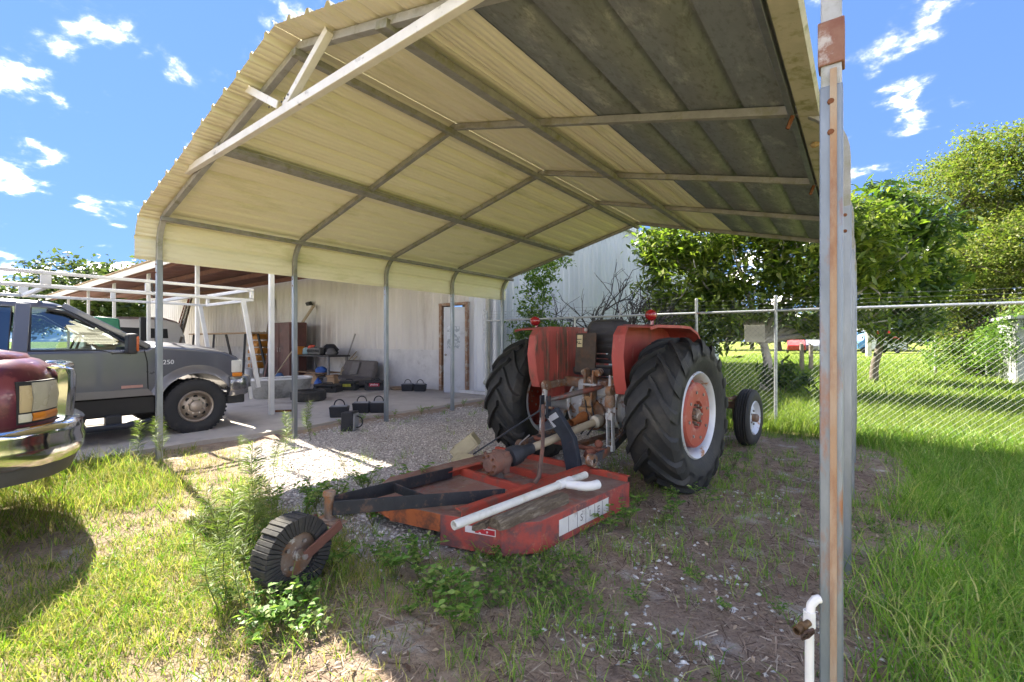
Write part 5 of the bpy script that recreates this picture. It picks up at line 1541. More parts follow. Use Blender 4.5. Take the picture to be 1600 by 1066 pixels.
carrier(-7.15, 4.93, 40, 'black battery box with loop handle, one of two touching at the slab edge', pr_)
carrier(-6.93, 5.13, 40, 'black battery box with loop handle, one of two touching at the slab edge', pr_)
pr2 = 'pair of battery boxes by the shop wall'
carrier(-9.30, 7.78, 35, 'black battery box with loop handle, one of two against the shop wall', pr2)
carrier(-9.02, 7.95, 35, 'black battery box with loop handle, one of two against the shop wall', pr2)
mb = MB(); mb.lathe([(0, 0), (.24, 0), (.28, .06), (.26, .06), (.23, .02), (0, .02)], (-9.75, 7.9, SZ), (0, 0, 1), 24)
o = mb.build('shallow_pan', M('rusty_pan', (.30, .22, .14), (.2, .14, .09), 9, .8)); tag(o, 'shallow rusty pan on the concrete near the battery boxes', 'pan'); o.data.polygons.foreach_set('use_smooth', [True] * len(o.data.polygons))
# tall brown cabinet
t = T('cabinet', 'tall brown metal cabinet against the shop wall', 'cabinet', -15.3, 7.68)
cabm = M('brown_cabinet', (.115, .05, .042), (.09, .04, .035), 4, .55, stain=(.06, .035, .03), st_lo=.5, st_hi=.7, st_scale=3)
mb = MB(); mb.box((0, 0, .95), (1.4, .56, 1.9)); mb.build('carcass', cabm, t, bevel=.01)
for x_ in (-.35, .35):
    mb = MB(); mb.box((x_, -.288, .96), (.66, .016, 1.78)); d_ = mb.build('door', cabm, t, bevel=.004)
    mb = MB(); mb.box((x_ - math.copysign(.27, x_), -.305, 1.0), (.02, .02, .14)); mb.build('handle', MATS['bolt_grey'], d_)
mb = MB(); mb.bar((-14.95, 8.0, 1.95), (-14.90, 8.38, 2.55), .16, .025, (0, -1, 0)); o = mb.build('plank', M('pale_plank', (.42, .35, .24), (.33, .27, .18), 7, .9, stretch=(1, 6, 1))); tag(o, 'pale plank leaning on the wall from the top of the brown cabinet', 'plank')
# workbench piled with tools
t = T('workbench', 'cluttered metal workbench beside the brown cabinet', 'workbench', -13.35, 7.75)
dk = M('dark_bench_steel', (.06, .06, .065), (.04, .04, .042), 6, .6, .3)
mb = MB(); mb.box((0, 0, .84), (2.0, .72, .05)); mb.build('top', dk, t, bevel=.006)
for x_ in (-.9, .9):
    for y_ in (-.3, .3):
        mb = MB(); mb.box((x_, y_, .41), (.06, .06, .82)); mb.build('leg', M('bench_leg', (.22, .22, .23), None, 6, .6, .3), t)
mb = MB(); mb.box((-.2, .0, .32), (1.5, .6, .03)); mb.build('shelf', M('shelf_wood', (.30, .20, .12), (.22, .14, .085), 6, .9), t)
def lump(name, label, cat, x, y, z, d, mat, rz=0, n=7, seed=1):
    r2 = random.Random(seed); mb = MB(); prof = []
    k = 9
    secs = []
    for i in range(n):
        f = i / (n - 1); s_ = (1 - (2 * f - 1) ** 4 * .35) * (1 - f * .45)
        secs.append([((math.cos(a) * d[0] / 2) * s_ * r2.uniform(.8, 1.1), (math.sin(a) * d[1] / 2) * s_ * r2.uniform(.8, 1.1), f * d[2]) for a in np.linspace(0, 2 * math.pi, k, endpoint=False)])
    mb.loft(secs); o = mb.build(name, mat, None, smooth=50)
    o.location = (x, y, z); o.rotation_euler = (0, 0, R(rz))
    return tag(o, label, cat)
BZ = SZ + .867
lump('tarpaulin', 'crumpled black tarpaulin on the workbench', 'tarp', -12.95, 7.8, BZ, (.9, .5, .33), M('black_tarp', (.02, .021, .024), (.035, .035, .04), 6, .6, bump=.5, bscale=18), seed=3)
lump('cloth', 'teal blue cloth bundled on the workbench', 'cloth', -13.45, 7.6, BZ, (.42, .34, .24), M('teal_cloth', (.03, .22, .30), (.02, .16, .22), 6, .9, bump=.4, bscale=20), seed=5)
lump('paint_can_heap', 'pale blue plastic bag on the workbench end', 'bag', -14.0, 7.6, BZ, (.34, .3, .22), M('pale_blue_bag', (.30, .46, .52), (.22, .36, .42), 6, .6, bump=.3), seed=6)
t = T('power_tool', 'red and yellow hand drill lying on the workbench heap', 'tool', -13.38, 7.44, BZ + .2)
mb = MB(); mb.lathe([(0, -.14), (.05, -.13), (.06, .04), (.04, .1), (.015, .2), (0, .2)], (0, 0, .05), (1, 0, .15), 12); mb.build('motor', M('tool_red', (.5, .06, .03), None, 5, .5), t, smooth=40)
mb = MB(); mb.box((-.06, 0, -.05), (.06, .05, .18), (0, R(15), 0)); mb.build('grip', M('tool_yellow', (.6, .42, .05), None, 5, .5), t, bevel=.012)
t = T('engine_part', 'dark greasy engine block on the workbench front', 'engine part', -13.2, 7.48, BZ)
mb = MB(); mb.box((0, 0, .12), (.7, .16, .22)); mb.build('block', M('greasy_iron', (.06, .06, .06), (.1, .1, .1), 14, .5, .5), t, bevel=.02)
for k in range(5):
    mb = MB(); mb.lathe([(.03, 0), (.045, .0), (.045, .04), (.03, .04)], (-.26 + .13 * k, -.08, .12), (0, -1, 0), 12); mb.build('port', MATS['greasy_iron'], t)
t = T('storage_box', 'orange plastic box at the end of the workbench', 'box', -14.12, 7.42, BZ)
mb = MB(); mb.box((0, 0, .11), (.24, .3, .22)); mb.build('body', M('orange_plastic', (.55, .22, .03), (.45, .18, .03), 5, .5), t, bevel=.015)
mb = MB(); mb.box((0, 0, .235), (.26, .32, .03)); mb.build('lid', M('orange_plastic', (.55, .22, .03)), t, bevel=.008)
case(-12.75, 7.55, .5, .3, .24, 4, 'tool_case', 'black tool case on the floor under the workbench end')
lump('rag_heap', 'grey rag heap on the workbench corner', 'rags', -12.55, 7.6, BZ, (.35, .4, .2), M('grey_rag', (.17, .17, .17), (.1, .1, .1), 7, .9, bump=.4, bscale=20), seed=11)
lump('sack', 'slumped dark green sack beside the brown cabinet', 'sack', -16.3, 7.5, SZ, (.4, .4, .55), M('green_sack', (.03, .07, .05), (.05, .09, .07), 6, .8, bump=.4, bscale=15), seed=12)
lump('sack', 'slumped blue sack behind the grey bathtub', 'sack', -12.6, 6.1, SZ, (.4, .35, .42), M('blue_sack', (.03, .07, .18), (.05, .1, .22), 6, .8, bump=.4, bscale=15), seed=13)
# shelves of orange bins
t = T('parts_rack', 'rack of stacked orange parts bins left of the brown cabinet', 'rack', -17.1, 7.5)
om = M('orange_bin', (.50, .22, .03), (.40, .17, .03), 6, .55)
for k in range(5):
    for x_ in (-.2, .2):
        z = .35 + k * .25
        mb = MB(); mb.prism([(-.18, z), (.18, z), (.18, z + .19), (-.10, z + .19), (-.18, z + .10)], x_ - .17, x_ + .17, 'x'); mb.build('bin', om, t, bevel=.012)
for x_ in (-.40, 0, .40):
    mb = MB(); mb.box((x_, .22, .82), (.03, .03, 1.64)); mb.build('upright', M('rack_steel', (.30, .24, .15), None, 6, .6, .4), t)
for k in range(5):
    mb = MB(); mb.box((0, .1, .335 + k * .25), (.84, .3, .012)); mb.build('shelf', MATS['rack_steel'], t)
# bucket, hand cart, jug, cartons
t = T('bucket', 'white plastic bucket in front of the orange bins', 'bucket', -16.45, 6.95)
mb = MB(); mb.lathe([(0, 0), (.13, 0), (.155, .34), (.165, .34), (.165, .36), (.145, .36), (.12, .02), (0, .02)], (0, 0, 0), (0, 0, 1), 24); mb.build('pail', M('bucket_white', (.62, .64, .66), (.5, .52, .54), 5, .5), t, smooth=40)
mb = MB(); mb.tube([(.165 * math.cos(a), .02, .34 + .16 * math.sin(a)) for a in np.linspace(0, math.pi, 11)], .005, 5); mb.build('bail', MATS['bolt_grey'], t)
t = T('hand_cart', 'white tubular hand cart standing behind the bucket', 'cart', -16.9, 7.0, rz=20)
wt = M('white_tube', (.66, .66, .64), (.5, .5, .48), 6, .5)
mb = MB(); mb.tube([(-.2, 0, .1), (-.2, .05, .7), (-.17, .06, .76), (.17, .06, .76), (.2, .05, .7), (.2, 0, .1)], .016, 8); mb.build('frame', wt, t, smooth=60)
for z in (.3, .52):
    mb = MB(); mb.bar((-.2, .02, z), (.2, .02, z), .02, .02); mb.build('crossbar', wt, t)
mb = MB(); mb.box((0, -.1, .02), (.4, .2, .012)); mb.build('toe_plate', wt, t)
for x_ in (-.23, .23):
    mb = MB(); mb.lathe([(0, -.02), (.1, -.02), (.11, 0), (.1, .02), (0, .02)], (x_, .06, .11), (1, 0, 0), 18); mb.build('wheel', rubber_d, t, smooth=40)
t = T('water_jug', 'blue plastic jug on the floor by the cartons', 'jug', -11.45, 6.55)
mb = MB(); mb.lathe([(0, 0), (.09, 0), (.1, .03), (.1, .2), (.05, .27), (.03, .28), (.03, .31), (0, .31)], (0, 0, 0), (0, 0, 1), 18); mb.build('body', M('blue_jug', (.02, .09, .36), (.015, .06, .25), 6, .35), t, smooth=40)
mb = MB(); mb.tube([(.06, 0, .25), (.12, 0, .24), (.12, 0, .14), (.095, 0, .1)], .012, 7); mb.build('handle', MATS['blue_jug'], t, smooth=60)
kraft = M('kraft_card', (.40, .27, .16), (.33, .22, .13), 5, .9)
def carton(label, x, y, d, rz):
    t = T('carton', label, 'carton', x, y, rz=rz)
    mb = MB(); mb.box((0, 0, d[2] / 2), d); mb.build('body', kraft, t, bevel=.004)
    for s_ in (-1, 1):
        mb = MB(); mb.box((0, s_ * (d[1] / 2 + .05), d[2] + .02), (d[0] * .98, .12, .006), (R(-25 * s_), 0, 0)); mb.build('flap', kraft, t)
carton('tall brown carton standing next to the blue jug', -11.25, 6.85, (.20, .2, .34), 30)
carton('low open brown carton in front of the workbench', -11.6, 7.25, (.42, .3, .18), 15)
carton('brown carton on the floor under the workbench', -13.2, 7.5, (.5, .35, .26), 4)
t = T('crumpled_bag', 'small blue bag on the workbench shelf', 'bag', -13.1, 7.6, SZ + .335)
mb = MB(); mb.loft([[(math.cos(a) * r * random.uniform(.8, 1.1), math.sin(a) * r * .7, z) for a in np.linspace(0, 6.28, 9)[:-1]] for z, r in ((0, .22), (.08, .24), (.15, .15), (.18, .06))]); mb.build('bag', M('blue_bag', (.04, .12, .42), (.03, .09, .3), 8, .7, bump=.4, bscale=25), t, smooth=50)
polem = M('pole_grey', (.34, .32, .29), (.26, .25, .22), 6, .7)
for k, (x0, x1, y0, h_, lab) in enumerate(((-12.42, -12.47, 8.05, 1.55, 'grey pole leaning upright on the wall beside the van seat'), (-12.25, -12.40, 7.8, 1.0, 'short pale stick leaning beside the van seat'), (-12.1, -12.38, 7.75, .85, 'bent cane leaning lowest beside the van seat'))):
    mb = MB(); mb.tube([(x0 + .05, y0 - .2, SZ), ((x0 + x1) / 2, y0, h_ / 2), (x1, 8.36, h_)], .016 if k else .022, 7); o = mb.build('pole', polem if k == 0 else MATS['pale_plank'], None, smooth=50); tag(o, lab, 'pole')
for k, (xa, ya, xb, lab) in enumerate(((-15.3, 7.0, -15.9, 'brown board leaning on the front of the cabinet'), (-14.6, 6.9, -14.2, 'thin lath leaning between the cabinet and workbench'))):
    mb = MB(); mb.bar((xa, ya - .1, SZ + .03), (xb, 7.36, 1.15), .14 if k == 0 else .04, .02, (0, -1, .2)); o = mb.build('plank', MATS['brown_cabinet'] if k == 0 else MATS['pale_plank']); tag(o, lab, 'plank')
mb = MB(); mb.box((-8.35, 4.15, SZ + .018), (.34, .06, .03), (0, 0, R(52))); o = mb.build('steel_offcut', rust_m); tag(o, 'rusty steel offcut lying on the concrete near a white post', 'steel bar')
# tall trestle with a plank, boards and ladders behind the pickup
t = T('trestle', 'tall trestle table with a long tan plank top', 'table', -18.6, 7.0)
mb = MB(); mb.box((0, 0, 1.56), (5.6, .5, .05)); mb.build('plank_top', M('tan_plank', (.34, .25, .16), (.26, .19, .12), 5, .9, stretch=(.3, 4, 1)), t, bevel=.004)
for x_ in (-2.4, -.4, 2.2):
    for y_ in (-.2, .2):
        mb = MB(); mb.bar((x_, y_, 1.53), (x_ + .3, y_ * 2, 0), .06, .06); mb.build('leg', dk, t)
mb = MB(); mb.bar((-17.6, 7.9, .4), (-17.9, 8.4, 2.9), .16, .04, (0, -1, 0)); o = mb.build('plank', MATS['weathered_timber']); tag(o, 'dark weathered board standing against the shop wall behind the trestle', 'plank')
def ladder(label, a, b, w, m_):
    a, b = Vector(a), Vector(b); t = thing('ladder', label, 'ladder', a)
    d_ = (b - a).normalized(); s_ = d_.cross(Vector((0, -1, .3))).normalized()
    for k in (-1, 1):
        mb = MB(); mb.bar(a + s_ * k * w / 2, b + s_ * k * w / 2, .03, .08, s_.cross(d_)); mb.build('rail', m_, t, world=True)
    n = int((b - a).length / .3)
    for i in range(1, n):
        q = a.lerp(b, i / n); mb = MB(); mb.cyl(q - s_ * w / 2, q + s_ * w / 2, .018, 8); mb.build('rung', M('alu_rung', (.55, .55, .54), None, 5, .4, .7), t, world=True)
ladder('orange fibreglass ladder leaning at a slant behind the grey pickup', (-21.5, 6.0, SZ), (-25.9, 8.1, 3.2), .38, M('orange_fibreglass', (.42, .16, .10), (.36, .13, .08), 5, .6))
ladder('aluminium ladder leaning in front of the orange ladder', (-20.6, 5.9, SZ), (-24.9, 7.9, 3.2), .38, M('old_aluminium', (.36, .34, .30), (.28, .26, .23), 6, .6, .5))
# green lift machine with black masts
t = T('lift_machine', 'green and black lift machine standing behind the grey pickup', 'machine', -15.2, 3.55, rz=0)
gm_ = M('machine_green', (.02, .16, .085), (.015, .12, .065), 5, .4)
mb = MB(); mb.prism([(-.9, .3), (.1, .3), (.1, 1.15), (-.3, 1.2), (-.35, 1.85), (-.8, 1.9), (-.9, 1.1)], -.35, .35, 'x'); mb.build('body', gm_, t, bevel=.04)
for x_ in (-.3, .3):
    mb = MB(); mb.box((x_, .28 + .18 * (x_ > 0), 1.0), (.12, .14, 1.86)); mb.build('mast', MATS['black_plastic'], t, bevel=.01)
mb = MB(); mb.box((0, -.5, 1.62), (.5, .06, .2)); mb.build('control_panel', M('orange_lamp', (.5, .12, .02), None, 4, .4), t)
for x_ in (-.38, .38):
    for y_ in (-.6, .2):
        mb = MB(); mb.lathe([(0, -.07), (.26, -.07), (.3, -.04), (.3, .04), (.26, .07), (0, .07)], (x_, y_, .3), (1, 0, 0), 24); mb.build('wheel', rubber_d, t, smooth=40)
# white van under the far end of the roof
t = T('van', 'white van with a rounded back under the far end of the lean-to', 'van', -23.2, 5.2)
vw = M('van_white', (.66, .67, .68), (.6, .61, .62), 3, .35)
mb = MB(); secs = []
for y_, zt2 in ((-1.4, 1.9), (-1.2, 2.2), (1.0, 2.25), (1.5, 2.1), (1.7, 1.6)):
    secs.append([(-.95, y_, .5), (-.98, y_, 1.2), (-.85, y_, zt2 - .1), (-.6, y_, zt2), (.6, y_, zt2), (.85, y_, zt2 - .1), (.98, y_, 1.2), (.95, y_, .5)])
mb.loft(secs); mb.build('body', vw, t, smooth=30)
mb = MB(); mb.box((.925, .1, 1.62), (.03, 2.0, .45), (0, R(-14), 0)); mb.build('side_window', M('dark_window', (.05, .055, .06), None, 3, .1), t)
for s_ in (-1, 1):
    for y_ in (-.9, 1.1):
        mb = MB(); mb.lathe([(0, -.1), (.28, -.1), (.34, -.06), (.34, .06), (.28, .1), (0, .1)], (.86 * s_, y_, .33), (1, 0, 0), 24); mb.build('wheel', tyre_m, t, smooth=40)
# wall lamp
t = thing('wall_lamp', 'small dark floodlight fixed on the shop wall', 'lamp', (-15.2, 8.40, 2.62))
mb = MB(); mb.box((-15.2, 8.36, 2.62), (.22, .12, .12), (R(25), 0, 0)); mb.build('housing', plast, t, bevel=.01, world=True)
mb = MB(); mb.box((-15.2, 8.45, 2.60), (.04, .1, .04)); mb.build('bracket', plast, t, world=True)

# ------------------------------------------------------------------ far side of the field
def far_car(label, x, y, rz, mat, van=False):
    t = thing('parked_car', label, 'car', (x, y, 0), R(rz))
    pr_ = [(-2.1, .35), (2.1, .35), (2.15, .7), (1.3, .95), (.75, 1.42), (-.9, 1.45), (-1.6, .98), (-2.15, .9)]
    mb = MB(); mb.prism(pr_, -.85, .85, 'y'); mb.build('body', mat, t, bevel=.1)
    mb = MB(); mb.prism([(1.15, .98), (.7, 1.36), (-.85, 1.38), (-1.4, 1.0)], -.86, .86, 'y'); mb.build('window', MATS['dark_window'], t)
    for x_ in (-1.3, 1.35):
        for s_ in (-1, 1):
            mb = MB(); mb.lathe([(0, -.1), (.26, -.1), (.32, 0), (.26, .1), (0, .1)], (x_, s_ * .8, .32), (0, 1, 0), 16); mb.build('wheel', tyre_m, t)
    return t
far_car('red car parked beyond the sunlit field', -5.6, 58.5, 96, M('red_car', (.36, .03, .03), None, 3, .3))
far_car('silver car parked beyond the sunlit field', -4.0, 61, 80, M('silver_car', (.45, .46, .48), None, 3, .3, .4))
t = thing('box_van', 'white van with a blue nose and red panel parked beyond the field', 'van', (1.3, 64.0, 0), R(37))
mb = MB(); mb.box((.6, 0, 1.55), (3.9, 2.0, 2.3)); mb.build('box', vw, t, bevel=.08)
mb = MB(); mb.prism([(-1.36, .45), (-2.6, .45), (-2.7, 1.1), (-2.1, 1.4), (-1.75, 2.3), (-1.36, 2.4)], -.95, .95, 'y'); mb.build('cab', M('blue_wrap', (.06, .20, .50), (.12, .3, .6), 3, .35), t, bevel=.06)
mb = MB(); mb.box((.6, -1.006, 1.95), (2.6, .012, .95)); rp = mb.build('red_panel', M('red_sign', (.55, .03, .02), None, 4, .5), t)
for k in range(9):
    mb = MB(); mb.box((-.05 + .18 * k, -1.016, 1.93 + .06 * math.sin(k * 1.3)), (.13, .006, .12 if k % 4 else .26)); mb.build('script_stroke', MATS['white_print'], rp)
for x_ in (-2.0, 1.6):
    for s_ in (-1, 1):
        mb = MB(); mb.lathe([(0, -.12), (.3, -.12), (.36, 0), (.3, .12), (0, .12)], (x_, s_ * .9, .36), (0, 1, 0), 18); mb.build('wheel', tyre_m, t)
wp = M('grey_post_wood', (.30, .25, .20), (.2, .17, .13), 6, .9)
for (x, y, h_, r_, lab, m_) in ((-1.75, 24.0, 1.15, .09, 'short weathered timber post in the field, one of two', wp), (-2.0, 22.9, 1.2, .09, 'short weathered timber post in the field, one of two', wp), (.52, 50, 2.9, .22, 'thick pale post in front of the box van', M('pale_post', (.52, .50, .46), (.44, .42, .38), 5, .9)), (2.35, 24.6, 2.3, .05, 'thin pale pole standing before the vine-covered oak', M('pale_pole', (.5, .48, .43), None, 5, .8))):
    mb = MB(); mb.tube([(x, y, -.1), (x + .01, y, h_ * .5), (x, y, h_)], [r_, r_ * .95, r_ * .85], 10); mb.lathe([(r_ * .85, 0), (0, .03)], (x, y, h_), (0, 0, 1), 10); o = mb.build('field_post', m_, None, smooth=50); tag(o, lab, 'post', 'two timber posts' if 'one of two' in lab else None)
t = thing('shed', 'low white panelled shed behind the vines at the field edge', 'shed', (6.2, 24, 0))
sm_ = M('shed_white', (.42, .43, .44), (.33, .34, .35), 3, .7, stain=(.30, .30, .27), st_lo=.5, st_hi=.7, st_scale=2)
for k in range(9):
    mb = MB(); mb.box((4.05 + k * .5, 20.6, 1.0), (.47, .05, 2.0)); mb.build('panel', sm_, t, world=True, bevel=.006)
for k in range(9):
    mb = MB(); mb.box((3.82, 20.9 + k * .55, 1.0), (.05, .5, 2.0)); mb.build('panel', sm_, t, world=True, bevel=.006)
mb = MB(); mb.box((6.1, 23.2, 2.06), (4.9, 5.5, .1)); mb.build('roof', sm_, t, world=True)
# ------------------------------------------------------------------ trees
bark = M('grey_bark', (.17, .14, .115), (.10, .085, .07), 9, .95, bump=.8, bscale=24, stretch=(1, 1, .35), stain=(.30, .28, .24), st_lo=.56, st_hi=.68, st_scale=4)
bark_w = M('pale_bark', (.42, .39, .34), (.30, .27, .23), 7, .9, bump=.5, bscale=26, stain=(.16, .14, .11), st_lo=.55, st_hi=.65, st_scale=5)
def rand_dirs(n):
    v = rng.normal(size=(n, 3)); return v / np.linalg.norm(v, axis=1)[:, None]
def leaf_quads(C, L, W, up=.35, droop=.0, D=None):
    """diamond leaves at centres C (n,3); length L, width W (arrays)"""
    n = len(C)
    d = rand_dirs(n) if D is None else D
    d[:, 2] = d[:, 2] * .7 + up * 0 - droop
    d /= np.linalg.norm(d, axis=1)[:, None]
    nn = rand_dirs(n) * .8; nn[:, 2] = np.abs(nn[:, 2]) + up * 1.6
    s = np.cross(d, nn); s /= np.linalg.norm(s, axis=1)[:, None] + 1e-9
    nrm = np.cross(s, d)
    L = np.broadcast_to(L, n)[:, None]; W = np.broadcast_to(W, n)[:, None]
    a = C - d * L * .5; t = C + d * L * .5 - nrm * L * .08
    l = C + s * W * .5 + nrm * W * .12; r = C - s * W * .5 + nrm * W * .12
    return np.stack([a, l, t, r], 1)
def crown_points(ells, n, clump=.35, shell=.55, per=40):
    """leaf centres in clumps spread through ellipsoids"""
    out = []
    vol = np.array([e[3] * e[4] * e[5] for e in ells]) ** .75; vol /= vol.sum()
    for e, v in zip(ells, vol):
        k = max(3, int(n * v / per))
        d = rand_dirs(k); rr = rng.uniform(shell, 1, k) ** .6
        c = np.array(e[:3]) + d * rr[:, None] * np.array(e[3:6])
        sz = clump * rng.uniform(.55, 1.3, k)
        pts = np.repeat(c, per, 0) + rng.normal(size=(k * per, 3)) * np.repeat(sz, per)[:, None] * np.array([.55, .55, .42])
        out.append(pts)
    return np.concatenate(out)
def limb(mb, a, b, r0, r1, bend=.15, n=6, sides=7):
    a, b = Vector(a), Vector(b); L_ = (b - a).length
    off = Vector((random.uniform(-1, 1), random.uniform(-1, 1), random.uniform(-.2, .6))) * L_ * bend
    pts = []; rs = []
    for i in range(n + 1):
        t = i / n; q = a.lerp(b, t) + off * math.sin(t * math.pi) + Vector((random.uniform(-1, 1), random.uniform(-1, 1), random.uniform(-1, 1))) * L_ * .012
        pts.append(q); rs.append(r0 + (r1 - r0) * t)
    mb.tube(pts, rs, sides)
    return pts
def tree(name, label, base, ells, n, leaf, lm, tr_r=.15, trunk_m=None, fork=1.2, clump=.4, shell=.45, droop=0, up=.35, group=None, per=40, lw=.42, stems=1, z0=-.1):
    t = thing(name, label, 'tree', base, 0, group)
    B = Vector(base); mb = MB()
    for s_ in range(stems):
        o_ = Vector((random.uniform(-.25, .25), random.uniform(-.25, .25), 0)) * (stems > 1)
        top = B + o_ * 2 + Vector((random.uniform(-.2, .2), random.uniform(-.2, .2), fork))
        limb(mb, B + o_ + Vector((0, 0, z0)), top, tr_r, tr_r * .72, .06, 6, 10)
        for e in ells[s_::stems]:
            c = Vector(e[:3])
            pts = limb(mb, top, c, tr_r * .62, tr_r * .22, .12)
            for k in range(5):
                d = Vector((random.gauss(0, 1), random.gauss(0, 1), random.gauss(.3, .8))).normalized()
                tip = c + Vector((d.x * e[3], d.y * e[4], d.z * e[5])) * .85
                limb(mb, pts[random.randint(2, len(pts) - 1)], tip, tr_r * .22, .012, .1, 5, 5)
    mb.build('trunk', trunk_m or bark, t, smooth=60, world=True)
    P = crown_points(ells, n, clump, shell, per)
    Lr = rng.uniform(.7, 1.3, len(P)) * leaf
    quads('crown', leaf_quads(P, Lr, Lr * lw, up, droop) - np.array(base), lm, t)
    return t
mag = LEAF('magnolia_leaf', [(.05, .08, .015), (.10, .15, .025), (.16, .22, .035), (.30, .33, .07), (.10, .14, .03)], .5, .35, .5)
oakl = LEAF('oak_leaf', [(.09, .13, .03), (.13, .175, .04), (.18, .22, .05), (.25, .26, .07), (.20, .18, .07)], .45)
darkl = LEAF('dark_leaf', [(.035, .07, .018), (.06, .11, .025), (.10, .16, .03), (.20, .26, .05)], .4, .35, .5)
farl = LEAF('far_leaf', [(.04, .065, .03), (.07, .10, .04), (.11, .14, .055), (.14, .17, .07)], .3)
vinel = LEAF('vine_leaf', [(.06, .12, .02), (.10, .19, .03), (.15, .25, .04), (.22, .30, .06)], .35)
tree('magnolia_tree', 'broad glossy-leaved tree with a pale trunk behind the chain-link fence', (-2.0, 13.3, 0),
     [(-2.6, 13.4, 3.4, 1.5, 1.3, 1.2), (-3.9, 13.0, 3.0, 1.2, 1.2, 1.2), (-1.0, 13.6, 3.3, 1.4, 1.3, 1.1), (-3.2, 13.0, 4.3, 1.6, 1.4, .9), (-1.6, 13.5, 4.5, 1.4, 1.3, .9), (-3.6, 12.6, 1.9, 1.2, 1.0, .7), (-.3, 14.0, 4.0, 1.2, 1.2, .9), (-4.5, 12.9, 3.9, .8, .8, .7), (-2.4, 13.0, 2.3, 1.0, .9, .5), (-4.0, 12.6, 2.3, .8, .8, .6), (.4, 14.2, 3.0, .8, .8, .8), (-3.1, 12.7, 1.45, .7, .6, .4), (-.8, 13.3, 2.0, .8, .7, .5), (.2, 13.9, 1.9, .5, .5, .4)],
     19000, .24, mag, .13, bark_w, 1.3, .32, .35, .05, per=13, lw=.34)
tree('spreading_tree', 'dark tree with long drooping leaf rosettes between the fence and the oak', (.3, 18.6, 0),
     [(.1, 18.4, 4.6, 1.5, 1.5, 1.3), (.9, 18.8, 3.2, 1.5, 1.4, 1.2), (-.7, 18.4, 3.4, 1.3, 1.2, 1.2), (1.3, 19.0, 4.6, 1.2, 1.2, 1.0), (.4, 18.5, 5.6, 1.0, 1.0, .7), (.9, 18.6, 2.0, 1.0, 1.0, .8)],
     8000, .38, darkl, .13, bark, 1.4, .36, .3, .12, per=14, lw=.26)
tree('oak_tree', 'tall spreading oak with yellowing crown at the right edge of the field', (4.3, 28.2, 0),
     [(3.6, 27.2, 7.6, 2.6, 2.4, 1.7), (1.9, 27.4, 6.4, 1.9, 1.9, 1.7), (5.6, 27.4, 8.2, 2.6, 2.4, 1.8), (7.6, 27.8, 7.2, 2.6, 2.4, 2.2), (4.2, 26.6, 5.2, 2.5, 2.0, 1.5), (6.4, 26.6, 5.4, 2.4, 2.0, 1.7), (2.1, 27.2, 4.3, 1.6, 1.6, 1.3), (4.6, 27.6, 9.1, 2.0, 2.0, 1.0), (9.5, 28.5, 6.0, 2.5, 2.4, 2.4)],
     80000, .14, oakl, .42, bark, 2.6, .5, .45, .0, per=34, lw=.5)
tree('oak_tree', 'lower vine-draped oak standing in front of the tall spreading oak', (3.3, 24.4, 0),
     [(3.3, 24.2, 4.2, 1.6, 1.5, 1.2), (4.6, 24.4, 4.6, 1.7, 1.5, 1.4), (5.9, 24.3, 3.6, 1.8, 1.5, 1.4), (2.6, 24.2, 3.0, 1.1, 1.1, .9), (4.1, 23.9, 2.9, 1.5, 1.2, .9), (3.0, 23.8, 1.6, .8, .8, .8), (5.0, 22.6, 2.4, 1.3, 1.0, .6)],
     34000, .12, oakl, .28, bark, 1.6, .38, .4, .1, per=30, lw=.5, stems=2)
def bush(name, label, base, ells, n, leaf, lm, clump=.25, per=22, lw=.45, stem_r=.02, nst=6, group=None, cat='bush'):
    t = thing(name, label, cat, base, 0, group); mb = MB(); B = Vector(base)
    for k in range(nst):
        e = ells[k % len(ells)]
        limb(mb, B + Vector((random.uniform(-.15, .15), random.uniform(-.15, .15), -.05)), Vector(e[:3]) + Vector((random.uniform(-.5, .5) * e[3], random.uniform(-.5, .5) * e[4], random.uniform(-.2, .7) * e[5])), stem_r, stem_r * .3, .1, 6, 6)
    mb.build('stems', bark, t, smooth=60, world=True)
    P = crown_points(ells, n, clump, .2, per); P[:, 2] = np.maximum(P[:, 2], .03)
    Lr = rng.uniform(.7, 1.3, len(P)) * leaf
    quads('foliage', leaf_quads(P, Lr, Lr * lw, .35) - np.array(base), lm, t)
    return t
bush('climbing_shrub', 'tall leafy green shrub growing at the shop corner behind the fence', (-6.05, 8.75, 0),
     [(-5.9, 8.85, 2.9, .42, .35, .5), (-6.0, 8.8, 2.2, .40, .35, .6), (-5.9, 8.8, 1.5, .42, .35, .55), (-6.35, 8.75, 1.55, .40, .3, .25), (-6.0, 8.8, .8, .45, .35, .6), (-5.35, 8.85, 1.45, .3, .3, .28), (-5.5, 8.9, 3.15, .35, .3, .18), (-5.6, 8.8, .5, .5, .35, .4)], 5200, .10, vinel, .16, 18)
bush('vine_thicket', 'leafy vine thicket climbing the shed at the field edge', (4.6, 21.6, 0), [(4.2, 20.9, 1.5, 1.2, .7, .9), (5.2, 20.8, 2.1, 1.5, .8, .6), (3.7, 22.2, 1.0, .8, .8, .9), (3.0, 23.4, .7, .8, .6, .7), (2.5, 24.2, .9, .6, .6, .9)], 9000, .12, vinel, .3, 26)
bush('broadleaf_plant', 'low dark strap-leaved plant at the foot of the pale trunk', (-1.55, 12.9, 0), [(-1.5, 12.9, .45, .45, .4, .4), (-1.3, 12.8, .3, .4, .3, .25)], 320, .34, darkl, .16, 10, .2, .015, 4, cat='plant')
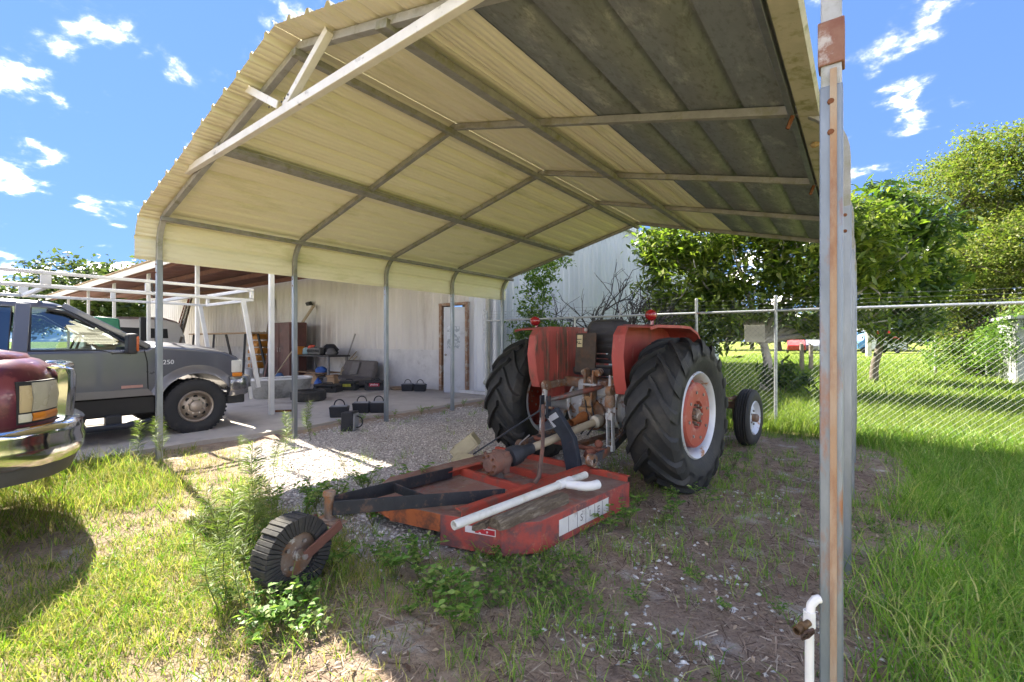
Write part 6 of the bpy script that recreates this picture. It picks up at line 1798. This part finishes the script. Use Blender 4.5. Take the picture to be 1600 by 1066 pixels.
# bare little trees against the shop's side wall
def bare_tree(label, base, h, seed):
    random.seed(seed)
    t = thing('bare_tree', label, 'tree', base); mb = MB(); B = Vector(base)
    def grow(p, d, r, L_, lvl):
        q = p + d * L_
        pts = limb(mb, p, q, r, r * .62, .08, 5, 5)
        if lvl == 0:
            return
        for k in range(3 if lvl > 1 else 2):
            nd = (d + Vector((random.gauss(0, .55), random.gauss(0, .45), random.gauss(.05, .4)))).normalized()
            grow(pts[random.randint(3, 5)], nd, r * .58, L_ * random.uniform(.55, .82), lvl - 1)
    for a in (-.5, .55, .1):
        grow(B + Vector((0, 0, -.05)), Vector((a, .05, 1)).normalized(), .06, h * .40, 4)
    mb.build('branches', M('dark_branch', (.055, .045, .045), (.035, .03, .03), 9, .9), t, smooth=60, world=True)
bare_tree('leafless dark tree against the pale shop side wall', (-5.35, 10.0, 0), 3.3, 21)
bare_tree('smaller leafless dark tree under the glossy-leaved tree', (-4.6, 10.9, 0), 2.9, 5)
random.seed(99)
# distant trees
for k, (x, y, r_, h_, lab) in enumerate(((-46, 8.5, 4.5, 7.8, 'distant round tree behind the long shed roof'), (-55, 13, 5.0, 8.6, 'distant tall tree behind the long shed roof'), (-60, 6, 4.5, 7.0, 'distant low tree left of the long shed roof'), (-50, 17, 4.5, 8.6, 'distant tree showing above the shed roof eave'))):
    tree('distant_tree', lab, (x, y, 0), [(x, y, h_ * .6, r_ * .8, r_ * .8, h_ * .26), (x - r_ * .5, y + 1, h_ * .55, r_ * .6, r_ * .6, h_ * .25), (x + r_ * .5, y - 1.5, h_ * .66, r_ * .55, r_ * .6, h_ * .26), (x, y + r_ * .5, h_ * .76, r_ * .5, r_ * .5, h_ * .2)], 6500, .42, farl, .3, bark, h_ * .35, 1.0, .4, per=26, lw=.55)
for k, (x, y, r_, h_) in enumerate(((-14, 82, 6, 7.5), (-4, 84, 6, 7), (5, 86, 6, 7.5), (14, 84, 6, 8.5), (24, 80, 6, 8), (32, 70, 6, 9), (30, 55, 6, 9), (24, 44, 5, 9), (-17, 72, 5, 5.5), (-9, 74, 5, 6), (-1, 78, 5, 5.5), (9, 76, 5, 6))):
    tree('hedgerow_tree', 'dark tree in the row beyond the far parked cars', (x, y, 0), [(x, y, h_ * .55, r_ * .8, r_ * .8, h_ * .33), (x - r_ * .5, y + 1, h_ * .5, r_ * .6, r_ * .6, h_ * .33), (x + r_ * .5, y - 1.5, h_ * .55, r_ * .55, r_ * .6, h_ * .33)], 3800, .55, farl, .3, bark, h_ * .3, 1.2, .3, group='row of trees beyond the field', per=26, lw=.6)

# ------------------------------------------------------------------ grass
CA, SA = math.cos(R(YAW)), math.sin(R(YAW))
def in_view(x, y, m=1.25):
    fw = -SA * x + CA * y; r = CA * x + SA * y
    return (fw > .25) & (np.abs(r) < fw * 1.117 * m + .4)
def blades(P, h, w, lean):
    """P (n,3) roots -> verts, tris; each blade five verts, three triangles"""
    n = len(P)
    az = rng.uniform(0, 2 * math.pi, n); fa = rng.uniform(0, 2 * math.pi, n)
    d = np.stack([np.cos(az), np.sin(az), np.zeros(n)], -1); s = np.stack([np.cos(fa), np.sin(fa), np.zeros(n)], -1)
    h = h[:, None]; w = w[:, None]; lean = lean[:, None]
    up = np.array([0, 0, 1.])
    b0 = P - s * w * .5; b1 = P + s * w * .5
    mid = P + up * h * .58 + d * h * lean * .35
    m0 = mid - s * w * .38; m1 = mid + s * w * .38
    tip = P + up * h * (1 - .25 * lean) + d * h * lean
    V = np.stack([b0, b1, m1, m0, tip], 1).reshape(-1, 3)
    k = np.arange(n)[:, None] * 5
    F_ = np.concatenate([k + np.array([[0, 1, 2]]), k + np.array([[0, 2, 3]]), k + np.array([[3, 2, 4]])], 1).reshape(-1, 3)
    return V, F_
gl_sun = LEAF('lawn_grass', [(.09, .17, .025), (.14, .25, .03), (.20, .30, .035), (.34, .36, .05), (.50, .44, .18), (.42, .33, .18), (.30, .22, .12)], .4, .5, .25)
gl_long = LEAF('long_grass', [(.11, .22, .03), (.16, .31, .035), (.22, .38, .05), (.31, .42, .08), (.50, .46, .20)], .4, .45, .3)
gl_far = LEAF('field_grass', [(.11, .18, .03), (.15, .23, .04), (.21, .27, .05), (.28, .31, .08)], .4, .5, .2)
def tufts(xs, ys, per, spread):
    n = len(xs)
    x = np.repeat(xs, per) + rng.normal(0, spread, n * per); y = np.repeat(ys, per) + rng.normal(0, spread, n * per)
    return x, y
def lay(name, x, y, h, w, lean, mat, label):
    P = np.stack([x, y, gh(x, y) - .005], -1)
    V, F_ = blades(P, h, w, lean)
    o = np_mesh(name, V, F_, mat); o['kind'] = 'stuff'; o['label'] = label
    return o
# front-left lawn: tufts over thatch
n = 5200
x = rng.uniform(-6.65, -1.4, n); y = rng.uniform(.15, 2.5, n)
x = np.concatenate([x, rng.uniform(-4.0, -.7, 4200)]); y = np.concatenate([y, rng.uniform(.2, 1.7, 4200)])
keep = in_view(x, y) & (rng.uniform(size=len(x)) < np.clip(lawn_mask(x, y) * 1.5, 0, 1))
x, y = tufts(x[keep], y[keep], 11, .035)
hh = rng.gamma(3.0, .0135, len(x)) * (1 + 1.6 * (1 - smooth(-5.0, -4.0, x)) * (y < 1.5)) + .012
lay('lawn_grass', x, y, hh, rng.uniform(.003, .006, len(x)), rng.uniform(.2, 1.3, len(x)), gl_sun, 'sunlit yellow-green lawn grass')
# right lawn, long and thick
n = 9000
x = rng.uniform(-.2, 4.2, n); y = rng.uniform(.5, 8.4, n)
keep = in_view(x, y) & (rng.uniform(size=n) < lawn_mask(x, y) ** 1.3)
x, y = tufts(x[keep], y[keep], 15, .05)
hh = rng.gamma(4, .032, len(x)) + .03
lay('long_grass', x, y, hh, rng.uniform(.0035, .008, len(x)), rng.uniform(.25, 1.2, len(x)), gl_long, 'long green grass outside the carport posts')
# along the fence and behind it
n = 9000
x = rng.uniform(-6.2, 5.5, n); y = 7.2 + rng.gamma(1.6, 1.6, n)
keep = in_view(x, y) & (rng.uniform(size=n) < lawn_mask(x, y)) & (y < 16)
x, y = tufts(x[keep], y[keep], 11, .07)
lay('fence_grass', x, y, rng.gamma(4, .03, len(x)) + .03, rng.uniform(.005, .011, len(x)), rng.uniform(.2, 1.0, len(x)), gl_far, 'bright grass along the chain-link fence')
n = 34000
x = rng.uniform(-9, 40, n); y = 12 + rng.gamma(1.3, 11, n)
keep = in_view(x, y, 1.1) & (y < 62) & ~((x > 3.7) & (x < 8.6) & (y > 20.4) & (y < 26)) & ~((x < -6.7) & (y < 31))
x, y = tufts(x[keep], y[keep], 5, .16)
lay('field_grass', x, y, rng.gamma(4, .028, len(x)) + .03, rng.uniform(.014, .035, len(x)), rng.uniform(.2, .9, len(x)), gl_far, 'sunny meadow grass beyond the fence')
# sparse tufts on the bare ground under the roof
n = 3600
x = rng.uniform(-6.1, .5, n); y = rng.uniform(.7, 8.0, n)
bare = (1 - lawn_mask(x, y)) * (1 - .8 * gravel_mask(x, y)) * (.35 + .65 * (wob(x * 1.3 + 4, y * 1.3, 3, 14) > .12))
bare = bare * np.where((x > -2.3) & (y < 5.2), 1, .55)
keep = in_view(x, y) & (rng.uniform(size=n) < bare * .85)
x, y = tufts(x[keep], y[keep], 13, .028)
lay('sparse_grass', x, y, rng.gamma(3, .022, len(x)) + .015, rng.uniform(.003, .006, len(x)), rng.uniform(.2, 1.3, len(x)), gl_long, 'sparse grass tufts on bare ground under the carport')

# ------------------------------------------------------------------ gravel, pebbles, litter
stone_m = M('gravel_stone', (.66, .62, .58), (.50, .46, .43), 30, .9, island=.45, bump=0)
def stones(name, x, y, r0, r1, mat, label, flat=.7):
    n = len(x); r = rng.uniform(r0, r1, n)
    base = np.array([(1, 0, 0), (-1, 0, 0), (0, 1, 0), (0, -1, 0), (0, 0, 1), (0, 0, -1)], float)
    fc = np.array([(0, 2, 4), (2, 1, 4), (1, 3, 4), (3, 0, 4), (2, 0, 5), (1, 2, 5), (3, 1, 5), (0, 3, 5)])
    a = rng.uniform(0, 6.28, n); ca, sa = np.cos(a), np.sin(a)
    sx = r * rng.uniform(.8, 1.4, n); sy = r * rng.uniform(.6, 1.0, n); sz = r * flat * rng.uniform(.6, 1.1, n)
    B = base[None] + rng.normal(0, .14, (n, 6, 3))
    X = B[..., 0] * sx[:, None]; Y = B[..., 1] * sy[:, None]; Z = B[..., 2] * sz[:, None]
    V = np.stack([X * ca[:, None] - Y * sa[:, None] + x[:, None], X * sa[:, None] + Y * ca[:, None] + y[:, None], Z + (gh(x, y) + sz * .35)[:, None]], -1).reshape(-1, 3)
    F_ = (np.arange(n)[:, None, None] * 6 + fc[None]).reshape(-1, 3)
    o = np_mesh(name, V, F_, mat); o['kind'] = 'stuff'; o['label'] = label
n = 42000
x = rng.uniform(-6.4, -1.2, n); y = rng.uniform(1.6, 7.6, n)
keep = (rng.uniform(size=n) < gravel_mask(x, y) * (.55 + .45 * (wob(x * 2, y * 2, 5, 14) > -.5)))
stones('gravel', x[keep], y[keep], .007, .017, stone_m, 'pale crushed gravel on the carport floor')
cx = np.concatenate([rng.uniform(-2.3, .1, 22), rng.uniform(-1.2, -.1, 14)]); cy = np.concatenate([rng.uniform(1.0, 4.6, 22), rng.uniform(1.6, 3.0, 14)])
x, y = tufts(cx, cy, 11, .085)
stones('pebbles', x, y, .006, .018, M('white_pebble', (.66, .65, .62), (.5, .49, .47), 30, .85, island=.3, bump=0), 'scattered white pebbles on the bare dirt')
n = 100000
x = rng.uniform(-6.2, 1.1, n); y = rng.uniform(.5, 7.9, n)
keep = in_view(x, y) & (rng.uniform(size=n) < (1 - .75 * gravel_mask(x, y)) * np.where(x < -2.6, .55, 1) * (.35 + .65 * (wob(x * 1.5, y * 1.5, 4, 14) > -.3)))
x, y = x[keep], y[keep]; n = len(x)
a = rng.uniform(0, 6.28, n); L_ = rng.gamma(2.0, .0105, n) + .004; w_ = rng.uniform(.001, .0034, n)
d = np.stack([np.cos(a), np.sin(a), rng.normal(0, .12, n)], -1); s = np.stack([-np.sin(a), np.cos(a), rng.normal(0, .3, n)], -1)
C = np.stack([x, y, gh(x, y) + rng.uniform(.003, .012, n)], -1)
P = np.stack([C - d * L_[:, None] - s * w_[:, None], C + d * L_[:, None] - s * w_[:, None] * .4, C + d * L_[:, None] + s * w_[:, None] * .4, C - d * L_[:, None] + s * w_[:, None]], 1)
o = quads('leaf_litter', P, LEAF('litter', [(.07, .045, .035), (.17, .115, .085), (.32, .235, .18), (.54, .46, .36), (.16, .105, .08), (.40, .30, .22)], .05, .9, .1)); o['kind'] = 'stuff'; o['label'] = 'brown pine needles and dead leaves on the dirt'

# curled dead leaves
n = 2600
x = rng.uniform(-5.5, .9, n); y = rng.uniform(.6, 6.5, n)
keep = in_view(x, y) & (rng.uniform(size=n) < .9 - .6 * gravel_mask(x, y)); x, y = x[keep], y[keep]
C = np.stack([x, y, gh(x, y) + rng.uniform(.006, .016, len(x))], -1); Lr = rng.uniform(.014, .045, len(x))
o = quads('dead_leaves', leaf_quads(C, Lr, Lr * .5, .9), LEAF('dead_leaf', [(.10, .06, .04), (.22, .14, .09), (.38, .27, .18), (.50, .40, .28)], .1, .8, .2)); o['kind'] = 'stuff'; o['label'] = 'curled dead brown leaves scattered on the dirt'
# low creeping ground cover
n = 8500
x = rng.uniform(-3.6, .3, n); y = rng.uniform(.6, 4.4, n)
cv = smooth(-.05, .75, wob(x * 1.1 + 7, y * 1.1 - 3, 1, 11)) * (1 - .8 * gravel_mask(x, y)) * np.where(x < -1.6, 1, .65)
keep = in_view(x, y) & (rng.uniform(size=n) < cv)
x, y = tufts(x[keep], y[keep], 13, .032)
C = np.stack([x, y, gh(x, y) + rng.gamma(2, .011, len(x)) + .004], -1)
Lr = rng.uniform(.012, .034, len(x))
o = quads('ground_cover', leaf_quads(C, Lr, Lr * .6, .6), LEAF('cover_leaf', [(.08, .15, .03), (.12, .21, .04), (.18, .27, .05), (.28, .32, .09)], .35)); o['kind'] = 'stuff'; o['label'] = 'low creeping green ground cover on the dirt'

# ------------------------------------------------------------------ weeds, each its own plant
weedl = LEAF('weed_leaf', [(.07, .16, .025), (.11, .23, .035), (.16, .29, .05), (.26, .36, .09), (.36, .38, .14)], .4)
fennl = LEAF('fennel_leaf', [(.10, .16, .03), (.15, .21, .04), (.20, .25, .06), (.24, .27, .09)], .4)
stemm = M('green_stem', (.10, .15, .04), (.14, .12, .05), 9, .7)
def fennel_proto(h, seed):
    r_ = np.random.default_rng(seed); mb = MB()
    pts = [(.03 * math.sin(i * .5 + seed), .03 * math.cos(i * .7 + seed), h * i / 9) for i in range(10)]
    mb.tube(pts, [.004 - .0003 * i for i in range(10)], 5)
    n = int(h * 420); z = h * r_.uniform(.18, 1.0, n) ** .8; a = r_.uniform(0, 6.28, n)
    L_ = (.05 + .05 * np.sin(np.clip(z / h, 0, 1) * 2.6)) * r_.uniform(.6, 1.2, n)
    D = np.stack([np.cos(a), np.sin(a), r_.uniform(.25, 1.0, n)], -1); D /= np.linalg.norm(D, axis=1)[:, None]
    C = np.stack([np.interp(z, [q[2] for q in pts], [q[0] for q in pts]), np.interp(z, [q[2] for q in pts], [q[1] for q in pts]), z], -1) + D * L_[:, None] * .5
    return mb, leaf_quads(C, L_, .0055 + 0 * L_, .2, 0, D)
def broad_proto(h, w, n, leaf, seed):
    r_ = np.random.default_rng(seed); mb = MB(); CC = []; DD = []
    for k in range(5):
        a = r_.uniform(0, 6.28); tip = Vector((math.cos(a) * w * r_.uniform(.2, 1), math.sin(a) * w * r_.uniform(.2, 1), h * r_.uniform(.55, 1)))
        mb.tube([(0, 0, 0), tip * .5 + Vector((0, 0, h * .12)), tip], [.004, .003, .0018], 5)
        for q in range(n // 5):
            t = r_.uniform(.25, 1.05); p = np.array(tip) * t + np.array([0, 0, h * .12 * math.sin(min(t, 1) * math.pi)])
            b = r_.uniform(0, 6.28); d = np.array([math.cos(b), math.sin(b), r_.uniform(-.1, .6)]); d /= np.linalg.norm(d)
            CC.append(p + d * leaf * .5); DD.append(d)
    C = np.array(CC); return mb, leaf_quads(C, r_.uniform(.7, 1.25, len(C)) * leaf, r_.uniform(.4, .6, len(C)) * leaf, .5, 0, np.array(DD))
def plant_proto(name, proto, lm):
    mb, Q = proto
    root = thing(name, '', 'weed'); mb.build('stem', stemm, root, smooth=60); quads('leaves', Q, lm, root)
    return root
fp = [plant_proto('tall_weed', fennel_proto(h, s_), fennl) for h, s_ in ((.55, 3), (.42, 8), (.68, 14))]
bp = [plant_proto('leafy_weed', broad_proto(h, w, n, l, s_), weedl) for h, w, n, l, s_ in ((.20, .16, 60, .05, 2), (.26, .2, 80, .055, 6), (.14, .18, 60, .045, 9))]
used = set()
def plant(protos, k, x, y, sc_, label, group):
    p = protos[k % len(protos)]
    o = p if id(p) not in used else copy_tree(p)
    used.add(id(p))
    o.location = (x, y, float(gh(x, y))); o.rotation_euler = (0, 0, random.uniform(0, 6.28)); o.scale = (sc_, sc_, sc_)
    tag(o, label, 'weed', group)
for k, (x, y, s_) in enumerate(((-2.60, 1.00, 1.0), (-2.42, .86, .85), (-2.86, 1.22, 1.05), (-3.10, 1.42, .8), (-3.35, 1.50, .6), (-2.30, .92, .6), (-3.0, 1.0, .7), (-2.52, .93, .7), (-2.68, 1.12, .8), (-2.75, .98, .95))):
    plant(fp, k, x, y, s_, 'tall feathery weed growing beside the laminated tail wheel', 'feathery weeds by the tail wheel')
for k in range(12):
    plant(bp, k, -2.15 + random.uniform(-.35, .35), 1.05 + random.uniform(-.14, .16), random.uniform(.5, .95), 'leafy green weed in front of the laminated tail wheel', 'leafy weeds by the tail wheel')
for k, (x, y, s_) in enumerate(((-6.25, 1.52, 1.05), (-6.02, 1.62, .75), (-6.33, 1.72, .85))):
    plant(fp, k + 1, x, y, s_, 'feathery weed at the foot of the sunlit carport corner post', 'weeds at the corner post')
for k, (x, y, s_) in enumerate(((-4.75, 2.35, .85), (-4.30, 2.05, .75), (-4.0, 2.55, .6), (-5.2, 2.1, .5), (-5.75, 3.15, .95), (-6.35, 3.5, .6))):
    plant(fp, k + 2, x, y, s_, 'slender weed standing on the gravel near the slab', 'weeds on the gravel')
for k in range(22):
    a = k / 21
    x = -2.75 + 1.45 * a + random.uniform(-.12, .12); y = 1.28 + .35 * math.sin(a * 3) + random.uniform(-.22, .22) + .22 * a
    plant(bp, k, x, y, random.uniform(.45, 1.1), 'leafy green weed crowding the near edge of the mower deck', 'weeds along the mower deck')
for k in range(16):
    plant(bp, k + 1, -3.15 + random.uniform(-.55, .4), 2.25 + random.uniform(-.5, .45), random.uniform(.7, 1.2), 'leafy green weed between the mower and the gravel', 'weeds between mower and gravel')
for k, (x, y) in enumerate(((-1.38, 2.95), (-1.33, 3.1), (-1.42, 3.55), (-1.25, 3.75), (-1.12, 3.45), (-1.0, 3.85), (-.95, 4.6), (-1.05, 5.2), (-1.15, 3.3))):
    plant(bp, k, x, y, random.uniform(.6, 1.0), 'small leafy weed beside the right rear tractor tyre', 'weeds by the tractor tyre')
for k in range(14):
    plant(bp, k + 2, random.uniform(-2.0, -.2), random.uniform(1.1, 2.6), random.uniform(.3, .6), 'tiny leafy weed on the bare dirt by the rust-striped post', 'weeds on the bare dirt')
for k in range(10):
    plant(bp, k, -6.55 + random.uniform(-.15, .3), 4.0 + k * .4, random.uniform(.5, .8), 'low leafy weed along the slab edge', 'weeds along the slab edge')
